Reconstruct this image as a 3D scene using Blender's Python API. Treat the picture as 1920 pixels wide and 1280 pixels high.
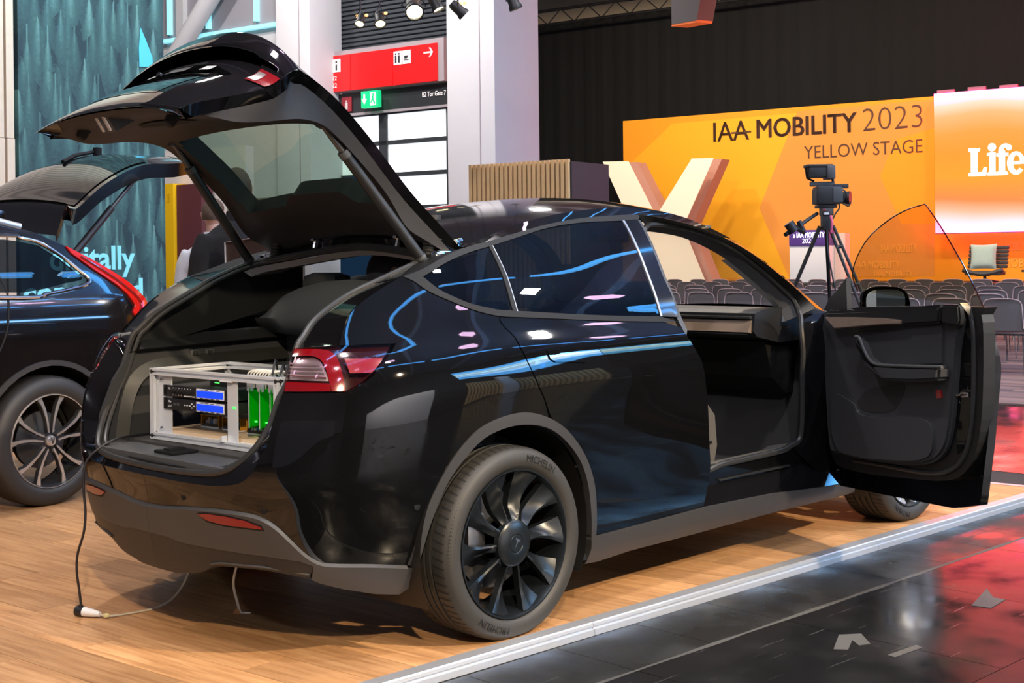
import bpy, bmesh, math, random
import numpy as np
from math import pi, sin, cos, radians
from mathutils import Vector, Matrix, Euler
from mathutils.geometry import delaunay_2d_cdt
for o in list(bpy.data.objects): bpy.data.objects.remove(o)
scn = bpy.context.scene
COL = scn.collection
random.seed(7)
HA = radians(9.5)                                   # the hall's axes against the car's: u away to the stage, v to the left
UX, UY = cos(HA), sin(HA)
def uv(u, v, z=0.0): return Vector((u*UX - v*UY, u*UY + v*UX, z))
# ---------------------------------------------------------------- camera
cam = bpy.data.cameras.new('camera'); camo = bpy.data.objects.new('camera', cam); COL.objects.link(camo)
cam.sensor_width = 36.0; cam.lens = 36.0*2499/1920; cam.shift_y = -155/1920; cam.clip_start = .05; cam.clip_end = 200
YAW = pi/2 - .7833 - pi/2                            # optical axis lies 44.9 degrees left of the car's long axis
camo.matrix_world = Matrix.Translation((-3.403, -4.321, 1.363)) @ Matrix.Rotation(.7833 - pi/2, 4, 'Z') @ Matrix.Rotation(pi/2, 4, 'X') @ Matrix.Rotation(-.011, 4, 'Z')
scn.camera = camo
scn.view_settings.view_transform = 'Standard'; scn.view_settings.look = 'None'
scn.view_settings.exposure = 0.0; scn.view_settings.gamma = 1.0; scn.view_settings.use_curve_mapping = False
w = bpy.data.worlds.new('hall_air'); scn.world = w; w.use_nodes = True
w.node_tree.nodes['Background'].inputs[0].default_value = (.62, .68, .75, 1); w.node_tree.nodes['Background'].inputs[1].default_value = .10
def area(name, loc, target, size, power, col, size_y=None):
    l = bpy.data.lights.new(name, 'AREA'); l.energy = power; l.color = col; l.size = size
    if size_y: l.shape = 'RECTANGLE'; l.size_y = size_y
    o = bpy.data.objects.new(name, l); COL.objects.link(o); o.location = loc
    o.rotation_euler = (Vector(target) - Vector(loc)).to_track_quat('-Z', 'Y').to_euler(); return o
def spot(name, loc, target, power, col, angle=40, blend=.4, r=.12):
    l = bpy.data.lights.new(name, 'SPOT'); l.energy = power; l.color = col; l.spot_size = radians(angle); l.spot_blend = blend; l.shadow_soft_size = r
    o = bpy.data.objects.new(name, l); COL.objects.link(o); o.location = loc
    o.rotation_euler = (Vector(target) - Vector(loc)).to_track_quat('-Z', 'Y').to_euler(); return o
# hall lamps high over the aisles
for i, (u, v) in enumerate([(-6, -5), (0, -8), (8, -7), (8, 1), (18, -4), (18, 6), (-6, 3), (1, 3.4), (6, 9), (19, 13), (9, 13), (-2.5, -3), (4, -3.5), (13, -9), (15, 9)]):
    area('hall_lamp', uv(u, v, 9.0), uv(u, v, 0), .45, 330 if u < 12 else 330, (1.0, .97, .93))
area('gate_fill', uv(8.6, 9.0, 8.0), uv(13, 11, 3.5), .5, 420, (1.0, .95, .95))  # added fill to brighten the gate wall, no fixture seen there
# warm booth spots on the truss behind the photographer and over the car, with added fill spots among them
spot('booth_or_fill_spot', (-4.6, -6.6, 5.2), (-1.9, -1.4, 0), 2700, (1.0, .80, .55), 46, .5, .10)
spot('booth_or_fill_spot', (1.2, -7.6, 5.2), (1.7, -1.1, 0), 3800, (1.0, .78, .52), 44, .5, .10)
spot('booth_or_fill_spot', (4.5, 1.2, 5.4), (3.2, -1.6, 0), 700, (1.0, .84, .62), 50, .5, .12)
spot('booth_or_fill_spot', (-3.0, 1.6, 5.4), (-1.6, .4, 0), 180, (1.0, .88, .72), 55, .5, .15)
spot('booth_or_fill_spot', uv(2.6, 4.2, 6.2), uv(3.4, 6.2, 4.6), 650, (.62, .93, 1.0), 80, .8, .2)
spot('booth_or_fill_spot', uv(3.4, 8.2, 5.5), uv(8, 10.3, 1.4), 700, (1.0, .97, .92), 45, .6, .2)  # fill spot added to brighten the yellow board, no known fixture
spot('booth_or_fill_spot', (-7.0, 1.2, 4.0), (-.3, -.05, 1.05), 300, (.88, .95, 1.0), 20, .5, .15)  # cool fill added to brighten the boot interior, no such fixture known
spot('booth_or_fill_spot', (-3.5, -6.5, 5.0), (2.0, -1.5, .7), 650, (.95, .96, 1.0), 22, .6, .15)
# stage wash
for v in (14, 10, 6, 2, -3, -8): area('stage_wash', uv(22, v, 8.6), uv(28, v, 2.8), .5, 245, (1.0, .84, .60))
area('roof_fill', uv(32, 10, 8.2), uv(33.8, 9, 8.5), .5, 260, (1.0, .85, .6))  # added fill behind the curtain to brighten far wall and roof beam
for u in (-3.0, -.8, 1.4): area('aisle_wall_lamp', uv(u, -9.6, 4.6), uv(u, -12.1, 1.3), .3, 420, (1.0, .96, .93))
area('aisle_wall_lamp', uv(7, -9.4, 4.8), uv(7, -12.1, 1.6), .3, 420, (1.0, .95, .88))
# ---------------------------------------------------------------- materials
MAT = {}
def mat(name, col, rough=.5, metal=0., coat=0., spec=.5, noise=0., nscale=40., bump=0., emit=None, estr=0., rvar=0., cvar=0.):
    m = bpy.data.materials.new(name); m.use_nodes = True; nt = m.node_tree; b = nt.nodes['Principled BSDF']
    b.inputs['Base Color'].default_value = (*col, 1); b.inputs['Roughness'].default_value = rough; b.inputs['Metallic'].default_value = metal
    b.inputs['Coat Weight'].default_value = coat; b.inputs['Coat Roughness'].default_value = .02; b.inputs['Specular IOR Level'].default_value = spec
    if emit: b.inputs['Emission Color'].default_value = (*emit, 1); b.inputs['Emission Strength'].default_value = estr
    if noise or bump or rvar:
        tc = nt.nodes.new('ShaderNodeTexCoord'); n = nt.nodes.new('ShaderNodeTexNoise'); n.inputs['Scale'].default_value = nscale; n.inputs['Detail'].default_value = 5
        nt.links.new(tc.outputs['Object'], n.inputs['Vector'])
        if noise:
            mx = nt.nodes.new('ShaderNodeMix'); mx.data_type = 'RGBA'
            mx.inputs[6].default_value = (*[c*(1-noise) for c in col], 1); mx.inputs[7].default_value = (*[min(1, c*(1+noise)) for c in col], 1)
            nt.links.new(n.outputs[0], mx.inputs[0]); nt.links.new(mx.outputs[2], b.inputs['Base Color'])
        if rvar:
            mr = nt.nodes.new('ShaderNodeMapRange'); mr.inputs[3].default_value = max(0, rough-rvar); mr.inputs[4].default_value = rough+rvar
            nt.links.new(n.outputs[0], mr.inputs[0]); nt.links.new(mr.outputs[0], b.inputs['Roughness'])
        if bump:
            bp = nt.nodes.new('ShaderNodeBump'); bp.inputs['Strength'].default_value = bump; bp.inputs['Distance'].default_value = .01
            nt.links.new(n.outputs[0], bp.inputs['Height']); nt.links.new(bp.outputs[0], b.inputs['Normal'])
    MAT[name] = m; return m
def glass(name, tint, refl=1.0, ior=1.45, base=None):
    m = bpy.data.materials.new(name); m.use_nodes = True; nt = m.node_tree; nt.nodes.remove(nt.nodes['Principled BSDF'])
    t = nt.nodes.new('ShaderNodeBsdfTransparent'); t.inputs[0].default_value = (*tint, 1)
    g = nt.nodes.new('ShaderNodeBsdfGlossy'); g.inputs['Roughness'].default_value = .01
    f0 = ((ior-1)/(ior+1))**2; lw = nt.nodes.new('ShaderNodeLayerWeight'); lw.inputs[0].default_value = .5
    pw = nt.nodes.new('ShaderNodeMath'); pw.operation = 'POWER'; pw.inputs[1].default_value = 4.0; nt.links.new(lw.outputs['Facing'], pw.inputs[0])
    f = nt.nodes.new('ShaderNodeMath'); f.operation = 'MULTIPLY_ADD'; f.inputs[1].default_value = (1-f0)*refl; f.inputs[2].default_value = f0*refl; nt.links.new(pw.outputs[0], f.inputs[0])
    x = nt.nodes.new('ShaderNodeMixShader'); nt.links.new(f.outputs[0], x.inputs[0]); nt.links.new(t.outputs[0], x.inputs[1]); nt.links.new(g.outputs[0], x.inputs[2])
    nt.links.new(x.outputs[0], nt.nodes['Material Output'].inputs[0]); MAT[name] = m; return m
mat('paint', (.0030, .0031, .0035), .03, spec=.5)
mat('gloss_black', (.004, .004, .005), .07, spec=.6)
mat('body_inner', (.006, .006, .006), .5)
mat('cladding', (.034, .033, .034), .48, noise=.12, nscale=300, bump=.05)
mat('trim_black', (.009, .0095, .0105), .55, spec=.16)
mat('lining', (.030, .030, .033), .55, spec=.35)
mat('door_lining', (.034, .035, .038), .5, spec=.4)
mat('seal', (.020, .020, .0205), .42)
mat('rubber', (.027, .025, .022), .60, noise=.15, nscale=60)
mat('rubber_groove', (.008, .008, .008), .8)
mat('wheel_black', (.010, .013, .016), .30, metal=.35, spec=.6)
mat('steel', (.32, .32, .33), .38, metal=1.)
mat('dark_steel', (.10, .10, .105), .45, metal=.8)
mat('chrome', (.75, .76, .78), .08, metal=1.)
mat('alu', (.66, .68, .71), .38, metal=.75, noise=.05, nscale=80)
mat('alu_rack', (.70, .73, .78), .36, metal=.35)
mat('fabric_dark', (.018, .019, .022), .85, noise=.2, nscale=250, bump=.1)
mat('carpet_dark', (.030, .029, .029), .95, noise=.3, nscale=400, bump=.2)
mat('plastic_dark', (.011, .0115, .013), .45, bump=.05, nscale=500)
mat('plastic_grey', (.055, .058, .062), .5, bump=.05, nscale=500)
mat('plastic_taupe', (.013, .0125, .0115), .45)
mat('seat_shield', (.075, .070, .062), .6)
mat('dash_wood', (.22, .165, .125), .42, noise=.15, nscale=18)
mat('headliner', (.055, .055, .058), .85)
mat('white_trim', (.45, .46, .47), .45)
mat('lens_red', (.24, .004, .008), .10, coat=1.)
mat('lens_dark', (.03, .004, .005), .12, coat=1.)
mat('reflector_red', (.17, .0012, .006), .2, coat=.3, noise=.15, nscale=120)
mat('lamp_silver', (.55, .50, .50), .22, metal=.8)
glass('lens_clear', (.80, .74, .75), ior=1.5)
glass('window_dark', (.055, .065, .065), ior=1.52)
glass('window_left', (.42, .44, .44), ior=1.45)
glass('window_rear', (.34, .46, .37), ior=1.45)
glass('window_door', (.74, .66, .50), ior=1.35)
glass('windshield', (.93, .93, .90), ior=1.2)
mat('mirror_glass', (.72, .80, .80), .02, metal=1.)
mat('white_plastic', (.70, .71, .74), .4)
mat('cable_black', (.010, .010, .014), .45)
mat('cable_beige', (.42, .38, .30), .5)
mat('cable_white', (.75, .72, .66), .5)
mat('brown_tape', (.38, .17, .06), .5)
mat('yellow_tape', (.62, .56, .28), .45)
# ---------------------------------------------------------------- mesh helpers
def new_obj(name, verts, faces, m=None, parent=None, smooth=False, normals=None, mats=None, fmat=None):
    me = bpy.data.meshes.new(name); me.from_pydata([tuple(v) for v in verts], [], [tuple(f) for f in faces])
    for k in (mats or [m]):
        if k: me.materials.append(MAT[k] if isinstance(k, str) else k)
    if fmat is not None: me.polygons.foreach_set('material_index', fmat)
    if smooth or normals is not None: me.polygons.foreach_set('use_smooth', [True]*len(me.polygons))
    me.update()
    if normals is not None: me.normals_split_custom_set_from_vertices([tuple(n) for n in normals])
    o = bpy.data.objects.new(name, me); COL.objects.link(o)
    if parent: o.parent = parent
    return o
class MB:
    """collects simple solids into one mesh"""
    def __init__(s): s.v = []; s.f = []; s.sm = []
    def add(s, V, F, smooth=False, M=None):
        b = len(s.v)
        s.v += [tuple(M @ Vector(p)) for p in V] if M is not None else [tuple(p) for p in V]
        s.f += [tuple(i+b for i in f) for f in F]; s.sm += [smooth]*len(F); return s
    def box(s, c, d, M=None, bev=0.):
        hx, hy, hz = d[0]/2, d[1]/2, d[2]/2
        if bev <= 0:
            V = [(c[0]+x*hx, c[1]+y*hy, c[2]+z*hz) for x in (-1, 1) for y in (-1, 1) for z in (-1, 1)]
            F = [(0,1,3,2),(4,6,7,5),(0,4,5,1),(2,3,7,6),(0,2,6,4),(1,5,7,3)]
            return s.add(V, F, False, M)
        bev = min(bev, hx*.95, hy*.95, hz*.95)
        bm = bmesh.new(); bmesh.ops.create_cube(bm, size=1)
        for v in bm.verts: v.co = Vector((c[0]+v.co.x*d[0], c[1]+v.co.y*d[1], c[2]+v.co.z*d[2]))
        bmesh.ops.bevel(bm, geom=bm.edges[:], offset=bev, segments=2, affect='EDGES', profile=.6)
        bm.verts.index_update(); V = [v.co.copy() for v in bm.verts]; F = [[v.index for v in f.verts] for f in bm.faces]; bm.free()
        return s.add(V, F, True, M)
    def tube(s, pts, r, n=8, closed=False, M=None, cap=True):
        pts = [Vector(p) for p in pts]; k = len(pts); rr = r if hasattr(r, '__len__') else [r]*k; V = []; F = []
        up = Vector((0, 0, 1)); prev = None
        for i, p in enumerate(pts):
            a = pts[(i-1) % k] if (closed or i > 0) else p; b = pts[(i+1) % k] if (closed or i < k-1) else p
            t = (b-a).normalized()
            if prev is None:
                q = t.cross(up); 
                if q.length < .1: q = t.cross(Vector((1, 0, 0)))
                q.normalize()
            else:
                q = (prev - t*prev.dot(t)); q.normalize()
            prev = q; w2 = t.cross(q)
            for j in range(n):
                a2 = 2*pi*j/n; V.append(p + q*(cos(a2)*rr[i]) + w2*(sin(a2)*rr[i]))
        for i in range(k if closed else k-1):
            for j in range(n):
                F.append((i*n+j, i*n+(j+1) % n, ((i+1) % k)*n+(j+1) % n, ((i+1) % k)*n+j))
        if cap and not closed: F += [tuple(range(n))[::-1], tuple(range((k-1)*n, k*n))]
        return s.add(V, F, True, M)
    def cyl(s, a, b, r, n=16, r2=None, M=None): return s.tube([a, b], [r, r if r2 is None else r2], n, False, M)
    def lathe(s, prof, n=32, M=None, a0=0., a1=2*pi):
        """prof: (radius, height) about local z"""
        full = abs(a1-a0-2*pi) < 1e-6; m = n if full else n+1; V = []; F = []
        for i in range(m):
            a = a0+(a1-a0)*i/n
            V += [(r*cos(a), r*sin(a), h) for r, h in prof]
        k = len(prof)
        for i in range(n):
            for j in range(k-1):
                F.append((i*k+j, ((i+1) % m)*k+j, ((i+1) % m)*k+j+1, i*k+j+1))
        return s.add(V, F, True, M)
    def prism(s, poly, h0, h1, M=None):
        """poly in local xy, extruded along z"""
        n = len(poly); V = [(p[0], p[1], h0) for p in poly]+[(p[0], p[1], h1) for p in poly]
        F = [tuple(range(n))[::-1], tuple(range(n, 2*n))]+[(i, (i+1) % n, n+(i+1) % n, n+i) for i in range(n)]
        return s.add(V, F, False, M)
    def build(s, name, m, parent=None):
        o = new_obj(name, s.v, s.f, m, parent); o.data.polygons.foreach_set('use_smooth', s.sm)
        if any(s.sm) and not all(s.sm) or any(s.sm): 
            try: o.data.set_sharp_from_angle(angle=radians(40))
            except Exception: pass
        return o
def frame(o, x, y, z=None):
    """matrix with origin o and axes x, y (z = x cross y)"""
    x = Vector(x).normalized(); y = Vector(y); z = x.cross(y).normalized(); y = z.cross(x)
    m = Matrix((x, y, z)).transposed().to_4x4(); m.translation = Vector(o); return m
UVM = Matrix.Rotation(HA, 4, 'Z')                     # hall frame: local x = u, y = v
def spl(pts, n=6, closed=False):
    """Catmull-Rom through the points"""
    P = [np.array(p, float) for p in pts]; k = len(P); out = []
    if k < 3: return [tuple(p) for p in P]
    for i in range(k if closed else k-1):
        p1, p2 = P[i], P[(i+1) % k]
        p0 = P[(i-1) % k] if (closed or i > 0) else 2*p1-p2; p3 = P[(i+2) % k] if (closed or i < k-2) else 2*p2-p1
        for j in range(n):
            t = j/n; out.append(tuple(.5*((2*p1)+(-p0+p2)*t+(2*p0-5*p1+4*p2-p3)*t*t+(-p0+3*p1-3*p2+p3)*t**3)))
    if not closed: out.append(tuple(P[-1]))
    return out
def tag(o, label=None, cat=None, group=None, kind=None):
    if label: o['label'] = label
    if cat: o['category'] = cat
    if group: o['group'] = group
    if kind: o['kind'] = kind
    return o
def empty(name, loc=(0, 0, 0), rz=0.):
    o = bpy.data.objects.new(name, None); COL.objects.link(o); o.location = loc; o.rotation_euler = (0, 0, rz); o.empty_display_size = .1; return o
def copy_tree(o, parent=None):
    c = o.copy(); COL.objects.link(c); c.parent = parent
    for ch in list(o.children): copy_tree(ch, c)
    return c
def text(name, s, m, size, M, parent=None, bold=0., depth=.004, align='LEFT', sx=1., space=1.):
    cu = bpy.data.curves.new(name, 'FONT'); cu.body = s; cu.size = size; cu.align_x = align; cu.offset = bold; cu.extrude = depth; cu.resolution_u = 3; cu.space_character = space
    o = bpy.data.objects.new(name, cu); COL.objects.link(o)
    dg = bpy.context.evaluated_depsgraph_get(); me = bpy.data.meshes.new_from_object(o.evaluated_get(dg)); bpy.data.objects.remove(o)
    me.name = name; me.materials.clear(); me.materials.append(MAT[m])
    me.transform(M @ Matrix.Diagonal((sx, 1, 1, 1)))
    t = bpy.data.objects.new(name, me); COL.objects.link(t)
    if parent: t.parent = parent
    return t
# ================================================================ THE HALL
def wood_mat(name, cols):
    m = bpy.data.materials.new(name); m.use_nodes = True; nt = m.node_tree; b = nt.nodes['Principled BSDF']; L = nt.links
    tc = nt.nodes.new('ShaderNodeTexCoord'); oi = nt.nodes.new('ShaderNodeObjectInfo')
    ad = nt.nodes.new('ShaderNodeVectorMath'); ad.operation = 'MULTIPLY_ADD'; cb = nt.nodes.new('ShaderNodeCombineXYZ')
    L.new(oi.outputs['Random'], cb.inputs[0]); L.new(oi.outputs['Random'], cb.inputs[1]); L.new(cb.outputs[0], ad.inputs[0]); ad.inputs[1].default_value = (37, 91, 0); L.new(tc.outputs['Object'], ad.inputs[2])
    mp = nt.nodes.new('ShaderNodeMapping'); mp.inputs['Scale'].default_value = (26, 1.6, 8); L.new(ad.outputs[0], mp.inputs[0])
    n = nt.nodes.new('ShaderNodeTexNoise'); n.inputs['Scale'].default_value = 1.6; n.inputs['Detail'].default_value = 7; n.inputs['Roughness'].default_value = .62; n.inputs['Distortion'].default_value = .6; L.new(mp.outputs[0], n.inputs[0])
    n2 = nt.nodes.new('ShaderNodeTexNoise'); n2.inputs['Scale'].default_value = 2.2; n2.inputs['Detail'].default_value = 2; L.new(ad.outputs[0], n2.inputs[0])
    r = nt.nodes.new('ShaderNodeValToRGB'); e = r.color_ramp.elements
    e[0].position = .30; e[0].color = (*cols[0], 1); e[1].position = .72; e[1].color = (*cols[2], 1); x = e.new(.5); x.color = (*cols[1], 1); L.new(n.outputs[0], r.inputs[0])
    hv = nt.nodes.new('ShaderNodeHueSaturation'); mr = nt.nodes.new('ShaderNodeMapRange'); mr.inputs[3].default_value = .78; mr.inputs[4].default_value = 1.22; L.new(oi.outputs['Random'], mr.inputs[0])
    mu = nt.nodes.new('ShaderNodeMath'); mu.operation = 'MULTIPLY'; mr2 = nt.nodes.new('ShaderNodeMapRange'); mr2.inputs[3].default_value = .85; mr2.inputs[4].default_value = 1.15; L.new(n2.outputs[0], mr2.inputs[0])
    L.new(mr.outputs[0], mu.inputs[0]); L.new(mr2.outputs[0], mu.inputs[1]); L.new(mu.outputs[0], hv.inputs['Value']); L.new(r.outputs[0], hv.inputs['Color']); L.new(hv.outputs[0], b.inputs['Base Color'])
    b.inputs['Roughness'].default_value = .42; b.inputs['Specular IOR Level'].default_value = .35
    bp = nt.nodes.new('ShaderNodeBump'); bp.inputs['Strength'].default_value = .08; bp.inputs['Distance'].default_value = .004; L.new(n.outputs[0], bp.inputs['Height']); L.new(bp.outputs[0], b.inputs['Normal'])
    MAT[name] = m
wood_mat('oak', [(.30, .145, .058), (.44, .232, .102), (.55, .32, .155)])
mat('joint', (.09, .05, .025), .8)
def tile_mat(name, base, rough, spec=.5):
    m = mat(name, base, rough, spec=spec); nt = m.node_tree; b = nt.nodes['Principled BSDF']; L = nt.links
    tc = nt.nodes.new('ShaderNodeTexCoord'); g = nt.nodes.new('ShaderNodeNewGeometry')
    n = nt.nodes.new('ShaderNodeTexNoise'); n.inputs['Scale'].default_value = 3.5; n.inputs['Detail'].default_value = 6; L.new(g.outputs['Position'], n.inputs[0])
    mp = nt.nodes.new('ShaderNodeMapping'); mp.inputs['Rotation'].default_value = (0, 0, .6); mp.inputs['Scale'].default_value = (2.2, 40, 1); L.new(g.outputs['Position'], mp.inputs[0])
    s = nt.nodes.new('ShaderNodeTexNoise'); s.inputs['Scale'].default_value = 1.0; s.inputs['Detail'].default_value = 3; L.new(mp.outputs[0], s.inputs[0])
    rs = nt.nodes.new('ShaderNodeValToRGB'); rs.color_ramp.elements[0].position = .66; rs.color_ramp.elements[1].position = .74; L.new(s.outputs[0], rs.inputs[0])
    mr = nt.nodes.new('ShaderNodeMapRange'); mr.inputs[1].default_value = .35; mr.inputs[2].default_value = .7; mr.inputs[3].default_value = rough*.6; mr.inputs[4].default_value = rough*1.7; L.new(n.outputs[0], mr.inputs[0])
    a = nt.nodes.new('ShaderNodeMath'); a.operation = 'MULTIPLY_ADD'; a.inputs[1].default_value = .25; L.new(rs.outputs[0], a.inputs[0]); L.new(mr.outputs[0], a.inputs[2]); L.new(a.outputs[0], b.inputs['Roughness'])
    mx = nt.nodes.new('ShaderNodeMix'); mx.data_type = 'RGBA'; mx.inputs[6].default_value = (*base, 1); mx.inputs[7].default_value = (*[c*2.2+.012 for c in base], 1); L.new(rs.outputs[0], mx.inputs[0]); L.new(mx.outputs[2], b.inputs['Base Color'])
    bp = nt.nodes.new('ShaderNodeBump'); bp.inputs['Strength'].default_value = .10; bp.inputs['Distance'].default_value = .006; L.new(n.outputs[0], bp.inputs['Height']); L.new(bp.outputs[0], b.inputs['Normal'])
tile_mat('black_tile', (.008, .008, .009), .17, .38)
tile_mat('black_tile_dull', (.016, .016, .0155), .34, .4)
mat('scuff', (.045, .044, .041), .7, noise=.5, nscale=120)
mat('tape_grey', (.032, .032, .031), .6, noise=.4, nscale=60)
mat('wall_white', (.62, .60, .61), .75, noise=.03, nscale=3)
mat('wall_pink', (.66, .58, .55), .8)
mat('wall_grey', (.20, .20, .22), .8)
mat('wall_dark', (.05, .05, .055), .8)
mat('ceiling_grey', (.30, .30, .30), .9, noise=.1, nscale=1)
mat('beige', (.72, .58, .42), .8)
mat('shutter', (.045, .052, .060), .55)
mat('frame_dark', (.03, .034, .038), .5)
mat('sign_red', (.72, .010, .012), .35, emit=(.9, .012, .012), estr=.25)
mat('sign_white', (.85, .80, .78), .5, emit=(1, .9, .88), estr=.25)
mat('sign_green', (.0, .42, .14), .35, emit=(.02, .8, .30), estr=.6)
mat('sign_dark', (.02, .022, .025), .5)
mat('alu_frame', (.42, .36, .38), .5, metal=.3)
mat('daylight', (.8, .85, .88), .4, emit=(.90, .96, 1.0), estr=.95)
mat('teal_tube', (.3, .7, .75), .3, emit=(.30, .74, .86), estr=.85)
mat('blue_tube', (.1, .4, .8), .3, emit=(.10, .45, 1.0), estr=11)
mat('cool_tube', (.8, .9, 1), .3, emit=(.45, .80, 1.0), estr=9)
mat('pink_tube', (.8, .6, .9), .3, emit=(1.0, .62, .95), estr=16)
mat('lamp_hot', (1, .9, .6), .3, emit=(1.0, .86, .50), estr=5)
mat('lamp_amber', (.9, .5, .2), .3, emit=(1.0, .50, .16), estr=1.5)
mat('lamp_body', (.013, .013, .015), .45)
mat('slat_wood', (.74, .48, .23), .55, noise=.12, nscale=12)
mat('slat_wood_pale', (.70, .56, .42), .55, noise=.08, nscale=12)
mat('slat_back', (.018, .015, .012), .8)
mat('box_dark', (.034, .033, .038), .6)
mat('yellow', (.95, .52, .005), .5)
mat('maroon', (.105, .020, .025), .7)
mat('blue_paint', (.02, .10, .22), .6)

# ---- wooden platform: a slab with planks of its own
FA = radians(6.0); FX = (cos(FA), sin(FA)); FY = (-sin(FA), cos(FA))
def fl(a, b, z=0.): return Vector((a*FX[0]+b*FY[0], a*FX[1]+b*FY[1], z))
E0 = np.array([-6.0, -.821]); E1 = np.array([4.215, -1.039]); ED = (E1-E0)/np.linalg.norm(E1-E0); EN = np.array([ED[1], -ED[0]])   # right-hand edge of the platform
FE = [(4.215, -1.039), (4.19-.1249*8, -.76+.9*0+8*.99)]                        # far end of the platform
plat = [(-6.0, -.821), (4.215, -1.039), (2.9, 9.2), (-8.5, 7.2), (-8.5, -.7676)]
m = MB(); m.prism(plat, -.044, -.003); floor = tag(m.build('floor', 'joint'), kind='structure')
def inside(p, poly):
    c = False; n = len(poly)
    for i in range(n):
        (x1, y1), (x2, y2) = poly[i], poly[(i+1) % n]
        if (y1 > p[1]) != (y2 > p[1]) and p[0] < (x2-x1)*(p[1]-y1)/(y2-y1)+x1: c = not c
    return c
def clip_poly(poly, clip):
    """Sutherland-Hodgman against a convex counter-clockwise polygon"""
    out = list(poly)
    for i in range(len(clip)):
        (ax, ay), (bx, by) = clip[i], clip[(i+1) % len(clip)]; src = out; out = []
        f = lambda p: (bx-ax)*(p[1]-ay)-(by-ay)*(p[0]-ax)
        for j in range(len(src)):
            p, q = src[j], src[(j+1) % len(src)]; fp, fq = f(p), f(q)
            if fp >= 0: out.append(p)
            if fp*fq < 0: t = fp/(fp-fq); out.append((p[0]+(q[0]-p[0])*t, p[1]+(q[1]-p[1])*t))
        if not out: return []
    return out
PW, PL = .19, 1.25
rest = MB(); full = None; npl = 0
CV = Vector((-3.4, -4.3)); 
for i in range(-34, 40):
    a0 = i*PW; off0 = (i*.47 % 1.0)*PL
    for j in range(-6, 9):
        b0 = off0+j*PL; g = .0011
        c4 = [fl(a0+g, b0+g), fl(a0+PW-g, b0+g), fl(a0+PW-g, b0+PL-g), fl(a0+g, b0+PL-g)]
        cc = fl(a0+PW/2, b0+PL/2)
        near = -3.3 < cc.x < 4.6 and cc.y < 4.6 and (cc.x+3.4)*.7055-(cc.y+4.3)*.7087 > -.45*((cc.x+3.4)*.7087+(cc.y+4.3)*.7055)-.5 and (cc.x > -2.6 or cc.y > -1)
        ins = all(inside((p.x, p.y), plat) for p in c4)
        if ins and near and npl < 295:
            if full is None:
                q = MB(); q.box((0, 0, -.0035), (PW-2*g, PL-2*g, .007)); full = q.build('floor_plank', 'oak', floor); o = full
            else: o = full.copy(); COL.objects.link(o); o.parent = floor
            o.location = (cc.x, cc.y, 0); o.rotation_euler = (0, 0, FA); npl += 1
        else:
            pc = clip_poly([(p.x, p.y) for p in c4], plat)
            if len(pc) > 2:
                if near and npl < 295:
                    q = MB(); q.prism([((x-cc.x)*FX[0]+(y-cc.y)*FX[1], (x-cc.x)*FY[0]+(y-cc.y)*FY[1]) for x, y in pc], -.007, 0); o = q.build('floor_plank', 'oak', floor)
                    o.location = (cc.x, cc.y, 0); o.rotation_euler = (0, 0, FA); npl += 1
                else: rest.prism(pc, -.007, 0)
tag(rest.build('planks_further_back', 'oak', floor), kind='stuff')
# ---- aluminium edge of the platform: two lengths meeting end to end
def edge_strip(name, t0, t1, par=None):
    prof = [(-.004, -.0445), (-.004, .003), (.052, .003), (.058, -.001), (.060, -.012), (.054, -.014), (.054, -.021), (.064, -.023), (.066, -.0445)]
    V = []; F = []
    for t in (t0, t1):
        p = E0+ED*t
        for a, z in prof: q = p+EN*a; V.append((q[0], q[1], z))
    n = len(prof)
    for i in range(n): F.append((i, (i+1) % n, n+(i+1) % n, n+i))
    F += [tuple(range(n))[::-1], tuple(range(n, 2*n))]
    return new_obj(name, V, F, 'alu', par)
TJ = 6.0+.33
s0 = edge_strip('trim_1', -1.5, TJ-.0012); tag(s0, kind='structure')
s1 = edge_strip('trim_2', TJ+.0012, TJ+2.0-.0012); tag(s1, kind='structure')
s2 = edge_strip('trim_3', TJ+2.0+.0012, 10.22); tag(s2, kind='structure')
m = MB(); a = Vector((4.225, -1.09, -.02)); b = Vector((2.93, 9.2, -.02)); d = (b-a).normalized(); nn = Vector((d.y, -d.x, 0))
m.prism([(a+nn*-.0).to_2d()[:], (a+nn*.05).to_2d()[:], (b+nn*.05).to_2d()[:], b.to_2d()[:]], -.0445, .002); tag(m.build('trim_4', 'alu'), kind='structure')
# ---- black tiled hall floor
bx = [(-12, -16), (34, -16), (34, 16), (-12, 16)]
m = MB(); m.prism(bx, -.20, -.0475); floor2 = tag(m.build('floor_2', 'rubber_groove'), kind='structure')
TA = radians(-.9); TX = (cos(TA), sin(TA)); TY = (-sin(TA), cos(TA))
def tl(a, b): return (a*TX[0]+b*TY[0], a*TX[1]+b*TY[1])
tp = {}
def tile(a0, a1, b0, b1, mt):
    g = .0016; k = (round(a1-a0, 3), round(b1-b0, 3), mt)
    cx, cy = tl((a0+a1)/2, (b0+b1)/2)
    if k not in tp:
        q = MB(); q.box((0, 0, -.0015), (a1-a0-2*g, b1-b0-2*g, .003)); o = q.build('floor_tile', mt, floor2); tp[k] = o
    else: o = tp[k].copy(); COL.objects.link(o); o.parent = floor2
    o.location = (cx, cy, -.045); o.rotation_euler = (0, 0, TA)
T = .437; X0 = .583-.018; nt_ = 0
far = MB()
for i in range(-8, 60):
    a0 = X0+i*T
    if -1.4 < a0 < 9: tile(a0, a0+T, -1.395, -1.02, 'black_tile_dull')
    else: far.box((*tl(a0+T/2, -1.2075), -.0465), (T-.003, .372, .003), None)
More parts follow.
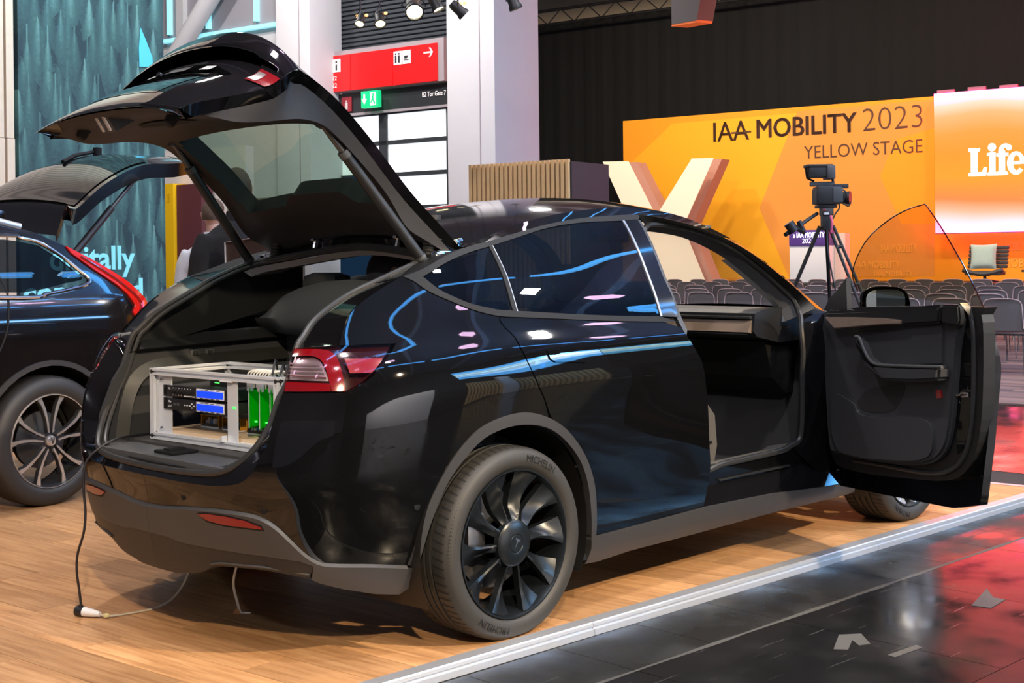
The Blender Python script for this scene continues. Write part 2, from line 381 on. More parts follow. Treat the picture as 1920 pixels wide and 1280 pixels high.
for i in range(-6, 36):
    for j in range(0, 14):
        a0 = X0+i*2*T+(.0 if j % 2 else T); b1 = -1.408-j*2*T
        cx, cy = tl(a0+T, b1-T); dep = (cx+3.4)*.7087+(cy+4.32)*.7055; rt = (cx+3.4)*.7055-(cy+4.32)*.7087
        if dep > 2.2 and rt < .46*dep+.9 and rt > -.2 and dep < 12: tile(a0, a0+2*T, b1-2*T, b1, 'black_tile'); nt_ += 1
        elif dep < 30: far.box((*tl(a0+T, b1-T), -.0465), (2*T-.003, 2*T-.003, .003))
for i in range(5, 36):
    for j in range(0, 16):
        a0 = X0+i*2*T; b0 = -1.02+j*2*T; c = tl(a0+T, b0+T)
        if not inside((c[0]-.5, c[1]), plat): far.box((c[0], c[1], -.0465), (2*T-.003, 2*T-.003, .003))
tag(far.build('tiles_further_off', 'black_tile', floor2), kind='stuff')
# scuffed seam line and torn tape left on the tiles
m = MB(); V = []; F = []
for i in range(60):
    x = -1.5+i*.16; c = tl(x, -1.401); hw = .006+.009*random.random()
    V += [(c[0], c[1]-hw, -.0446), (c[0], c[1]+hw, -.0446)]
    if i: F.append((2*i-2, 2*i-1, 2*i+1, 2*i))
new_obj('seam_line', V, F, 'scuff', floor2)
def litter(name, px, lab):
    q = MB(); q.prism(px, -.0449, -.0435); tag(q.build(name, 'tape_grey'), lab, 'tape')
litter('tape_scrap', [(0.945,-1.681,-0.045),(1.013,-1.734,-0.045),(0.92,-1.825,-0.045),(0.874,-1.805,-0.045),(0.917,-1.753,-0.045),(0.802,-1.804,-0.045),(0.773,-1.763,-0.045)], 'torn grey tape scrap with a notch stuck to the black floor, left of two')
litter('tape_scrap', [(0.839,-1.939,-0.045),(1.019,-1.953,-0.045),(1.004,-1.985,-0.045),(0.834,-1.97,-0.045)], 'straight grey tape strip stuck to the black floor beside the notched scrap')
litter('tape_scrap', [(1.665,-1.849,-0.045),(1.966,-1.77,-0.045),(1.842,-1.856,-0.045),(1.843,-1.907,-0.045),(1.678,-1.923,-0.045)], 'crumpled pale tape scrap in the pink reflection on the black floor')
# ---- carpet of the seating area, striped
def carpet_mat():
    m = mat('carpet_striped', (.1, .08, .1), .95); nt = m.node_tree; L = nt.links; b = nt.nodes['Principled BSDF']
    tc = nt.nodes.new('ShaderNodeTexCoord'); mp = nt.nodes.new('ShaderNodeMapping'); mp.inputs['Scale'].default_value = (3.6, .55, 1); L.new(tc.outputs['Object'], mp.inputs[0])
    vr = nt.nodes.new('ShaderNodeTexBrick'); vr.inputs['Scale'].default_value = 1.; vr.inputs['Mortar Size'].default_value = 0.; vr.inputs['Brick Width'].default_value = 1.1; vr.inputs['Row Height'].default_value = .5
    mp.inputs['Rotation'].default_value = (0, 0, pi/2)
    vr.inputs['Color1'].default_value = (.045, .035, .055, 1); vr.inputs['Color2'].default_value = (.24, .15, .13, 1); L.new(mp.outputs[0], vr.inputs[0]); L.new(vr.outputs[0], b.inputs['Base Color'])
carpet_mat()
m = MB(); m.prism([(8.7, -14), (31, -14), (31, 17), (8.7, 17)], -.0445, -.030); o = m.build('floor_3', 'carpet_striped'); o.rotation_euler = (0, 0, HA); tag(o, kind='structure')
# ---- walls and ceiling of the hall
def uvbox(name, u0, u1, v0, v1, z0, z1, m, kind='structure', parent=None):
    q = MB(); q.box(((u0+u1)/2, (v0+v1)/2, (z0+z1)/2), (u1-u0, v1-v0, z1-z0), UVM); o = q.build(name, m, parent)
    if kind: o['kind'] = kind
    return o
uvbox('ceiling', -12, 36, -16, 26, 9.8, 10.0, 'ceiling_grey')
uvbox('wall_right', -12, 36, -16.2, -16, -.05, 10, 'wall_dark')
uvbox('wall_front', -12.2, -12, -16, 26, -.05, 10, 'wall_grey')
uvbox('wall_left', -12, 36, 26, 26.2, -.05, 10, 'wall_grey')
wb = uvbox('wall_back', 13.0, 13.4, 12.69, 26, -.05, 9.8, 'wall_white')
uvbox('wall_far', 34, 34.2, -16, 26, -.05, 9.8, 'beige')
# white columns either side of the gate
def column(name, u0, u1, v0, v1, lab):
    t = tag(empty(name, uv(u0, (v0+v1)/2, -.045)), kind='structure')
    q = MB(); q.box(((u0+u1)/2, (v0+v1)/2, 4.87), (u1-u0, v1-v0, 9.83), UVM, .03); o = q.build('shaft', 'wall_white', None); o.parent = t; o.matrix_parent_inverse = t.matrix_basis.inverted()
    q = MB(); q.box((u0-.004, v0+(v1-v0)*.30, 4.87), (.012, .012, 9.8), UVM); o = q.build('joint', 'alu_frame', None); o.parent = t; o.matrix_parent_inverse = t.matrix_basis.inverted()
column('column_left', 12.2, 13.0, [(11.964,3.053)][0][0], [(12.765,3.095)][0][0], '')
column('column_right', 12.2, 13.4, [(8.139,2.855)][0][0], [(9.059,2.903)][0][0], '')
# steel framed glazing high in the white wall on the left
gz = tag(empty('window_1', uv(12.98, 15, 5)), kind='structure')
def under(o, t): o.parent = t; o.matrix_parent_inverse = t.matrix_basis.inverted(); return o
def gbar(name, v0, v1, z0, z1, m, d=.06):
    q = MB(); q.box((12.98-d/2, (v0+v1)/2, (z0+z1)/2), (d, abs(v1-v0), abs(z1-z0)), UVM); return under(q.build(name, m), gz)
mat('steel_panel', (.33, .31, .34), .6)
gbar('pane', 13.4, 16.6, 5.62, 9.0, 'steel_panel', .03)
gbar('light_tube', 13.45, 16.5, 5.56, 5.63, 'teal_tube', .10)
for v in (13.95, 15.22, 16.3): gbar('light_tube', v-.035, v+.035, 5.70, 9.0, 'teal_tube', .12)
gbar('mullion', 15.85, 16.05, 4.6, 9, 'wall_white', .14)
q = MB(); q.cyl(uv(12.6, 16.3, 4.7), uv(12.6, 13.6, 7.4), .17); under(q.build('brace', 'wall_white'), gz)
# ---- the gate
gate = tag(empty('door_1', uv(13.0, 11, 0)), kind='structure')
def gb(name, v0, v1, z0, z1, m, u0=12.94, u1=13.04):
    q = MB(); q.box(((u0+u1)/2, (v0+v1)/2, (z0+z1)/2), (u1-u0, abs(v1-v0), abs(z1-z0)), UVM); return under(q.build(name, m), gate)
gb('backing', 9.5, 12.69, 4.6, 9.8, 'shutter', 13.05, 13.1)
sh = None
for i in range(20):
    z = 4.95+i*.078
    q = MB(); q.prism([(0, 0), (.03, .012), (.034, .040), (0, .066)], -1.595, 1.595)
    if sh is None:
        M = UVM @ frame((13.04, 11.095, 0), (-1, 0, 0), (0, 0, 1)); sh = MB(); sh.prism([(0, 0), (.03, .012), (.034, .040), (0, .066)], -1.595, 1.595, M); sh = sh.build('shutter_slat', 'shutter'); under(sh, gate); o = sh
    else: o = sh.copy(); COL.objects.link(o)
    o.location = (0, 0, z)
q = MB()
for i in range(20, 60):
    q.prism([(0, 4.95+i*.078), (.03, 4.962+i*.078), (.034, 4.99+i*.078), (0, 5.016+i*.078)], -1.595, 1.595, UVM @ frame((13.04, 11.095, 0), (-1, 0, 0), (0, 0, 1)))
tag(under(q.build('upper_slats', 'shutter'), gate), kind='stuff')
gb('lintel', 9.5, 12.69, 3.86, 4.22, 'sign_dark', 12.90, 13.05)
gb('lintel_edge', 9.5, 12.69, 3.83, 3.87, 'alu_frame', 12.88, 13.05)
for v0, v1 in ((9.5, 9.66), (10.93, 11.10), (12.5, 12.69)): gb('post', v0, v1, -.045, 3.86, 'frame_dark')
rows = [-.04, .55, 1.13, 1.68, 2.23, 2.79, 3.33, 3.84]
for z in rows: gb('rail', 9.66, 12.5, z-.035, z+.035, 'frame_dark')
for k in range(7):
    for v0, v1 in ((9.66, 10.93), (11.10, 12.5)): gb('pane', v0, v1, rows[k]+.035, rows[k+1]-.035, 'daylight' if k > 1 else 'shutter', 12.98, 13.0)
# red sign over the gate
sg = tag(empty('wall_sign', uv(12.8, 11.1, 4.25)), 'long red three-panel sign with white pictograms above the glazed gate', 'sign')
def sgb(name, v0, v1, z0, z1, m, u0=12.78, u1=12.86):
    q = MB(); q.box(((u0+u1)/2, (v0+v1)/2, (z0+z1)/2), (u1-u0, abs(v1-v0), abs(z1-z0)), UVM); return under(q.build(name, m), sg)
sgb('back_frame', 9.58, 12.66, 4.24, 4.94, 'alu_frame', 12.80, 12.95)
for v0, v1 in ((9.70, 10.625), (10.645, 11.56), (11.58, 12.60)): sgb('panel', v0, v1, 4.25, 4.86, 'sign_red', 12.77, 12.83)
def upos(v, z, u): return UVM @ frame((u, v, z), (0, -1, 0), (0, 0, 1))
for v, ic in ((10.52, 'mf'), (10.33, 'cup'), (12.24, 'bars'), (12.06, 'bars'), (11.88, 'i')):
    o = sgb('pictogram', v-.085, v+.085, 4.58, 4.80, 'sign_white', 12.76, 12.78)
    q = MB(); M = upos(v, 4.69, 12.755)
    if ic == 'mf':
        for dx in (-.035, .035): q.box((dx, -.02, 0), (.032, .12, .006), M); q.cyl(M @ Vector((dx, .065, -.003)), M @ Vector((dx, .065, .003)), .015, 10)
    elif ic == 'cup': q.box((-.01, .0, 0), (.06, .05, .006), M); q.box((.03, .01, 0), (.02, .025, .006), M); q.box((0, -.045, 0), (.10, .012, .006), M)
    elif ic == 'bars':
        for dx in (-.04, 0, .04): q.box((dx, 0, 0), (.018, .16, .006), M)
    else: q.box((0, -.03, 0), (.03, .10, .006), M); q.cyl(M @ Vector((0, .06, -.003)), M @ Vector((0, .06, .003)), .02, 10)
    q.build('symbol', 'sign_dark', o)
q = MB(); M = upos(9.86, 4.72, 12.765)
q.box((-.03, 0, 0), (.16, .026, .006), M); q.prism([(.0, .075), (.03, .075), (.085, 0), (.03, -.075), (.0, -.075), (.055, 0)], -.003, .003, M); under(q.build('arrow', 'sign_white'), sg)
for k, z in enumerate((4.44, 4.32)): under(text('lettering', 'B21, B22', 'sign_white', .105, upos(12.26, z, 12.765)), sg)
ex = tag(empty('exit_sign', uv(12.8, 11.1, 3.9)), 'green emergency exit sign with white arrow and running figure over gate', 'sign')
q = MB(); q.box((12.74, 11.085, 4.05), (.10, .37, .28), UVM, .01); under(q.build('case', 'sign_green'), ex)
q = MB(); M = upos(11.19, 4.05, 12.685); q.box((0, .04, 0), (.035, .10, .006), M); q.prism([(-.06, .01), (.06, .01), (0, -.085)], -.003, .003, M); under(q.build('arrow', 'sign_white'), ex)
q = MB(); M = upos(11.0, 4.05, 12.685); q.box((0, 0, 0), (.13, .22, .004), M); under(q.build('door_field', 'sign_white'), ex)
q = MB(); M = upos(11.0, 4.05, 12.680)
q.cyl(M @ Vector((.01, .075, -.002)), M @ Vector((.01, .075, .003)), .018, 10); q.prism([(-.02, .05), (.02, .055), (.015, -.01), (.05, -.06), (.045, -.09), (.03, -.085), (-.005, -.02), (-.04, -.07), (-.055, -.06), (-.02, .0)], -.002, .003, M); under(q.build('figure', 'sign_green'), ex)
fs = tag(empty('fire_sign', uv(12.9, 11.75, 3.9)), 'small dark red extinguisher sign left of the green exit sign', 'sign')
mat('sign_red_dim', (.30, .02, .03), .5)
q = MB(); q.box((12.88, 11.76, 4.03), (.02, .22, .25), UVM); under(q.build('plate', 'sign_red_dim'), fs)
q = MB(); M = upos(11.76, 4.02, 12.865); q.box((0, -.02, 0), (.06, .12, .005), M, .01); q.box((.0, .06, 0), (.025, .03, .005), M); under(q.build('symbol', 'wall_pink'), fs)
# ---- pale wall, yellow post and dark red panel behind the two standing people
uvbox('wall_partition', 8.25, 8.4, 9.35, 13.5, -.045, 2.9, 'wall_pink')
yp = tag(uvbox('yellow_post', 7.95, 8.2, 10.43, 10.63, -.045, 2.43, 'yellow', None), 'upright yellow board at the edge of the forest wall', 'board')
mat('yellow_deep', (.62, .30, .002), .6)
text('lettering', 'CaS', 'yellow_deep', .085, UVM @ frame((7.945, 10.50, 2.16), (0, 0, 1), (0, 1, 0)), yp, depth=.001)
mp_ = tag(uvbox('maroon_board', 8.0, 8.2, 9.93, 10.42, -.045, 2.41, 'maroon', None), 'dark maroon upright board right of the yellow board', 'panel')
tag(uvbox('brown_board', 7.6, 7.7, 7.75, 9.0, -.045, 2.15, 'dash_wood', None), 'brown upright board seen through the open boot beside a blue one', 'panel')
tag(uvbox('blue_board', 8.3, 8.4, 6.9, 7.72, -.045, 2.4, 'blue_paint', None), 'dark blue upright board seen through the open boot behind the head', 'panel')
# ---- forest printed wall and slatted wall of the next booth
def forest_mat():
    m = bpy.data.materials.new('forest_print'); m.use_nodes = True; nt = m.node_tree; L = nt.links; b = nt.nodes['Principled BSDF']; b.inputs['Roughness'].default_value = .7
    tc = nt.nodes.new('ShaderNodeTexCoord'); mp = nt.nodes.new('ShaderNodeMapping'); mp.inputs['Scale'].default_value = (1, 1, .42); L.new(tc.outputs['Object'], mp.inputs[0])
    # spruces: in every cell a pointed crown with ragged edges, in three depths
    def N(t, **k):
        x = nt.nodes.new(t)
        for a, v in k.items(): setattr(x, a, v)
        return x
    def M(op, a, b_=None, c=None, clamp=False):
        x = N('ShaderNodeMath', operation=op, use_clamp=clamp)
        for i_, q_ in enumerate((a, b_, c)):
            if q_ is None: continue
            if isinstance(q_, (int, float)): x.inputs[i_].default_value = q_
            else: L.new(q_, x.inputs[i_])
        return x.outputs[0]
    n = N('ShaderNodeTexNoise'); n.inputs['Scale'].default_value = 30; n.inputs['Detail'].default_value = 6; n.inputs['Roughness'].default_value = .7; L.new(tc.outputs['Object'], n.inputs[0])
    sx = N('ShaderNodeSeparateXYZ'); L.new(tc.outputs['Object'], sx.inputs[0])
    uu = M('ADD', M('MULTIPLY', sx.outputs[0], UX), M('MULTIPLY', sx.outputs[1], UY))
    vals = []
    for sc_, of_, br_ in ((3.0, 0., .55), (4.3, 7.3, .80), (5.5, 3.1, 1.0)):
        cb_ = N('ShaderNodeCombineXYZ'); L.new(M('ADD', M('MULTIPLY', uu, 1.), of_), cb_.inputs[0]); L.new(M('MULTIPLY', sx.outputs[2], .42), cb_.inputs[1])
        vo = N('ShaderNodeTexVoronoi', voronoi_dimensions='2D'); vo.inputs['Scale'].default_value = sc_; vo.inputs['Randomness'].default_value = .9; L.new(cb_.outputs[0], vo.inputs[0])
        df = N('ShaderNodeVectorMath', operation='SUBTRACT'); L.new(cb_.outputs[0], df.inputs[0]); L.new(vo.outputs['Position'], df.inputs[1]); sd = N('ShaderNodeSeparateXYZ'); L.new(df.outputs[0], sd.inputs[0])
        t = M('MULTIPLY_ADD', sd.outputs[1], -sc_*.95, .42, True)              # 0 at the tip, 1 at the foot
        wd = M('MULTIPLY_ADD', t, .80/sc_, .014)
        ax = M('MULTIPLY', M('ABSOLUTE', sd.outputs[0]), M('MULTIPLY_ADD', n.outputs[0], 3.4, -.55))
        core = M('SUBTRACT', 1.0, M('DIVIDE', ax, wd), clamp=True)
        sc2 = N('ShaderNodeSeparateColor'); L.new(vo.outputs['Color'], sc2.inputs[0])
        shade = M('MULTIPLY', M('MULTIPLY_ADD', t, -.75, 1.05), M('MULTIPLY_ADD', sc2.outputs[0], .5, .6))
        vals.append(M('MULTIPLY', M('MULTIPLY', M('POWER', core, .6), shade), br_))
    mxv = M('MAXIMUM', M('MAXIMUM', vals[0], vals[1]), vals[2])
    a2o = M('ADD', mxv, M('MULTIPLY_ADD', n.outputs[0], .7, -.35), clamp=True)
    class _A: pass
    a2 = _A(); a2.outputs = [a2o]
    r = nt.nodes.new('ShaderNodeValToRGB'); e = r.color_ramp.elements; e[0].position = .03; e[0].color = (.012, .036, .046, 1); e[1].position = .95; e[1].color = (.13, .27, .25, 1); x = e.new(.45); x.color = (.045, .115, .115, 1)
    L.new(a2.outputs[0], r.inputs[0]); L.new(r.outputs[0], b.inputs['Base Color']); MAT['forest_print'] = m
forest_mat()
mat('text_cyan', (.22, .62, .70), .5, emit=(.25, .75, .85), estr=.25)
fw = uvbox('wall_forest', 2.70, 4.255, 6.2, 6.32, -.045, 6.5, 'forest_print')
FM = lambda u, z: UVM @ frame((u, 6.195, z), (1, 0, 0), (0, 0, 1))
text('lettering', 'digitally', 'text_cyan', .30, FM(2.98, 1.31), fw, bold=.006, depth=.004)
text('lettering', 'connected', 'text_cyan', .30, FM(2.72, 1.015), fw, bold=.006, depth=.004)
def leaf_mat():
    m = mat('aurora', (.08, .45, .62), .4, emit=(.06, .42, .60), estr=.35)
leaf_mat()
q = MB(); q.prism([(3.985,3.531),(4.051,3.411),(4.117,3.271),(4.122,3.187),(3.968,3.17),(3.964,3.341)], 0, .004, UVM @ frame((0, 6.195, 0), (1, 0, 0), (0, 0, 1))); q.build('blue_motif', 'aurora', fw)
wsl = tag(uvbox('wall_slats', 1.35, 2.695, 6.26, 6.32, -.045, 6.5, 'slat_back'), kind='structure')
sl = None
for i in range(14):
    u = 2.67-.096*i
    for z0, z1 in ((-.045, 2.42), (2.425, 6.5)):
        o = uvbox('slat', u-.072+.0, u, 6.21+(.008 if z0 > 0 else 0), 6.27, z0, z1, 'slat_wood_pale', None, wsl)
uvbox('wall_unseen_dark', -6, 1.34, 6.26, 6.32, -.045, 6.5, 'wall_dark')  # unseen stretch, made dark so the SUV's raised tailgate reflects dark
# ---- slatted cube kiosk beyond the car
ub = 8.5
vL, vR, zT = [(5.83,2.454)][0][0], [(4.405,2.444)][0][0], [(5.098,2.449)][0][1]
kb = tag(empty('slatted_kiosk', uv(ub, (vL+vR)/2, -.045)), 'dark kiosk with pale upright wooden slats on its front, behind car roof', 'kiosk')
q = MB(); q.box((ub+.42, (vL+vR)/2, zT/2-.02), (.80, abs(vL-vR), zT+.045), UVM); under(q.build('body', 'box_dark'), kb)
q = MB(); q.box((ub+.01, (vL+vR)/2, zT/2-.02), (.02, abs(vL-vR)-.01, zT+.02), UVM); under(q.build('slat_backing', 'slat_back'), kb)
ns = 22; pw = (vL-vR)/ns; first = None
for i in range(ns):
    if first is None:
        q = MB(); q.box((ub-.012, vL-pw*.5, zT/2), (.04, pw*.62, zT+.05), UVM); first = q.build('slat', 'slat_wood'); under(first, kb)
    else: o = first.copy(); COL.objects.link(o); o.location = uv(0, -pw*i, 0)
# ---- hanging lamps in front of the shutter
def par_lamp(name, px, lab, aim, s=1., hot=True):
    t = tag(empty(name, px), lab, 'lamp', 'stage lamps hanging by the shutter'); p = Vector(px)
    a = Vector(aim).normalized(); M = frame(p, a, (0, 0, 1)) if abs(a.z) < .9 else frame(p, a, (1, 0, 0))
    M = M @ Matrix.Rotation(pi/2, 4, 'Y')                     # local z along the aim
    q = MB(); q.lathe([(0, -.16*s), (.06*s, -.16*s), (.085*s, -.12*s), (.085*s, .05*s), (.105*s, .09*s), (.105*s, .13*s), (.09*s, .13*s), (.088*s, .10*s)], 16, M); under(q.build('can', 'lamp_body'), t)
    q = MB(); q.lathe([(0, .10*s), (.088*s, .10*s)], 16, M); under(q.build('lens', 'lamp_hot' if hot else 'teal_tube'), t)
    q = MB(); q.tube([M @ Vector((.11*s, 0, -.03)), M @ Vector((.14*s, 0, -.03)), p+Vector((0, 0, .22*s))], .008*s, 6); q.tube([M @ Vector((-.11*s, 0, -.03)), M @ Vector((-.14*s, 0, -.03)), p+Vector((0, 0, .22*s))], .008*s, 6)
    q.cyl(p+Vector((0, 0, .20*s)), p+Vector((0, 0, 9.78-p.z)), .008, 6); under(q.build('yoke', 'lamp_body'), t)
    q = MB(); 
    for k in range(3): q.box(tuple(p+Vector((.02*k, -.05*k+.05, .10*s))), (.03, .03, .03), None, .008)
    under(q.build('glowing_vents', 'lamp_amber'), t)
    return t
par_lamp('stage_lamp', [(5.414,6.666,3.885)][0], 'smallest stage lamp, hanging leftmost by the shutter', (-.5, -.35, -.75), .5)
par_lamp('stage_lamp', [(5.556,6.523,3.894)][0], 'lamp with low hot lens beside the leftmost hanging lamp', (-.3, -.5, -.8), .6)
par_lamp('stage_lamp', [(5.81,6.268,4.013)][0], 'brightest and widest hanging lamp in front of the shutter', (-.45, -.6, -.55), .95)
par_lamp('stage_lamp', [(5.969,6.108,4.061)][0], 'lamp just right of the brightest hanging lamp', (.2, -.4, -.85), .7)
par_lamp('stage_lamp', [(6.142,5.934,3.985)][0], 'slim dark lamp pointing down right before the white column', (.50, -.32, -.55), .65, False)
par_lamp('stage_lamp', [(6.546,5.529,4.069)][0], 'reddish lamp cut by the top edge left of the curtain', (.3, -.2, -.9), .7)
mat('lamp_red', (.10, .015, .012), .5)
# ---- lattice of truss and pale roof beams over the curtain
tr = tag(empty('lattice_truss', uv(29, 3, 8)), 'dark lattice truss running above the black curtain', 'truss')
TZ0, TV0, TV1 = [(19.196,8.327)][0][1], [(19.332,8.455)][0][0], [(11.914,8.281)][0][0]
TVR = -9.0
q = MB()
for dz in (0, .42): q.cyl(uv(29, TV0, TZ0+dz), uv(29, TVR, TZ0+dz), .045, 8)
under(q.build('chords', 'lamp_body'), tr); q = MB(); n = 60
for i in range(n):
    a = TV0+(TVR-TV0)*i/n; b = TV0+(TVR-TV0)*(i+1)/n
    q.cyl(uv(29, a, TZ0+(.42 if i % 2 else 0)), uv(29, b, TZ0+(0 if i % 2 else .42)), .018, 5)
under(q.build('lattice', 'lamp_body'), tr)
bm_ = tag(uvbox('roof_beam', 30.6, 31.0, -10, 11, TZ0+.55, TZ0+.95, 'beige', None), 'pale roof beam above the lattice truss', 'beam')
# loudspeaker hung over the curtain
mat('speaker_grey', (.075, .065, .065), .6); mat('speaker_orange', (.65, .13, .03), .6, emit=(.8, .2, .05), estr=.15)
ls = tag(empty('hanging_speaker', uv(25, -3, 7)), 'grey wedge loudspeaker hanging over the black curtain at the frame top', 'loudspeaker')
c0 = Vector([(19.121,12.742,6.823)][0]); M = frame(c0, UVM.to_3x3() @ Vector((0, -.95, -.30)), UVM.to_3x3() @ Vector((-.1, -.3, .95)))
q = MB(); q.prism([(-.42, .6), (.42, .62), (.46, -.42), (-.10, -.62)], -.35, .35, M); under(q.build('cabinet', 'speaker_grey'), ls)
q = MB(); q.prism([(-.10, -.66), (.46, -.46), (.46, -.41), (-.10, -.61)], -.34, .34, M); under(q.build('orange_edge', 'speaker_orange'), ls)
q = MB(); q.cyl(M @ Vector((.0, .2, .34)), M @ Vector((0, .2, .37)), .09, 14); under(q.build('socket', 'steel'), ls)
q = MB(); q.cyl(c0+Vector((0, 0, .4)), c0+Vector((0, 0, 9.75-c0.z)), .02, 6); under(q.build('cable', 'lamp_body'), ls)
# ================================================================ THE STAGE
mat('curtain', (.0042, .0044, .0056), .9, noise=.2, nscale=6)
mat('stage_orange', (1.0, .37, .010), .7)
mat('stage_amber', (1.0, .47, .012), .7); mat('stage_deep', (.93, .29, .015), .7); mat('stage_dim', (.86, .33, .05), .7)
mat('stage_ghost', (1.0, .46, .07), .7)
mat('text_brown', (.10, .035, .02), .6)
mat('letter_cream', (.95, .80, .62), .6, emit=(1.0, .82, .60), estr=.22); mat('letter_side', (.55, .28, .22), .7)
mat('riser', (.03, .03, .032), .7)
def fit_text(name, s, m, v0, v1, z0, z1, u, parent, bold=0., capitals=True):
    o = text(name, s, m, 1.0, Matrix.Identity(4), parent, bold=min(bold, 0), depth=.004); me = o.data
    if bold > 0:                                      # a heavier weight: the strokes drawn again to either side
        bm = bmesh.new()
        for dx, dy in ((0, 0), (bold, 0), (-bold, 0), (0, bold*.5), (0, -bold*.5)):
            k = len(bm.verts); bm.from_mesh(me); bm.verts.ensure_lookup_table()
            for v in bm.verts[k:]: v.co.x += dx; v.co.y += dy
        bm.to_mesh(me); bm.free()
    xs = [v.co.x for v in me.vertices]; ys = [v.co.y for v in me.vertices]; xa, xb, ya, yb = min(xs), max(xs), min(ys), max(ys)
    if not capitals: ya = 0
    for v in me.vertices:
        a = v0+(v1-v0)*(v.co.x-xa)/(xb-xa); z = z0+(z1-z0)*(v.co.y-ya)/(yb-ya); v.co = uv(u-v.co.z, a, z)
    me.flip_normals() if False else None
    return o
def vat(u, px):                                       # v where the sight line through the column meets the row
    a = (px-960)/2499; return -3.70+(u+4.07)*(-.815*a+.579)/(.579*a+.815)
# curtain with hanging folds
CU = 30.0; cv0 = [(20.603,8.516)][0][0]; cz = [(20.603,8.516)][0][1]
V = []; F = []; n = 300
for i in range(n+1):
    v = cv0-i*.075; d = .022*sin(i*.9)+.02*sin(i*.37+1)+.02*sin(i*2.3)*sin(i*.11)
    V += [uv(CU+d, v, -.03), uv(CU+d*.5, v, cz)]
    if i: F.append((2*i-2, 2*i, 2*i+1, 2*i-1))
tag(new_obj('stage_curtain', V, F, 'curtain', None, True), 'tall black curtain with soft folds behind the orange stage', 'curtain')
# stage riser
tag(uvbox('stage_riser', 25.2, 29.5, -14, 16.5, -.03, .72, 'riser', None), 'low dark stage platform below the orange back wall', 'stage')
# orange printed back wall
SU = 28.0
pv0, pzT = [(15.234,5.131)][0]; pv1 = [(6.55,5.192)][0][0]; pz1 = [(6.55,5.192)][0][1]; pzT = (pzT+pz1)/2
bw = tag(empty('stage_backdrop', uv(SU, 0, .72)), 'wide orange printed stage backdrop with dark lettering', 'backdrop')
q = MB(); q.box((SU+.05, (pv0-13.5)/2, (pzT+.72)/2), (.1, pv0+13.5, pzT-.72), UVM); under(q.build('board', 'stage_orange'), bw)
def printed(name, px, m, u):
    px = [(a, max(b_, .735)) for a, b_ in px]; q = MB(); M = UVM @ frame((u, 0, 0), (0, 1, 0), (0, 0, 1)); q.prism(px, 0, .002, M); return under(q.build(name, m), bw)
printed('print_field', [(15.251,3.78),(13.692,4.982),(10.065,5.01),(10.898,3.09),(11.144,2.613),(10.477,1.08),(10.333,0.791),(15.289,0.794)], 'stage_amber', SU-.003)
printed('print_field', [(10.064,5.051),(6.551,5.09),(6.598,0.84),(10.333,0.791),(11.144,2.613)], 'stage_dim', SU-.004)
printed('print_chevron', [(7.502,4.172),(6.559,4.397),(6.584,2.086),(7.393,2.106),(7.914,3.302)], 'stage_orange', SU-.006)
tx = lambda nm, s, m, p, bold=0.: under(fit_text(nm, s, m, p[0][0], p[1][0], p[0][1], p[2][1], SU-.012, None, bold), bw)
tx('lettering', 'IAA', 'text_brown', [(12.446,4.415),(11.41,4.409),(12.44,4.926)], .004)
tx('lettering', 'MOBILITY', 'text_brown', [(11.198,4.424),(8.487,4.444),(11.192,4.924)], .022)
tx('lettering', '2023', 'text_brown', [(8.336,4.434),(6.843,4.416),(8.33,4.99)], -.018)
tx('lettering', 'YELLOW STAGE', 'text_brown', [(9.89,3.826),(6.849,3.809),(9.887,4.153)], -.006)
for p in [(11.821,4.616),(11.453,4.621)]:
    q = MB(); q.box((SU-.014, p[0], p[1]), (.006, .20, .045), UVM); under(q.build('letter_bar', 'text_brown'), bw)
for a in ([(8.567,1.029),(7.431,1.089),(8.565,1.202)], [(7.908,1.408),(7.006,1.449),(7.906,1.618)], [(8.077,0.816),(7.117,0.854),(8.076,0.961)], [(5.138,1.426),(4.392,1.466),(5.136,1.613)], [(5.363,1.039),(4.042,1.093),(5.361,1.24)]):
    under(fit_text('ghost_lettering', 'IAA MOBILITY', 'stage_ghost', a[0][0], a[1][0], a[0][1], a[2][1], SU-.010, None, 0.), bw)
# bright screen
def screen_mat():
    m = bpy.data.materials.new('screen'); m.use_nodes = True; nt = m.node_tree; L = nt.links; b = nt.nodes['Principled BSDF']; b.inputs['Base Color'].default_value = (.02, .02, .02, 1); b.inputs['Roughness'].default_value = .5
    tc = nt.nodes.new('ShaderNodeTexCoord'); sp = nt.nodes.new('ShaderNodeSeparateXYZ'); L.new(tc.outputs['Generated'], sp.inputs[0])
    n = nt.nodes.new('ShaderNodeTexNoise'); n.inputs['Scale'].default_value = 1.7; n.inputs['Detail'].default_value = 1; L.new(tc.outputs['Generated'], n.inputs[0])
    a = nt.nodes.new('ShaderNodeMath'); a.operation = 'MULTIPLY_ADD'; a.inputs[1].default_value = .22; L.new(n.outputs[0], a.inputs[0]); L.new(sp.outputs[2], a.inputs[2])
    s = nt.nodes.new('ShaderNodeMath'); s.operation = 'SUBTRACT'; s.inputs[1].default_value = .11; L.new(a.outputs[0], s.inputs[0])
    r = nt.nodes.new('ShaderNodeValToRGB'); e = r.color_ramp.elements
    e[0].position = .02; e[0].color = (13, 1.15, 4.6, 1); e[1].position = 1.0; e[1].color = (12, 1.1, 3.6, 1)
    for p, c in ((.10, (11, .88, .9)), (.17, (9, .55, .34)), (.26, (8, .27, .05)), (.45, (7, .37, .0)), (.60, (7, .33, .0)), (.72, (7, .36, .03)), (.85, (8, .50, .18)), (.93, (10, .80, .62))):
        x = e.new(p); x.color = (*c, 1)
    L.new(s.outputs[0], r.inputs[0]); L.new(r.outputs[0], b.inputs['Emission Color']); b.inputs['Emission Strength'].default_value = 1.0; MAT['screen'] = m
screen_mat()
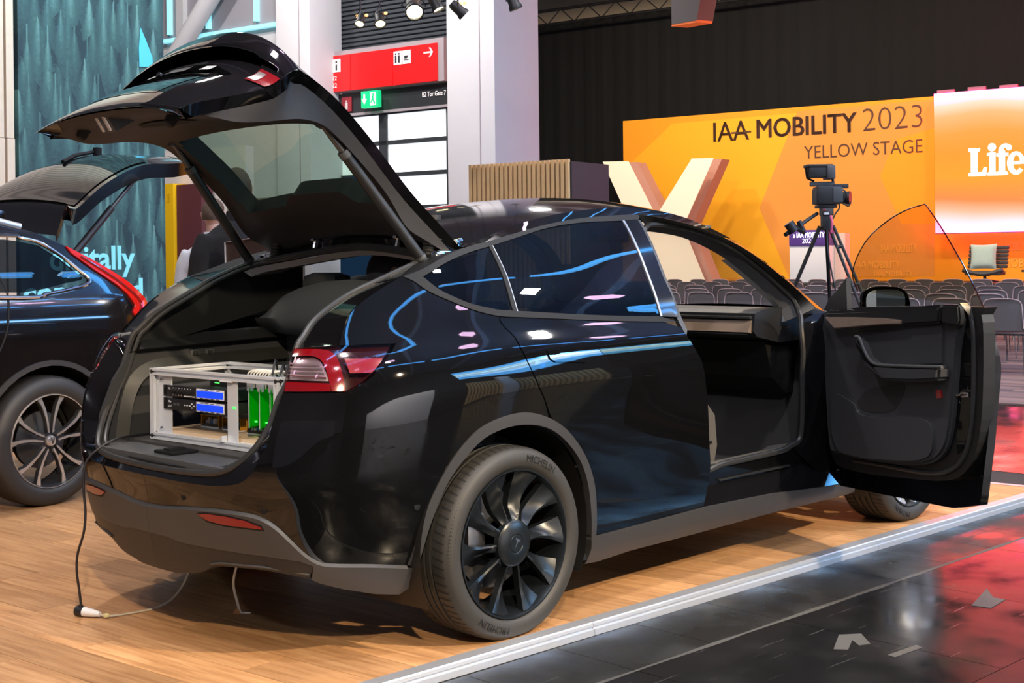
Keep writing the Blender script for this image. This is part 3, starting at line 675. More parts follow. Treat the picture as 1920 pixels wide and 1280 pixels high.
mat('screen_white', (.9, .9, .9), .5, emit=(1, 1, 1), estr=1.0); mat('screen_glow_white', (.9, .9, .9), .5, emit=(2.6, 1.0, 1.15), estr=1.0)
mat('screen_edge', (.20, .10, .14), .6)
scv, scT = [(6.402,5.159)][0]; scB = [(6.426,1.86)][0][1]
sc = tag(empty('stage_screen', uv(27.5, scv-3, scB)), 'glowing orange and white screen with large white lettering at right', 'screen')
q = MB(); q.box((27.56, scv-4.0, (scT+scB)/2), (.12, 8.0, scT-scB), UVM); under(q.build('display', 'screen'), sc)
for i in range(9):
    q = MB(); q.box((27.62, scv-.25-i*.72, scT+.05), (.10, .40, .10 if i % 2 else .07), UVM); under(q.build('top_bracket', 'screen_edge'), sc)
q = MB(); q.box((27.60, scv-4.0, scB-.012), (.18, 8.0, .024), UVM); under(q.build('lower_edge', 'screen_edge'), sc)
# heavy slab lettering, drawn in units of the capital height
la = [(5.604,3.168),(4.503,3.163),(5.597,3.817)]; LV, LZ, LH = la[0][0], la[0][1], la[2][1]-la[0][1]; LW = LH*.98
def glyph(polys, circles=()):
    q = MB(); M = UVM @ frame((27.49, LV, LZ), (0, -1, 0), (0, 0, 1))
    for P in polys: q.prism([(x*LW, y*LH) for x, y in P], 0, .004, M)
    for cx, cy, r in circles: q.prism([((cx+r*cos(a))*LW, (cy+r*sin(a))*LH) for a in np.linspace(0, 2*pi, 24)[:-1]], 0, .004, M)
    return under(q.build('lettering', 'screen_glow_white'), sc)
bx_ = lambda a, b, c, d: [(a, b), (c, b), (c, d), (a, d)]
glyph([bx_(.08, 0, .32, 1.0), [(0, .90), (.06, .86), (.36, .86), (.42, .92), (.42, 1.0), (0, 1.0)], [(0, 0), (.62, 0), (.66, .30), (.54, .30), (.48, .14), (.0, .12)]])
glyph([bx_(.74, 0, .96, .82), [(.66, .70), (.96, .74), (.96, .82), (.66, .80)], [(.66, 0), (1.02, 0), (1.02, .08), (.96, .13), (.72, .13), (.66, .08)]], [(.84, 1.0, .145)])
arcp = [(1.32+.25*cos(a), .84+.27*sin(a)) for a in np.linspace(radians(180), radians(40), 14)]+[(1.31+.07*cos(a), .84+.13*sin(a)) for a in np.linspace(radians(50), radians(180), 10)]
glyph([bx_(1.07, 0, 1.30, .86), arcp, bx_(.99, .66, 1.42, .78), [(.99, 0), (1.40, 0), (1.40, .08), (1.33, .13), (1.04, .13), (.99, .08)]], [(1.44, .96, .10)])
ring = [(1.68+.31*cos(a), .40+.41*sin(a)) for a in np.linspace(radians(8), radians(318), 34)]+[(1.70+.13*cos(a), .41+.27*sin(a)) for a in np.linspace(radians(310), radians(10), 30)]
for k in range(33): pass
q = MB(); n_ = 34; M = UVM @ frame((27.49, LV, LZ), (0, -1, 0), (0, 0, 1)); o_ = [(1.68+.31*cos(a), .40+.41*sin(a)) for a in np.linspace(radians(0), radians(322), n_)]; i_ = [(1.70+.125*cos(a), .41+.27*sin(a)) for a in np.linspace(radians(0), radians(318), n_)]
for k in range(n_-1): q.prism([(x*LW, y*LH) for x, y in (o_[k], o_[k+1], i_[k+1], i_[k])], 0, .004, M)
q.prism([(x*LW, y*LH) for x, y in bx_(1.55, .36, 1.99, .46)], 0, .0045, M); under(q.build('lettering', 'screen_glow_white'), sc)
glyph([[(2.02, .70), (2.16, .98), (2.06, 1.08), (1.98, .98)]], [(2.08, 1.0, .09)])
sring = [(2.42+.20*cos(a), .60+.20*sin(a)) for a in np.linspace(radians(30), radians(270), 16)]+[(2.42+.20*cos(a), .22+.20*sin(a)) for a in np.linspace(radians(90), radians(-150), 16)]
q = MB(); q.tube([M @ Vector((x*LW, y*LH, 0)) for x, y in sring], .09*LH, 8); under(q.build('lettering', 'screen_glow_white'), sc)
# big cream letter
yl = tag(empty('giant_letter', uv(26, 3, .72)), 'giant cream letter Y standing in front of the orange backdrop', 'letter')
YP = [(14.685,3.897),(13.905,3.871),(13.101,2.419),(12.055,3.844),(11.444,3.825),(12.319,2.127),(11.719,0.761),(11.675,0.667),(13.092,0.637)]
YP = [(a, max(b_, .725)) for a, b_ in YP]
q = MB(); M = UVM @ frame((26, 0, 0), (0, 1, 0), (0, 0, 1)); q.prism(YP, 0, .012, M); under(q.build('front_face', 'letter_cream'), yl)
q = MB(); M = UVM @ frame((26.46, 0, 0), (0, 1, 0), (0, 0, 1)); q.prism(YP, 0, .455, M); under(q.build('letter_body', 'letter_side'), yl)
# lectern
lc = tag(empty('lectern', uv(26, 1, .72)), 'white lectern with purple lettered top board on the stage', 'lectern')
lp = [(9.445,1.971),(8.459,2),(9.449,1.598),(9.46,0.711)]
mat('lectern_purple', (.10, .045, .27), .5); mat('lectern_white', (.80, .80, .84), .5); mat('lectern_side', (.85, .62, .52), .6)
v0, v1, z0, z1 = lp[0][0], lp[1][0], .72, lp[0][1]
q = MB(); q.box((26.25, (v0+v1)/2, (z0+lp[2][1])/2), (.5, v0-v1, lp[2][1]-z0), UVM, .01); under(q.build('body', 'lectern_white'), lc)
q = MB(); q.box((26.22, (v0+v1)/2, (z1+lp[2][1])/2), (.50, v0-v1, z1-lp[2][1]), UVM, .01); under(q.build('top_board', 'lectern_purple'), lc)
q = MB(); q.box((26.5, v1-.14, (z0+z1)/2-.04), (.30, .27, z1-z0-.08), UVM); under(q.build('side_wing', 'lectern_side'), lc)
a = [(9.329,1.788),(8.534,1.825),(9.328,1.917)]; under(fit_text('lettering', '» IAA MOBILITY', 'screen_white', a[0][0], a[1][0], a[0][1], a[2][1], 25.95, None, .012), lc)
a = [(9.099,1.657),(8.802,1.677),(9.098,1.772)]; under(fit_text('lettering', '2023', 'screen_white', a[0][0], a[1][0], a[0][1], a[2][1], 25.95, None, -.01), lc)
# lounge chair with pillow on the stage
mat('lounge', (.055, .048, .045), .6); mat('pillow', (.42, .52, .46), .8, noise=.1, nscale=20)
lg = tag(empty('lounge_chair', uv(25.8, -8, .72)), 'dark channelled lounge chair on a swivel foot on the stage', 'chair')
a = [(5.152,1.535),(4.293,1.546),(5.157,1.04),(4.742,0.933)]; vc = (a[0][0]+a[1][0])/2; wd = a[0][0]-a[1][0]; zt = a[0][1]; zs = a[2][1]
for i in range(6):
    z = zs+(zt-zs)*i/6; q = MB(); q.box((26.22+.03*i, vc, z+(zt-zs)/12), (.09, wd, (zt-zs)/6*.96), UVM, .03); under(q.build('back_channel', 'lounge'), lg)
q = MB(); q.tube([tuple(UVM @ Vector((25.85, vc-wd*.5+wd*t, zs-.03-.09*sin(pi*t)))) for t in np.linspace(0, 1, 9)], .05, 8); q.box((26.02, vc, zs-.10), (.40, wd*.92, .10), UVM, .04); under(q.build('seat_shell', 'lounge'), lg)
q = MB(); q.cyl(uv(26, vc, .74), uv(26, vc, zs-.1), .035, 10)
for k in range(4): q.cyl(uv(26, vc, .80), uv(26+.32*cos(k*pi/2+.8), vc+.32*sin(k*pi/2+.8), .748), .022, 8)
under(q.build('swivel_foot', 'dark_steel'), lg)
pl = MB(); V = []; F = []; n = 12
for sgn in (1, -1):
    b = len(V)
    for i in range(n+1):
        for j in range(n+1):
            x = -1+2*i/n; y = -1+2*j/n; e = (1-x**4)*(1-y**4); pin = 1-.07*(1-abs(x)**2)*(abs(y)**6)-.07*(1-abs(y)**2)*(abs(x)**6)
            V.append((x*.25*pin, y*.25*pin, sgn*.085*e**.6 if e > 0 else 0))
    for i in range(n):
        for j in range(n):
            f = (b+i*(n+1)+j, b+(i+1)*(n+1)+j, b+(i+1)*(n+1)+j+1, b+i*(n+1)+j+1); F.append(f if sgn > 0 else f[::-1])
a = [(4.773,1.296)][0]; M = UVM @ frame((25.68, a[0], a[1]), (0, -1, .02), (.22, 0, 1)); k = wd*.66/.5; pl.add([Vector(v)*k for v in V], F, True, M)
tag(pl.build('cushion', 'pillow'), 'pale grey green square cushion propped on the lounge chair', 'cushion')
lg.location += uv(-.42, 0); 
sd = tag(empty('side_table', uv(25.9, -9.5, .72)), 'small dark table edge at the right frame border on the stage', 'table')
a = [(3.942,0.976)][0]; q = MB(); q.lathe([(0, 0), (.36, 0), (.36, .05), (0, .05)], 24, UVM @ Matrix.Translation((25.9, a[0]-.28, a[1]-.02))); under(q.build('table_top', 'lounge'), sd)
q = MB(); q.cyl(uv(25.9, a[0]-.28, .73), uv(25.9, a[0]-.28, a[1]-.02), .03, 10); q.lathe([(0, 0), (.22, 0), (.20, .02), (0, .02)], 20, UVM @ Matrix.Translation((25.9, a[0]-.28, .722))); under(q.build('foot', 'dark_steel'), sd)
# ---- rows of conference chairs
mat('cord_pink', (.6, .08, .2), .5); mat('chair_grey', (.115, .105, .110), .85, noise=.12, nscale=90); mat('chair_seat', (.30, .22, .22), .8); mat('chair_pipe', (.50, .36, .36), .6)  # seat and piping colours include the pinkish light falling on them
def make_chair():
    t = empty('conference_chair')
    # local: faces +x
    def slab(name, m, wb, wt, z0, z1, x0, x1, th, curve, par):
        V = []; F = []; nv, nh = 6, 8
        for s in (0, 1):
            for i in range(nv+1):
                k = i/nv; z = z0+(z1-z0)*k
                for j in range(nh+1):
                    y = -1+2*j/nh; wdt = (wb+(wt-wb)*k)/2
                    if k > .55: wdt *= (1-.28*((k-.55)/.45)**3.2)
                    V.append((x0+(x1-x0)*k+curve*y*y*.0-curve*(1-y*y)+(th if s else 0)-(th*.35 if (s and abs(y) > .95) else 0), y*wdt, z-(.012*(y**4) if k > .9 else 0)))
        N = (nv+1)*(nh+1); g = lambda s, i, j: s*N+i*(nh+1)+j
        for i in range(nv):
            for j in range(nh): F.append((g(0,i,j), g(0,i+1,j), g(0,i+1,j+1), g(0,i,j+1))); F.append((g(1,i,j), g(1,i,j+1), g(1,i+1,j+1), g(1,i+1,j)))
        for i in range(nv): F.append((g(0,i,0), g(1,i,0), g(1,i+1,0), g(0,i+1,0))); F.append((g(0,i,nh), g(0,i+1,nh), g(1,i+1,nh), g(1,i,nh)))
        for j in range(nh): F.append((g(0,0,j), g(0,0,j+1), g(1,0,j+1), g(1,0,j))); F.append((g(0,nv,j), g(1,nv,j), g(1,nv,j+1), g(0,nv,j+1)))
        o = new_obj(name, V, F, m, par, True); o.data.set_sharp_from_angle(angle=radians(50)); return o
    slab('backrest', 'chair_grey', .47, .46, .47, .835, -.225, -.285, .035, .03, t)
    q = MB(); q.tube(spl([(-.250-.03, -.235, .50), (-.27-.012, -.225, .66), (-.287, -.205, .80), (-.292-.025, -.12, .838), (-.294-.03, 0, .841), (-.292-.025, .12, .838), (-.287, .205, .80), (-.27-.012, .225, .66), (-.25-.03, .235, .50)], 4), .006, 6); q.build('edge_piping', 'chair_pipe', t)
    q = MB(); q.box((0, 0, .455), (.44, .47, .05), None, .022); q.build('seat', 'chair_seat', t)
    q = MB(); q.box((-.01, 0, .424), (.42, .45, .02), None, .008); q.build('seat_shell', 'plastic_dark', t)
    for sy in (-1, 1):
        q = MB(); q.tube([(-.20, sy*.20, .42), (-.235, sy*.225, .20), (-.26, sy*.235, -.027)], .0115, 8); q.build('leg', 'chrome', t)
        q = MB(); q.tube([(.17, sy*.20, .42), (.215, sy*.225, .20), (.24, sy*.235, -.027)], .0115, 8); q.build('leg', 'chrome', t)
        q = MB(); q.tube([(.1, sy*.232, .425), (-.2, sy*.236, .43), (-.24, sy*.236, .47), (-.262, sy*.232, .62)], .010, 8); q.build('back_bracket', 'dark_steel', t)
    return t
rows = [(12.0, 1640), (13.9, 1236), (15.8, 1236), (18.2, 1236), (21.0, 1236), (24.0, 1236)]
NTH = ['first', 'second', 'third', 'fourth', 'fifth', 'sixth', 'seventh', 'eighth', 'ninth', 'tenth', 'eleventh', 'twelfth', 'thirteenth', 'fourteenth', 'fifteenth', 'sixteenth', 'seventeenth', 'eighteenth', 'nineteenth', 'twentieth']
ORD = ['nearest', 'second', 'third', 'fourth', 'fifth', 'farthest']
proto = None; nch = 0
for r, (u, px0) in enumerate(rows):
    vr = vat(u, 1935)
    k0 = math.ceil((vr-.2)/.59); k1 = math.floor(vat(u, px0)/.59)
    for k in range(k1, k0-1, -1):
        if proto is None: proto = make_chair(); o = proto
        else: o = copy_tree(proto)
        jit = .5*sin(k*3.1+r*1.7)
        o.location = uv(u+.05*jit, k*.59+(.12 if r % 2 else 0)+.02*jit, 0); o.rotation_euler = (0, 0, HA+.06*jit); nch += 1
        tag(o, f'grey conference chair, {NTH[k1-k]} from left in the {ORD[r]} row of seats', 'chair', f'conference chairs in the {ORD[r]} row')
# ---- broadcast camera on its tripod
bc = tag(empty('broadcast_camera', uv(9.0, -3, -.03)), 'black broadcast camera with viewfinder hood on a tripod head', 'camera')
tp_ = tag(empty('camera_tripod', uv(9.0, -3, -.03)), 'black twin-tube tripod with long pan handle under the camera', 'tripod')
CD = 13.0
def cb(name, x0, y0, x1, y1, th, m='lamp_body', par=bc, dz=0., bev=.01):
    """solid whose face as seen from the aisle spans the two corners, th deep"""
    A_ = Vector(PIX(x0, y0, CD)); B_ = Vector(PIX(x1, y1, CD)); c = (A_+B_)/2; rt = Vector((.7055, -.7087, 0))
    wd = abs((B_-A_).dot(rt)); q = MB(); M = frame(c, rt, (.7087, .7055, 0)); q.box((0, dz, 0), (wd, th, abs(A_.z-B_.z)), M, bev); return under(q.build(name, m), par)
def PIX(x, y, D):
    X, Y = x-960, y-485; a = (X-.011*Y)/2499; b = (Y+.011*X)/2499
    return (-3.403+D*(a*.7055+.7087), -4.321+D*(-a*.7087+.7055), 1.363-D*b)
cb('hood', 1514, 313, 1558, 333, .16); cb('viewfinder', 1546, 311, 1562, 336, .20, 'dark_steel'); cb('hood_lip', 1509, 309, 1558, 314, .18)
cb('handle_bar', 1518, 341, 1562, 349, .05, 'plastic_grey'); cb('body', 1528, 350, 1572, 383, .22, 'plastic_dark'); cb('rear_pack', 1526, 354, 1540, 383, .20, 'lamp_body')
cb('side_panel', 1556, 352, 1575, 380, .24, 'plastic_grey'); cb('microphone', 1562, 345, 1590, 353, .05)
q = MB(); q.cyl(PIX(1572, 371, CD), PIX(1594, 371, CD-.05), .055, 14, .068); under(q.build('lens', 'lamp_body'), bc)
q = MB(); q.tube([PIX(1510, 314, CD), PIX(1513, 334, CD), PIX(1526, 340, CD)], .012, 6); under(q.build('viewfinder_arm', 'lamp_body'), bc); q = MB(); q.tube([PIX(1560, 330, CD), PIX(1562, 345, CD)], .014, 6); under(q.build('viewfinder_arm', 'lamp_body'), bc)
for pts in ([(1574, 352), (1585, 360), (1582, 372), (1574, 380)], [(1572, 378), (1573, 390), (1566, 400), (1560, 412)], [(1578, 380), (1590, 386), (1594, 378)]):
    q = MB(); q.tube(spl([PIX(x, y, CD-.1) for x, y in pts], 5), .008, 5); under(q.build('cable', 'lamp_body'), bc)
cb('fluid_head', 1538, 387, 1560, 404, .14, 'dark_steel', tp_); cb('tilt_plate', 1530, 384.5, 1566, 390, .16, 'lamp_body', tp_); cb('head_bowl', 1540, 402, 1556, 432, .12, 'lamp_body', tp_)
cb('red_tag', 1539, 392, 1545, 396, .17, 'lens_red', tp_, bev=.004); cb('white_tag', 1541, 399, 1550, 403, .17, 'white_plastic', tp_, bev=.004)
q = MB(); q.cyl(PIX(1532, 400, CD), PIX(1472, 440, CD-.3), .018, 8, .022); under(q.build('pan_handle', 'lamp_body'), tp_)
q = MB(); q.cyl(PIX(1478, 418, CD-.3), PIX(1489, 434, CD-.3), .05, 10); q.cyl(PIX(1497, 414, CD-.2), PIX(1506, 433, CD-.2), .025, 8); q.cyl(PIX(1490, 426, CD-.3), PIX(1507, 436, CD-.2), .022, 8); under(q.build('zoom_control', 'lamp_body'), tp_)
top = Vector(PIX(1546, 420, CD)); 
def leg(pa, foot, twin):
    pa = Vector(pa); foot = Vector(foot); d = foot-pa; sd_ = d.cross(Vector((.7, .7, 0))).normalized()*.035; mid = pa+d*.52
    q = MB()
    if twin:
        for s in (-1, 1): q.cyl(pa+sd_*s*.6, mid+sd_*s, .016, 8)
        for t in (.12, .34, .52): q.cyl(pa+d*t-sd_, pa+d*t+sd_, .018, 8)
        q.cyl(mid-d*.03, foot, .020, 8); q.cyl(mid+d*.05+sd_*.7, foot-d*.1+sd_*.6, .010, 6)
    else: q.cyl(pa, mid, .020, 8, .018); q.cyl(mid-d*.02, foot, .015, 8); q.cyl(mid-d*.02, mid+d*.03, .028, 8)
    under(q.build('leg', 'lamp_body'), tp_)
def ground(x, y, z=-.028):
    D = (1.363-z)*2499/(y-485+.011*(x-960)); return PIX(x, y, D)
base = Vector((top.x, top.y, -.028))
rt = Vector((.7055, -.7087, 0)); fw_ = Vector((.7087, .7055, 0))
leg(PIX(1537, 424, CD), base-rt*.72+fw_*.25, False); leg(PIX(1558, 424, CD), base+rt*.62-fw_*.45, True); leg(PIX(1549, 426, CD), base+rt*.25+fw_*.75, False)
q = MB(); q.tube(spl([PIX(1550, 430, CD-.1), PIX(1552, 470, CD-.15), PIX(1560, 515, CD-.2), PIX(1566, 545, CD-.2)], 5), .008, 5); under(q.build('cable', 'lamp_body'), tp_)
q = MB(); q.tube(spl([PIX(1557, 404, CD-.12), PIX(1560, 418, CD-.15), PIX(1558, 436, CD-.15)], 5), .012, 6); under(q.build('pink_cord', 'cord_pink'), tp_)

under(fit_text('lettering', 'B2 Tor Gate 7', 'sign_white', *(lambda p: (p[0][0], p[1][0], p[0][1], p[2][1]))([(10.107,4.025),(9.618,4.029),(10.106,4.104)]), 12.89, None), gate)
# ================================================================ THE BLACK CAR
# ---------------------------------------------------------------- car body surface: plan curve + height offsets
def cub(xs, ys):
    xs=np.array(xs,float); ys=np.array(ys,float); n=len(xs); h=np.diff(xs)
    A=np.zeros((n,n)); b=np.zeros((n,)+ys.shape[1:]); A[0,0]=A[-1,-1]=1
    for i in range(1,n-1):
        A[i,i-1]=h[i-1]; A[i,i]=2*(h[i-1]+h[i]); A[i,i+1]=h[i]
        b[i]=3*((ys[i+1]-ys[i])/h[i]-(ys[i]-ys[i-1])/h[i-1])
    c=np.linalg.solve(A,b)
    def f(x):
        x=np.asarray(x,float); k=np.clip(np.searchsorted(xs,x)-1,0,n-2); d=x-xs[k]
        bb=(ys[k+1]-ys[k])/h[k]-h[k]*(2*c[k]+c[k+1])/3 if ys.ndim==1 else (ys[k+1]-ys[k])/h[k][...,None]-h[k][...,None]*(2*c[k]+c[k+1])/3
        dd=(c[k+1]-c[k])/(3*h[k]) if ys.ndim==1 else (c[k+1]-c[k])/(3*h[k][...,None])
        if ys.ndim>1: d=d[...,None]
        return ys[k]+d*(bb+d*(c[k]+d*dd))
    return f
def pchip(xs, ys):
    xs=np.array(xs,float); ys=np.array(ys,float); h=np.diff(xs); d=np.diff(ys)/h; n=len(xs); m=np.zeros(n)
    m[0]=d[0]; m[-1]=d[-1]
    for i in range(1,n-1):
        if d[i-1]*d[i]>0:
            w1=2*h[i]+h[i-1]; w2=h[i]+2*h[i-1]; m[i]=(w1+w2)/(w1/d[i-1]+w2/d[i])
    def f(x):
        x=np.asarray(x,float); k=np.clip(np.searchsorted(xs,x)-1,0,n-2); t=(x-xs[k])/h[k]
        return ((1+2*t)*(1-t)**2*ys[k]+t*(1-t)**2*h[k]*m[k]+t*t*(3-2*t)*ys[k+1]+t*t*(t-1)*h[k]*m[k+1])
    return f
PLAN=[(3.74,0),(3.72,.3),(3.62,.58),(3.42,.80),(3.1,.91),(2.75,.945),(2.3,.957),(1.8,.96),(1.3,.96),(.8,.957),(.3,.955),(0,.95),(-.25,.937),(-.45,.913),(-.6,.875),(-.72,.815),(-.80,.745),(-.865,.64),(-.91,.50),(-.945,.27),(-.955,0)]
_pl=np.array(PLAN); _ch=np.r_[0,np.cumsum(np.hypot(*np.diff(_pl,axis=0).T))]
_s0=np.interp(0.0,_pl[::-1,0],_ch[::-1])
_B=cub(_ch-_s0,_pl)
SEND=_ch[-1]-_s0; SBEG=-_s0
def planpt(s):
    # s grows forward along the side (s ~ x), negative behind the rear axle
    t=-np.asarray(s,float)
    p=_B(t); q=_B(t+1e-3)-_B(t-1e-3)
    n=np.stack([-q[...,1],q[...,0]],-1); n/=np.linalg.norm(n,axis=-1,keepdims=True)
    return p,-n   # outward? fixed below
ZS=[.15,.25,.35,.5,.65,.8,.9,.97,1.03,1.1,1.2,1.3,1.4,1.5,1.58]
OFF={ 3.6:[.20,.12,.05,.0,.0,.02,.10,.20,.30,.40,.5,.6,.7,.8,.9],
 2.6:[.12,.06,.045,.03,.015,.004,.01,.03,.06,.12,.20,.28,.35,.42,.47],
 1.2:[.12,.07,.050,.038,.022,.008,.000,.0115,.026,.072,.125,.187,.25,.325,.40],
 .5: [.12,.07,.050,.036,.020,.006,.000,.0115,.027,.072,.125,.187,.26,.345,.42],
 0.: [.14,.08,.050,.032,.014,.001,.001,.014,.034,.076,.130,.192,.28,.38,.46],
-.3: [.15,.09,.055,.032,.012,.000,.003,.017,.043,.088,.145,.215,.31,.42,.50],
-.6: [.17,.11,.060,.030,.008,.000,.012,.032,.060,.118,.20,.29,.39,.5,.58],
-.85:[.16,.11,.065,.028,.002,.006,.030,.056,.088,.15,.25,.36,.47,.58,.66],
-1.15:[.13,.085,.055,.026,.000,.015,.050,.085,.12,.19,.29,.4,.5,.6,.7],
-1.6:[.11,.07,.045,.024,.000,.020,.060,.10,.14,.21,.31,.4,.5,.6,.7]}
_sk=sorted(OFF); _zf={k:pchip(ZS,OFF[k]) for k in _sk}
# dense smoothed table for the offsets
_TS=np.arange(-1.70,3.71,.02); _TZ=np.arange(.15,1.5801,.01)
_T=cub(_sk,np.stack([_zf[k](_TZ) for k in _sk]))(_TS)
_kz=np.exp(-.5*(np.arange(-3,4)/1.3)**2); _kz/=_kz.sum()
_T=np.apply_along_axis(lambda a:np.convolve(np.pad(a,3,mode='reflect',reflect_type='odd'),_kz,'valid'),1,_T)
def off(s,z):
    a=np.clip((np.asarray(s,float)-_TS[0])/.02,0,len(_TS)-1.001); b=np.clip((np.asarray(z,float)-_TZ[0])/.01,0,len(_TZ)-1.001)
    i=a.astype(int); j=b.astype(int); a=a-i; b=b-j
    return (_T[i,j]*(1-a)+_T[i+1,j]*a)*(1-b)+(_T[i,j+1]*(1-a)+_T[i+1,j+1]*a)*b
def surf(s,z,d=0.0):
    z=np.asarray(z,float); p,n=planpt(s); q=p+n*(d-off(s,z))[...,None]
    return np.stack([q[...,0],-q[...,1],z+0*q[...,0]],-1)     # right side of the car: y negative
def surfn(s,z):
    e=.012; a=surf(s+e,z)-surf(s-e,z); b=surf(s,z+e)-surf(s,z-e)
    n=np.cross(a,b); n/=np.linalg.norm(n,axis=-1,keepdims=True); return n

def poly_area(P): return .5*sum(P[i][0]*P[(i+1) % len(P)][1]-P[(i+1) % len(P)][0]*P[i][1] for i in range(len(P)))
def dense(P, step, closed=True):
    out = []; n = len(P)
    for i in range(n if closed else n-1):
        a, b = np.array(P[i]), np.array(P[(i+1) % n]); k = max(1, int(math.ceil(np.linalg.norm(b-a)/step)))
        out += [tuple(a+(b-a)*j/k) for j in range(k)]
    if not closed: out.append(tuple(P[-1]))
    q = [out[0]]
    for p in out[1:]:
        if abs(p[0]-q[-1][0])+abs(p[1]-q[-1][1]) > 1e-4: q.append(p)
    if closed and abs(q[0][0]-q[-1][0])+abs(q[0][1]-q[-1][1]) < 1e-4: q.pop()
    return q
def fill2d(P, step, hole=None):
    """triangles inside a closed outline, with an even inner lattice"""
    P = dense(P, step)
    if poly_area(P) < 0: P = P[::-1]
    xs = [p[0] for p in P]; ys = [p[1] for p in P]; pa = np.array(P); inner = []
    y = min(ys)+step*.5; r = 0
    while y < max(ys):
        x = min(xs)+step*(.5 if r % 2 else 1)
        while x < max(xs):
            if inside((x, y), P) and np.min(np.hypot(pa[:, 0]-x, pa[:, 1]-y)) > step*.55: inner.append((x, y))
            x += step
        y += step*.87; r += 1
    vs = [Vector(p) for p in P+inner]; res = delaunay_2d_cdt(vs, [], [list(range(len(P)))], 1, 1e-6)
    return [tuple(v) for v in res[0]], [tuple(f) for f in res[2]], P
def skin(name, P, m, parent, fn, fnn, step=.03, flange=.014, both=False, mirror=False, thick_in=None):
    """outline P in a 2-D chart -> part on the surface fn(a,b,d) with normals fnn(a,b); flange folds the edge inwards"""
    V2, F, B = fill2d(P, step); V2 = np.array(V2); B = np.array(B)
    V = fn(V2[:, 0], V2[:, 1], 0.0); N = fnn(V2[:, 0], V2[:, 1]); c = V.mean(0)
    k = len(V)
    f0 = F[0]; nn = np.cross(V[f0[1]]-V[f0[0]], V[f0[2]]-V[f0[0]])
    if nn @ N[f0[0]] < 0: F = [f[::-1] for f in F]
    faces = list(F); verts = [V]; norms = [N]
    if flange:
        b0 = fn(B[:, 0], B[:, 1], 0.0); b1 = fn(B[:, 0], B[:, 1], -flange); nb = len(b0); z = np.zeros_like(b0)
        verts += [b0, b1]; norms += [z, z]
        for i in range(nb): j = (i+1) % nb; faces.append((k+i, k+nb+i, k+nb+j, k+j))
    V = np.concatenate(verts); N = np.concatenate(norms)
    if mirror or both:
        Vm = V*np.array([1, -1, 1]); Nm = N*np.array([1, -1, 1]); fm = [f[::-1] for f in faces]
        if mirror: V, N, faces = Vm, Nm, fm
        else: n0 = len(V); V = np.concatenate([V, Vm]); N = np.concatenate([N, Nm]); faces = faces+[tuple(i+n0 for i in f) for f in fm]
    return new_obj(name, V.tolist(), faces, m, parent, normals=N.tolist())
def bpanel(name, P, m, parent, d=0., **kw):
    return skin(name, P, m, parent, lambda a, b, o: surf(a, b, d+o), surfn, **kw)
def ribbon3(name, A, B, m, parent, n=40, mirror=False, rows=1, bulge=0.):
    """strip between two 3-D curves"""
    def rs(P):
        P = np.array(P, float); s = np.r_[0, np.cumsum(np.linalg.norm(np.diff(P, axis=0), axis=1))]; t = np.linspace(0, s[-1], n)
        return np.stack([np.interp(t, s, P[:, i]) for i in range(3)], 1)
    a, b = rs(A), rs(B); V = []; F = []
    for k in range(rows+1): V.append(a+(b-a)*k/rows)
    V = np.concatenate(V)
    for k in range(rows):
        for i in range(n-1): F.append((k*n+i, k*n+i+1, (k+1)*n+i+1, (k+1)*n+i))
    if mirror: V = V*np.array([1, -1, 1])
    return new_obj(name, V.tolist(), F, m, parent, True)
def S3(P, d=0.):
    P = np.array(P); return surf(P[:, 0], P[:, 1], d)
car = tag(empty('car', (0, 0, 0)), 'black electric SUV with raised tailgate and open front passenger door', 'car')
# ---- outlines on the body side, as (distance along the body, height)
DLO_LOW = [(-0.348,1.305),(-0.312,1.287),(-0.265,1.249),(-0.172,1.207),(-0.082,1.175),(0.017,1.154),(0.143,1.145),(0.36,1.13),(0.652,1.111),(1.012,1.093)]
DLO_TOP = [(-0.348,1.305),(-0.257,1.328),(-0.102,1.379),(0.033,1.411),(0.145,1.431),(0.339,1.468),(0.543,1.504),(0.77,1.532),(1.036,1.548),(1.131,1.55)]
G_LOW = [(-0.265,1.303),(-0.223,1.259),(-0.162,1.227),(-0.095,1.201),(-0.011,1.183),(0.028,1.176),(0.104,1.171),(0.371,1.15),(0.664,1.131),(0.918,1.12)]
G_TOP = [(-0.265,1.303),(-0.122,1.354),(0.015,1.389),(0.142,1.413),(0.301,1.445),(0.528,1.489),(0.75,1.512),(0.996,1.522)]
RAIL_F = [(1.131,1.55),(1.226,1.545),(1.431,1.512),(1.65,1.446),(1.83,1.358),(1.986,1.235),(2.093,1.114)]
DOOR_R = [(0.015,1.151),(0.006,1.138),(0.02,1.11),(0.045,1.079),(0.054,1.035),(0.076,0.972),(0.106,0.902),(0.141,0.842),(0.171,0.774)]
DOOR_F = [(1.009,1.089),(1.032,1.029),(1.083,0.946),(1.097,0.909),(1.124,0.818),(1.148,0.723),(1.172,0.583),(1.193,0.46),(1.162,0.313)]
FLARE_O = [(-0.452,0.322),(-0.389,0.523),(-0.309,0.658),(-0.227,0.74),(-0.14,0.785),(-0.025,0.807),(0.074,0.803),(0.165,0.776),(0.251,0.732),(0.331,0.666),(0.4,0.584),(0.449,0.485),(0.469,0.372),(0.479,0.286)]
FLARE_I = [(-0.409,0.311),(-0.385,0.417),(-0.351,0.511),(-0.305,0.603),(-0.232,0.68),(-0.158,0.733),(-0.066,0.759),(0.029,0.764),(0.132,0.748),(0.216,0.712),(0.296,0.653),(0.364,0.58),(0.41,0.49),(0.437,0.377),(0.452,0.286)]
SEAM = [(-0.318,0.663),(-0.623,0.697),(-0.667,0.823),(-0.695,0.926)]
LAMP_B = [(-0.695,0.927),(-0.635,0.952),(-0.568,0.998),(-0.475,1.079)]
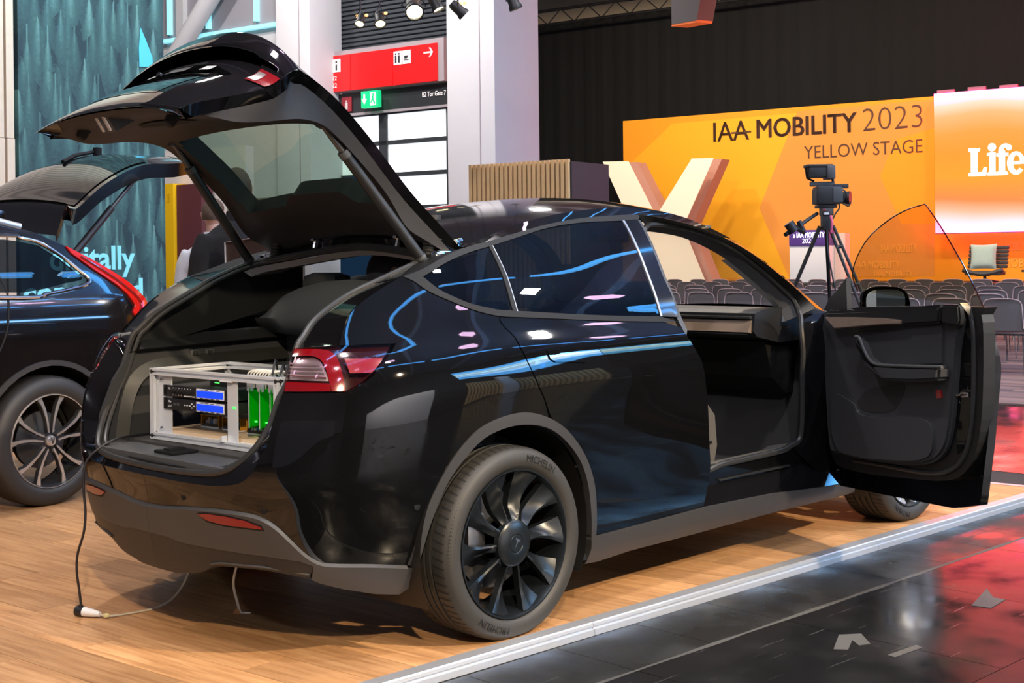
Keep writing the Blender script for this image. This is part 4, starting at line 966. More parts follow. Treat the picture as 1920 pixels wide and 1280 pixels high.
LAMP_T = [(-0.475,1.079),(-0.587,1.079),(-0.705,1.077),(-0.815,1.072),(-0.933,1.068)]
CPIL = [(-0.705,1.078),(-0.681,1.119),(-0.635,1.173),(-0.572,1.212),(-0.448,1.267),(-0.354,1.303)]
FO = spl(FLARE_O, 4); FI = spl(FLARE_I, 4)
def near(P, q): return min(range(len(P)), key=lambda i: (P[i][0]-q[0])**2+(P[i][1]-q[1])**2)
i_seam = near(FO, SEAM[0]); i_door = near(FO, DOOR_R[-1])
# rear quarter panel
lowS = spl(DLO_LOW, 4); kD = near(lowS, DOOR_R[0])
quarter = spl(CPIL, 4) + lowS[1:kD+1] + spl(DOOR_R[1:-1], 3) + FO[i_seam:i_door+1][::-1] + SEAM[1:-1] + LAMP_B[:1] + spl(LAMP_B, 3)[1:] + spl(LAMP_T[:3], 2)[1:-1]
bpanel('quarter_panel', quarter, 'paint', car, step=.022)
bpanel('quarter_panel', quarter, 'paint', car, step=.04, mirror=True)
# rear door skin
g = .006
door = [(s+g, z) for s, z in spl(DOOR_R, 3)[1:-1]] + FO[i_door+1:] + [(0.505,0.288),(0.747,0.294),(1.163,0.308)] + spl(DOOR_F, 3)[::-1][1:-1] + lowS[kD:][::-1][1:]
door = [(min(s, 1.2), z) for s, z in door]
rd = bpanel('rear_door', door, 'paint', car, step=.024)
bpanel('rear_door', door, 'paint', car, step=.05, mirror=True)
# flush handle in its recess
HB = [(0.181,1.024),(0.224,1.02),(0.262,0.998),(0.37,0.984),(0.378,0.967),(0.211,0.979),(0.187,0.992)]
bpanel('handle_recess', [(s+.004*(1 if s > .3 else -1), z+.003) for s, z in HB], 'gloss_black', rd, d=.001, step=.02, flange=0)
bpanel('door_handle', HB, 'paint', rd, d=.006, step=.02, flange=.005)
# matt band under the windows and around them
bpanel('window_trim', lowS + spl(G_LOW, 4)[::-1], 'trim_black', car, d=.004, step=.02, flange=.006)
topS = spl(DLO_TOP, 4)
bpanel('roof_trim', topS + [(p[0], p[1]) for p in [(1.111,1.529),(1.008,1.524)]] + spl(G_TOP, 4)[::-1], 'trim_black', car, d=.004, step=.02, flange=.006)
# side glass
iq = near(spl(G_TOP, 4), [(0.142,1.413)][0]); il = near(spl(G_LOW, 4), [(0.088,1.172)][0])
gt, gl_ = spl(G_TOP, 4), spl(G_LOW, 4)
bpanel('quarter_window', gt[:iq+1] + gl_[:il+1][::-1][:-1], 'window_dark', car, step=.03, flange=0)
bpanel('rear_door_window', gt[iq:] + gl_[il:][::-1], 'window_dark', car, step=.03, flange=0, d=.001)
DV = [(0.133,1.412),(0.151,1.415),(0.109,1.169),(0.088,1.17)]
bpanel('window_divider', DV, 'trim_black', car, d=.005, step=.02, flange=.006)
bpanel('divider_glint', [(0.151,1.415),(0.155,1.415),(0.113,1.169),(0.109,1.169)], 'steel', car, d=.005, step=.03, flange=.004)
bpanel('pillar_glint', [(0.996,1.523),(1.009,1.523),(0.93,1.12),(0.918,1.12)], 'steel', car, d=.005, step=.03, flange=.004)
BP = [(1.013,1.526),(1.102,1.529),(1.083,1.437),(1.051,1.277),(1.047,1.183),(1.032,1.112),(0.931,1.119)]
bpanel('pillar_cover', BP, 'gloss_black', car, d=.003, step=.03, flange=.008)
bpanel('pillar_seal', [(1.104,1.529),(1.124,1.525),(1.076,1.276),(1.054,1.059),(1.025,1.03),(1.029,1.112),(1.047,1.183),(1.051,1.277),(1.083,1.437)], 'seal', car, d=-.004, step=.02, flange=.02)
for nm, P in (('quarter_window', gt[:iq+1] + gl_[:il+1][::-1][:-1]), ('rear_door_window', gt[iq:] + gl_[il:][::-1])): bpanel(nm, P, 'window_left', car, step=.06, flange=0, mirror=True)
# arch flare, liner
fl_ = bpanel('arch_flare', FO + FI[::-1], 'cladding', car, d=.004, step=.012, flange=.03)
def ring_liner(xc, side):
    q = MB(); V = []; F = []; n = 40; k = 3
    for i in range(n+1):
        a = radians(-25+230*i/n)
        for j, (y, r) in enumerate(((-.90, .425), (-.74, .43), (-.55, .43), (-.50, .20))):
            V.append((xc+r*cos(a), y*side, .345+r*sin(a)))
    for i in range(n):
        for j in range(k): F.append((i*4+j, i*4+j+1, (i+1)*4+j+1, (i+1)*4+j))
    return q.add(V, F, True).build('wheel_well', 'body_inner', car)
for xc in (0., 2.89):
    for sd in (1, -1): ring_liner(xc, sd)
bpanel('arch_flare', FO + FI[::-1], 'cladding', car, d=.004, step=.03, flange=.03, mirror=True)
# sill cladding
SILL = [(0.479,0.286),(0.748,0.292),(1.168,0.301),(1.682,0.291),(2.328,0.255)] + [(2.40, .262), (2.42, .20)] + [(2.378,0.193),(1.729,0.196),(1.149,0.184),(0.728,0.182),(0.543,0.169)] + [(.462,.172)] + [(0.47,0.173),(0.469,0.232),(0.453,0.286)]
bpanel('sill_cladding', SILL, 'cladding', car, d=.003, step=.02, flange=.05)
bpanel('sill_cladding', SILL, 'cladding', car, d=.003, step=.05, flange=.05, mirror=True)
q = MB(); q.prism([(.43, -.86), (2.46, -.86), (2.46, .86), (.43, .86)], .19, .215); q.prism([(-.62, -.55), (.43, -.60), (.43, .60), (-.62, .55)], .262, .29); q.prism([(2.46, -.6), (3.5, -.5), (3.5, .5), (2.46, .6)], .2, .24); q.build('floor_pan', 'body_inner', car)
# bumpers: gloss upper, matt lower
SE = -1.6195
BT = [(-0.93,0.925),(-0.943,0.877),(-0.953,0.834),(-0.974,0.748),(-1.001,0.709),(-1.022,0.669),(-1.063,0.634),(-1.116,0.616),(-1.229,0.604),(-1.389,0.602)]
BT = spl(BT, 3)+[(-1.5, .603), (SE, .603)]
GR = [(-0.452,0.322),(-0.59,0.344),(-0.713,0.355),(-0.77,0.36),(-0.811,0.372),(-0.855,0.4),(-0.902,0.444),(-0.949,0.486),(-0.998,0.513),(-1.052,0.524),(-1.135,0.527),(-1.226,0.526),(-1.374,0.518)]
GR = spl(GR, 3)+[(-1.52, .502), (SE, .50)]
bump = BT + GR[::-1] + FO[:i_seam][1:] + SEAM + [(-0.786,0.928)][:1]
rb = bpanel('rear_bumper', bump, 'paint', car, step=.024, both=True, flange=.012)
CR = [(SE, .392), (-1.5, .392)] + [(-1.422,0.382),(-1.258,0.383),(-1.01,0.38),(-0.869,0.368),(-0.82,0.351)]
VB = [(SE, .258), (-1.5, .260)] + [(-1.445,0.269),(-1.371,0.278),(-1.318,0.293),(-1.271,0.313),(-1.219,0.323),(-1.022,0.328),(-0.838,0.308)]
GB = CR + [(-0.83,0.301),(-0.799,0.287),(-0.708,0.262),(-0.565,0.229),(-0.46,0.213),(-0.415,0.242),(-0.41,0.31)]
lb = bpanel('lower_bumper', [(s_, z_-.012) for s_, z_ in GR] + GB, 'cladding', car, d=.013, step=.024, both=True, flange=.03)
for mi in (False, True): ribbon3('bumper_shoulder', S3(GR, -.003).tolist(), S3([(s_, z_-.012) for s_, z_ in GR], .013).tolist(), 'cladding', lb, 70, mi, rows=2)
# darker valance under the crease, stepped near the middle, and the flat underside behind it
mat('valance', (.011, .012, .014), .42, spec=.4)
bpanel('valance', spl(CR, 3) + spl(VB, 3)[::-1], 'valance', lb, d=.010, step=.02, both=True, flange=.02)
for sgn in (1, -1):
    a = [surf(np.array(s), np.array(z), .008)*np.array([1, sgn, 1]) for s, z in spl(VB, 3)]
    b = [(p[0]+.10, p[1]*.97, p[2]+.004) for p in a]; ribbon3('diffuser', a, b, 'valance', lb, 40)
    c = [(p[0]+.25, p[1]*.9, .262) for p in b]; ribbon3('diffuser', b, c, 'body_inner', lb, 40)
    q = MB(); q.tube([tuple(surf(np.array(s), np.array(z+.012), .012)*np.array([1, sgn, 1])) for s, z in VB[5:]], .005, 6); q.build('valance_edge', 'cladding', lb)
RF = [(-1.295,0.498),(-1.253,0.505),(-1.153,0.505),(-1.069,0.498),(-1.01,0.482),(-1,0.474),(-1.061,0.475),(-1.171,0.475),(-1.25,0.482)]
for mi in (False, True):
    bpanel('reflector_bezel', [(s+(.006 if i in (0, 1, 8) else -.006 if i in (4, 5) else 0)*-1, z+(.005 if i < 5 else -.006)) for i, (s, z) in enumerate(RF)], 'trim_black', lb, d=.014, step=.02, flange=.003, mirror=mi)
    bpanel('reflector', RF, 'reflector_red', lb, d=.017, step=.02, flange=.004, mirror=mi)
# parking sensors
for px in [(-1.383,0.549),(-0.994,0.537),(-0.433,0.524)]:
    p = surf(np.array(px[0]), np.array(px[1]), .0); nn = surfn(np.array(px[0]), np.array(px[1])); q = MB()
    M = frame(p, Vector(np.cross((0, 0, 1), nn)), (0, 0, 1)); q.lathe([(0, .001), (.0085, .001), (.0105, .0005), (.0105, -.004)], 18, M); q.lathe([(.0105, .0012), (.0122, .0012), (.0122, -.003)], 18, M); q.build('parking_sensor', 'trim_black', rb)
# tail lamps on the body
LB = spl(LAMP_B, 3) + spl(LAMP_T, 3)[1:] + [(-0.932,1.066),(-0.928,1.022),(-0.929,0.971),(-0.931,0.927),(-0.805,0.925)]
def lamp(mi):
    L = bpanel('tail_lamp', LB, 'lens_clear', car, step=.02, flange=.02, mirror=mi, d=.001)
    bpanel('lamp_back', LB, 'lens_dark', L, d=-.03, step=.03, flange=0, mirror=mi)
    C1 = [(-0.932,1.066),(-0.789,1.066),(-0.73,1.052),(-0.706,1.005),(-0.695,0.93),(-0.744,0.931),(-0.762,0.998),(-0.783,1.03),(-0.823,1.044),(-0.924,1.043)]
    bpanel('red_band', spl(C1[:5], 3)+spl(C1[5:], 3), 'lens_red', L, d=-.010, step=.015, flange=.012, mirror=mi)
    bpanel('red_band', [(-0.932,0.961),(-0.751,0.956),(-0.746,0.931),(-0.931,0.93)], 'lens_red', L, d=-.012, step=.015, flange=.01, mirror=mi)
    C2 = [(-0.922,1.039),(-0.825,1.04),(-0.787,1.027),(-0.766,0.994),(-0.749,0.962),(-0.931,0.966)]
    bpanel('reflector_bowl', C2, 'lamp_silver', L, d=-.026, step=.015, flange=0, mirror=mi)
    for k in range(4):
        a = [(-0.932,1.019),(-0.925,1.007),(-0.922,0.995),(-0.921,0.983)][k]; b = [(-0.791,1.016),(-0.78,1.005),(-0.772,0.991),(-0.764,0.977)][k]
        q = MB(); P = [surf(np.array(a[0]+(b[0]-a[0])*t), np.array(a[1]+(b[1]-a[1])*t), -.016)*np.array([1, -1 if mi else 1, 1]) for t in np.linspace(0, 1, 6)]
        q.tube([tuple(p) for p in P], .0035, 6); q.build('lamp_rib', 'lamp_silver', L)
    R_ = [(-0.692,1.036),(-0.549,1.033),(-0.562,1.018),(-0.598,0.988),(-0.677,0.989)]
    bpanel('side_reflector', R_, 'reflector_red', L, d=.004, step=.015, flange=.006, mirror=mi)
    return L
lamp(False); lamp(True)
# ---- boot opening: seal loop, painted channel, linings
AP = [(.05, 0, 1.425), (.045, .14, 1.418), (.02, .38, 1.392), (-.04, .50, 1.372), (-.13, .555, 1.350), (-.30, .553, 1.291), (-.43, .528, 1.237), (-.575, .535, 1.162), (-.645, .55, 1.10), (-.68, .558, 1.06),
      (-.725, .562, .93), (-.765, .560, .85), (-.80, .548, .785), (-.835, .525, .726), (-.868, .485, .682), (-.89, .44, .655), (-.905, .36, .638), (-.918, .2, .630), (-.922, 0, .627)]
half = spl(AP, 4)
loop = [(x, -y, z) for x, y, z in half] + [(x, y, z) for x, y, z in half[::-1][1:-1]]
cen = Vector((-.45, 0, 1.05))
q = MB(); q.tube(loop, .013, 8, True); q.build('boot_seal', 'seal', car)
inn = [tuple(Vector(p)+((cen-Vector(p)).normalized()*.020)+Vector((.012, 0, 0))) for p in loop]
q = MB(); q.tube(inn, .009, 8, True); q.build('boot_seal_lip', 'seal', car)
# channel from the skin edges to the seal
def chan(mi):
    up = S3(spl(CPIL, 4)[::-1], -.012).tolist(); sl = [(x, -y, z) for x, y, z in half if -.69 < x < -.12 and z > 1.05]
    ribbon3('boot_channel', up, sl, 'gloss_black', car, 30, mi, rows=2)
    up = [S3(LAMP_T[2:], -.012).tolist()[0], *S3(spl(LAMP_T[2:], 3), -.012).tolist(), *S3(BT, -.008).tolist()]
    sl = [(x, -y, z) for x, y, z in half if z < 1.10]
    ribbon3('boot_channel', up, sl, 'gloss_black', car, 60, mi, rows=2)
chan(False); chan(True)
# ---- roof, screen pillars
EDGE = [(0.083,-0.585,1.41),(0.174,-0.585,1.439)] + [(0.366,-0.57,1.493),(0.616,-0.57,1.544),(0.883,-0.57,1.573),(1.095,-0.57,1.583),(1.319,-0.57,1.569),(1.554,-0.57,1.53)] + [(1.803,-0.6,1.448)] + [(1.978,-0.66,1.345)] + [(2.152,-0.725,1.218)] + [(2.316,-0.785,1.089)]
EDGE = spl(EDGE, 3)
def roof_row(p):
    x = p[0]; cr = float(np.interp(x, [.05, .5, 1.2, 1.7, 2.3], [.058, .060, .062, .055, .03])); fw = float(np.interp(x, [.05, .6, 1.2, 1.6, 2.3], [-.055, -.03, .03, .10, .33]))
    return [(x+fw*(1-t*t), p[1]*-t, p[2]+cr*(1-t*t)) for t in np.linspace(-1, 1, 21)]
def roof_part(name, lo, hi, m, both_w=None):
    R_ = [roof_row(p) for p in EDGE if lo-.06 <= p[0] <= hi+.06]; V = [v for r in R_ for v in r]; n = 21; F = []
    for i in range(len(R_)-1):
        for j in range(n-1): F.append((i*n+j, i*n+j+1, (i+1)*n+j+1, (i+1)*n+j))
    o = new_obj(name, V, F, m, car, True); return o
roof_part('roof', 0.0, 1.55, 'gloss_black'); ws = roof_part('windshield', 1.56, 2.4, 'windshield')
# side rail between roof edge and window trim, both sides
RL = S3(topS + spl(RAIL_F, 4)[1:], .002).tolist()
ek = [tuple(np.array(p)+np.array([0, 0, .0])) for p in EDGE]
kk = next(i for i, p in enumerate(RL) if p[0] > .02)
for mi in (False, True):
    ribbon3('roof_rail', ek, RL[kk:], 'paint', car, 70, mi, rows=3)
    # triangular piece at the rear where rail, quarter and boot opening meet
    sl = [(x, -y, z) for x, y, z in half if x > -.34 and z > 1.27 and x < -.0 and abs(y) > .45][::-1]
    ribbon3('rear_rail', RL[:kk+1], sl[:-2]+[(.045, -.57, 1.395)], 'trim_black', car, 20, mi, rows=2)
# gutter panel under the raised tailgate
G0 = [(x, y, z) for x, y, z in loop if z > 1.33]; G0 = sorted(G0, key=lambda p: p[1]); rr = roof_row(EDGE[0])
ribbon3('hinge_panel', [(p[0], -p[1], p[2]-.012) for p in rr][::-1] if rr[0][1] > 0 else [(p[0], p[1], p[2]-.012) for p in rr], G0, 'gloss_black', car, 40, rows=1)
rr2 = sorted([(p[0], p[1], p[2]) for p in rr], key=lambda p: p[1])
ribbon3('roof_edge', rr2, [(p[0]+.004, p[1], p[2]-.014) for p in rr2], 'gloss_black', car, 40)
for sy in (-1, 1):
    q = MB(); q.box((.03, sy*.545, 1.388), (.12, .05, .02), None, .006); q.tube([(.075, sy*.545, 1.395), (.08, sy*.545, 1.43), (.11, sy*.545, 1.435)], .012, 6); q.box((-.03, sy*.575, 1.377), (.06, .03, .03), None, .006); q.build('hinge', 'chrome', car)
    q = MB(); q.cyl((.02, sy*.27, 1.415), (.03, sy*.27, 1.455), .012, 8); q.box((.02, sy*.27, 1.455), (.03, .02, .012), None, .003); q.build('hinge_stop', 'chrome', car)
# ---- raised tailgate: shaped closed, then swung up 58 degrees about its hinge line
HP = (.10, 1.42); HA2 = radians(58)
def swing(v): dx, dz = v[0]-HP[0], v[2]-HP[1]; c, s = cos(HA2), sin(HA2); return (HP[0]+c*dx+s*dz, v[1], HP[1]-s*dx+c*dz)
#        centre x, z      side x, z     half width
HO = [(.050, 1.455, .105, 1.395, .578), (-.08, 1.425, -.035, 1.350, .578), (-.20, 1.395, -.175, 1.303, .577), (-.34, 1.358, -.315, 1.268, .576), (-.47, 1.322, -.455, 1.235, .578), (-.60, 1.282, -.58, 1.196, .584), (-.72, 1.246, -.675, 1.157, .592), (-.82, 1.222, -.745, 1.118, .600), (-.90, 1.212, -.79, 1.088, .607), (-.955, 1.212, -.818, 1.066, .612),
      (-.970, 1.203, -.830, 1.054, .614), (-.968, 1.150, -.835, 1.030, .615), (-.955, 1.100, -.836, 1.006, .616), (-.920, 1.080, -.830, .985, .615), (-.908, 1.02, -.824, .950, .608), (-.916, .965, -.830, .915, .592), (-.930, .905, -.842, .872, .570), (-.944, .84, -.858, .822, .550), (-.952, .78, -.876, .768, .535), (-.955, .72, -.895, .712, .522), (-.952, .662, -.908, .655, .510), (-.942, .640, -.908, .632, .500)]
HO = np.array(HO); _t = np.arange(len(HO)); HF = cub(_t, HO)
def gate_pt(r, t):
    xc, zc, xs, zs, w = HF(np.array(float(r))); a = abs(t)**2.3
    return np.array([xc+(xs-xc)*a, t*w, zc+(zs-zc)*a])
def gate_n(r, t):
    e = .02; a = gate_pt(r+e, t)-gate_pt(r-e, t); b = gate_pt(r, t+e)-gate_pt(r, t-e); n = np.cross(b, a); n /= np.linalg.norm(n); return n if n[0]*-.5+n[2]*.8 > 0 else -n
def gate_grid(name, r0, r1, t0, t1, m, par, d=0., nr=None, nt=24, fn=None, hole=None):
    R_ = np.linspace(r0, r1, nr or int((r1-r0)*3)+1); T_ = np.linspace(t0, t1, nt+1); V = []; F = []; N = []
    for r in R_:
        for t in T_:
            p = gate_pt(r, t) if fn is None else fn(r, t); n = gate_n(r, t); V.append(swing(p+n*d)); nn = swing(tuple(n+np.array([HP[0], 0, HP[1]]))); N.append((nn[0]-HP[0], nn[1], nn[2]-HP[1]))
    k = nt+1
    for i in range(len(R_)-1):
        for j in range(nt):
            if hole and hole((R_[i]+R_[i+1])/2, (T_[j]+T_[j+1])/2): continue
            F.append((i*k+j, (i+1)*k+j, (i+1)*k+j+1, i*k+j+1))
    f = F[0]; c = Vector(V[f[1]])-Vector(V[f[0]]); c2 = Vector(V[f[2]])-Vector(V[f[0]])
    if c.cross(c2).dot(Vector(N[f[0]])) < 0: F = [q[::-1] for q in F]
    return new_obj(name, V, F, m, par, True, normals=N if fn is None else None)
RW = 8.2                                              # row where the rear window ends above the spoiler
WH = lambda r, t: 1.5 < r < 7.1 and abs(t) < .87
tg = gate_grid('tailgate', RW, 21, -1, 1, 'paint', car, nr=52, nt=36)
gate_grid('window_frame', 0, RW, -1, 1, 'gloss_black', tg, nr=34, nt=36, hole=WH)
gate_grid('rear_window', 1.4, 7.2, -.89, .89, 'window_rear', tg, nr=20, nt=20, d=-.001)
# turned-in edge all round
per = [(r, -1) for r in np.linspace(0, 21, 60)] + [(21, t) for t in np.linspace(-1, 1, 20)[1:]] + [(r, 1) for r in np.linspace(21, 0, 60)[1:]] + [(0, t) for t in np.linspace(1, -1, 20)[1:-1]]
def inset(r, t, d, sh):
    p = gate_pt(r, t); n = gate_n(r, t); c = np.array([float(np.clip(p[0], -.80, -.05)), p[1]*.9, p[2]]); q = p-n*d; q[1] *= 1-sh; return q
A_ = [swing(gate_pt(r, t)) for r, t in per]; A_.append(A_[0])
def pin(r, t):
    p = gate_pt(r, t); n = gate_n(r, t); dd = .030 if r < 8 else .045
    if r > 20: q = p-n*.03+np.array([.02, 0, .03])
    else: q = p-n*dd; q[1] *= .972
    return q
B_ = [swing(pin(r, t)) for r, t in per]; B_.append(B_[0])
ribbon3('folded_edge', A_, B_, 'paint', tg, 180, rows=1)
# inner lining: rows of (centre x, z, side x, z, half width)
LI = np.array([(.02, 1.385, .075, 1.335, .545), (-.06, 1.345, -.02, 1.275, .540), (-.13, 1.305, -.10, 1.235, .535), (-.22, 1.285, -.215, 1.225, .535), (-.34, 1.262, -.33, 1.20, .535), (-.46, 1.222, -.45, 1.16, .540), (-.575, 1.180, -.565, 1.115, .545), (-.64, 1.115, -.63, 1.06, .560), (-.69, 1.04, -.675, .995, .572), (-.725, .965, -.705, .93, .568), (-.765, .89, -.735, .865, .545), (-.81, .815, -.775, .795, .525), (-.855, .755, -.82, .745, .505), (-.885, .705, -.855, .70, .485), (-.915, .672, -.885, .672, .475)])
LFc = cub(np.arange(len(LI)), LI)
def lin(r, t):
    xc, zc, xs, zs, w = LFc(np.array(float(r))); a = abs(t)**2.4; bump = 0
    if 1.2 < r < 3.4 and abs(t-.05) < .42: bump = 1                       # camera housing pokes into the glass
    return np.array([xc+(xs-xc)*a, t*w, zc+(zs-zc)*a])
def lo_(t): k = min(1, max(0, (.46-abs(t+.04))/.16)); return 2+2/3+.48*k*k*(3-2*k)
def warp(r, t): return r+max(0., 1-abs(r-8/3)/1.6)*(lo_(t)-8/3)
def hole2(r, t): return 8/3 < r < 6.334 and abs(t) < (.868 if 3.2 < r < 6.0 else .834)
R_ = np.linspace(0, 14, 85); T_ = np.linspace(-1, 1, 61); V = []; F = []
for r in R_:
    for t in T_: V.append(swing(lin(warp(r, t), t)))
k = len(T_)
for i in range(len(R_)-1):
    for j in range(k-1):
        if not hole2((R_[i]+R_[i+1])/2, (T_[j]+T_[j+1])/2): F.append((i*k+j, i*k+j+1, (i+1)*k+j+1, (i+1)*k+j))
li = new_obj('inner_lining', V, F, 'lining', tg, True)
# walls between lining and glass round the window cut-out
bm = bmesh.new(); bm.from_mesh(li.data)
ed = [e for e in bm.edges if e.is_boundary and all(abs(LI[0][4]) and True for _ in (0,))]
bm.free()
A_ = [swing(lin(r, t)) for r, t in [(r, s) for s in (-1,) for r in np.linspace(0, 14, 50)]+[(14, t) for t in np.linspace(-1, 1, 20)[1:]]+[(r, 1) for r in np.linspace(14, 0, 50)[1:]]+[(0, t) for t in np.linspace(1, -1, 20)[1:]]]
ribbon3('lining_edge', B_, A_, 'lining', tg, 180, rows=2)
win = [(lo_(t)-.10, t) for t in np.linspace(-.85, .85, 41)]+[(r, .88) for r in np.linspace(3.2, 6.0, 8)]+[(6.44, t) for t in np.linspace(.85, -.85, 12)]+[(r, -.88) for r in np.linspace(6.0, 3.2, 8)]
def lin_up(r, t):
    p = lin(r, t); n = np.array([-.35, 0, .93]); return p+n*.085
wa = [swing(lin(r, t)) for r, t in win]; wb_ = [swing(lin_up(r, t)) for r, t in win]; ribbon3('window_reveal', wa+wa[:1], wb_+wb_[:1], 'trim_black', li, 90, rows=1)
# fittings on the tailgate
def gp(x, y, z): return Vector(swing((x, y, z)))
GM = lambda x, y, z: Matrix.Translation(gp(x, y, z)) @ Matrix.Rotation(HA2, 4, 'Y')
q = MB(); q.box((0, 0, 0), (.075, .10, .11), GM(-.880, .08, .735), .012); q.build('latch', 'plastic_grey', tg)
q = MB(); q.box((-.005, .024, -.035), (.075, .022, .05), GM(-.885, .08, .735), .006); q.box((-.005, -.024, -.035), (.075, .022, .05), GM(-.885, .08, .735), .006); q.build('latch_jaw', 'alu', tg)
for y in (.37, -.26):
    q = MB(); q.lathe([(0, .035), (.014, .035), (.020, .028), (.022, 0), (.03, -.02)], 16, GM(-.845, y, .745) @ Matrix.Rotation(radians(150), 4, 'Y')); q.build('rubber_stop', 'rubber_groove', tg)
q = MB(); q.lathe([(0, .004), (.008, .004), (.009, 0)], 14, GM(-.862, -.08, .75) @ Matrix.Rotation(radians(130), 4, 'Y')); q.build('push_clip', 'plastic_grey', tg)
# pocket recess under the latch
q = MB(); n = 20; V = [swing(lin(10.6+.75*sin(2*pi*i/n)*.9, -.08+.34*cos(2*pi*i/n))+np.array([.004, 0, -.003])) for i in range(n)]
new_obj('pull_pocket', V, [tuple(range(n))[::-1]], 'rubber_groove', li)
# number plate recess, lamps and camera on the outside
def gq(name, r0, r1, t0, t1, m, d, nr=6, nt=10): return gate_grid(name, r0, r1, t0, t1, m, tg, d=d, nr=nr, nt=nt)
gq('plate_recess', 15.6, 18.6, -.46, .46, 'gloss_black', .0015)
gq('plate_edge', 15.2, 15.45, -.48, .48, 'chrome', .006)
for t in (-.34, .30): gq('plate_lamp', 14.0, 14.7, t-.055, t+.055, 'white_trim', .012, 3, 3)
gq('handle_switch', 13.9, 14.8, -.13, .10, 'plastic_dark', .014, 3, 5)
q = MB(); q.lathe([(0, .012), (.012, .012), (.014, 0)], 16, Matrix.Translation(Vector(swing(gate_pt(14.4, .19)+gate_n(14.4, .19)*.01))) @ Matrix.Rotation(radians(-60), 4, 'Y')); q.build('reversing_camera', 'gloss_black', tg)
for s in (-1, 1):
    a, b = sorted((s*.78, s*.985)); L = gate_grid('lamp', 13.3, 14.9, a, b, 'lens_red', tg, d=.004, nr=8, nt=10)
    a, b = sorted((s*.79, s*.87)); gate_grid('reversing_lens', 13.6, 14.7, a, b, 'lamp_silver', L, d=.0055, nr=5, nt=6)
gate_grid('brake_lamp', 8.25, 8.45, -.25, .25, 'lens_dark', tg, d=.002, nr=3, nt=8)
# power struts, boot at the hinge
for sy in (-1, 1):
    a = Vector((-.097, sy*.565, 1.352)); u = Vector(swing((-.60, sy*.50, 1.125))); d = (u-a)
    st = MB(); st.cyl(a, a+d*.80, .0205, 14); st = st.build('power_strut', 'plastic_dark', car)
    q = MB(); q.cyl(a+d*.80, u, .0125, 12); q.build('rod', 'dark_steel', st)
    q = MB(); q.cyl(a+d*.03, a+d*.05, .0225, 14); q.cyl(a+d*.76, a+d*.80, .0225, 14); q.build('collar', 'plastic_grey', st)
    q = MB(); q.lathe([(0, -.02), (.017, -.02), (.02, 0), (.014, .018), (0, .02)], 12, Matrix.Translation(u)); q.lathe([(0, -.02), (.02, -.02), (.022, 0), (.014, .018), (0, .02)], 12, Matrix.Translation(a)); q.build('ball_joint', 'dark_steel', st)
    P = spl([(-.02, sy*.50, 1.378), (-.015, sy*.50, 1.43), (0, sy*.495, 1.478), (.012, sy*.49, 1.525)], 8)
    q = MB(); q.tube(P, [.022+(.004 if i % 2 else 0) for i in range(len(P))], 12); q.lathe([(0, .012), (.034, .012), (.034, -.006), (0, -.006)], 16, Matrix.Translation((.012, sy*.49, 1.522))); q.build('cable_boot', 'seal', car)
# ---- cabin and boot interior
mat('seat_cloth', (.045, .052, .060), .8, noise=.15, nscale=250, bump=.1)
def Z(name, m, par=car): return lambda q: q.build(name, m, par)
q = MB(); V = []; F = []
prof = [(-.905, .648), (-.85, .665), (-.80, .668)]
q.prism([(-.90, -.42), (-.84, -.52), (-.74, -.55), (-.66, -.56), (-.66, .56), (-.74, .55), (-.84, .52), (-.90, .42)], .612, .662); sill = q.build('loading_sill', 'plastic_grey', car)
q = MB(); q.box((-.80, .03, .668), (.11, .13, .012), None, .005); q.box((-.805, .03, .672), (.07, .05, .02), None, .006); q.build('latch_striker', 'trim_black', sill)
q = MB(); q.prism([(-.745, -.53), (.05, -.53), (.05, .53), (-.745, .53)], .63, .672); q.build('boot_floor', 'carpet_dark', car)
for sy in (-1, 1):
    # side lining with a shelf edge: polygon grid in (x,z)
    q = MB(); P = [(-.86, .66), (.25, .66), (.25, 1.02), (-.60, 1.02), (-.70, 1.0), (-.77, .90), (-.82, .78)]
    q.prism([(x, z) for x, z in P], 0, .02, frame((0, sy*.56, 0), (1, 0, 0), (0, 0, 1))); lo = q.build('side_lining', 'fabric_dark', car)
    q = MB(); P = [(-.70, 1.0), [(0.164,0.575,1.194)][0][0:3:2], [(0.167,0.575,1.385)][0][0:3:2], (-.08, 1.345), (-.27, 1.28), (-.42, 1.225), (-.56, 1.155), (-.63, 1.09)]
    q.prism(P, 0, .02, frame((0, sy*.575, 0), (1, 0, 0), (0, 0, 1))); q.build('upper_lining', 'trim_black', car)
    # moulded panel round the opening with the deep side pocket left open
    P1 = spl([(-.80, .67), (-.775, .80), (-.735, .92), (-.66, .985), (-.52, 1.01), (-.2, 1.02), (.24, 1.03)], 4); P2 = spl([(-.72, .67), (-.70, .80), (-.655, .89), (-.58, .925), (-.45, .935), (-.2, .935), (.24, .94)], 4)
    ribbon3('pocket_frame', [(x, sy*.558, z) for x, z in P1], [(x, sy*.515, z) for x, z in P2], 'plastic_taupe', car, 40, rows=2)
    ribbon3('pocket_return', [(x, sy*.515, z) for x, z in P2], [(x+.02, sy*.56, z-.02) for x, z in P2], 'fabric_dark', car, 40)
    ribbon3('shelf_edge', [(-.70, sy*.558, 1.0), (.24, sy*.558, 1.03)], [(-.68, sy*.50, 1.018), (.24, sy*.50, 1.045)], 'plastic_taupe', car, 8); ribbon3('shelf_edge', [(-.68, sy*.50, 1.018), (.24, sy*.50, 1.045)], [(-.62, sy*.572, 1.06), (.24, sy*.572, 1.09)], 'trim_black', car, 8)
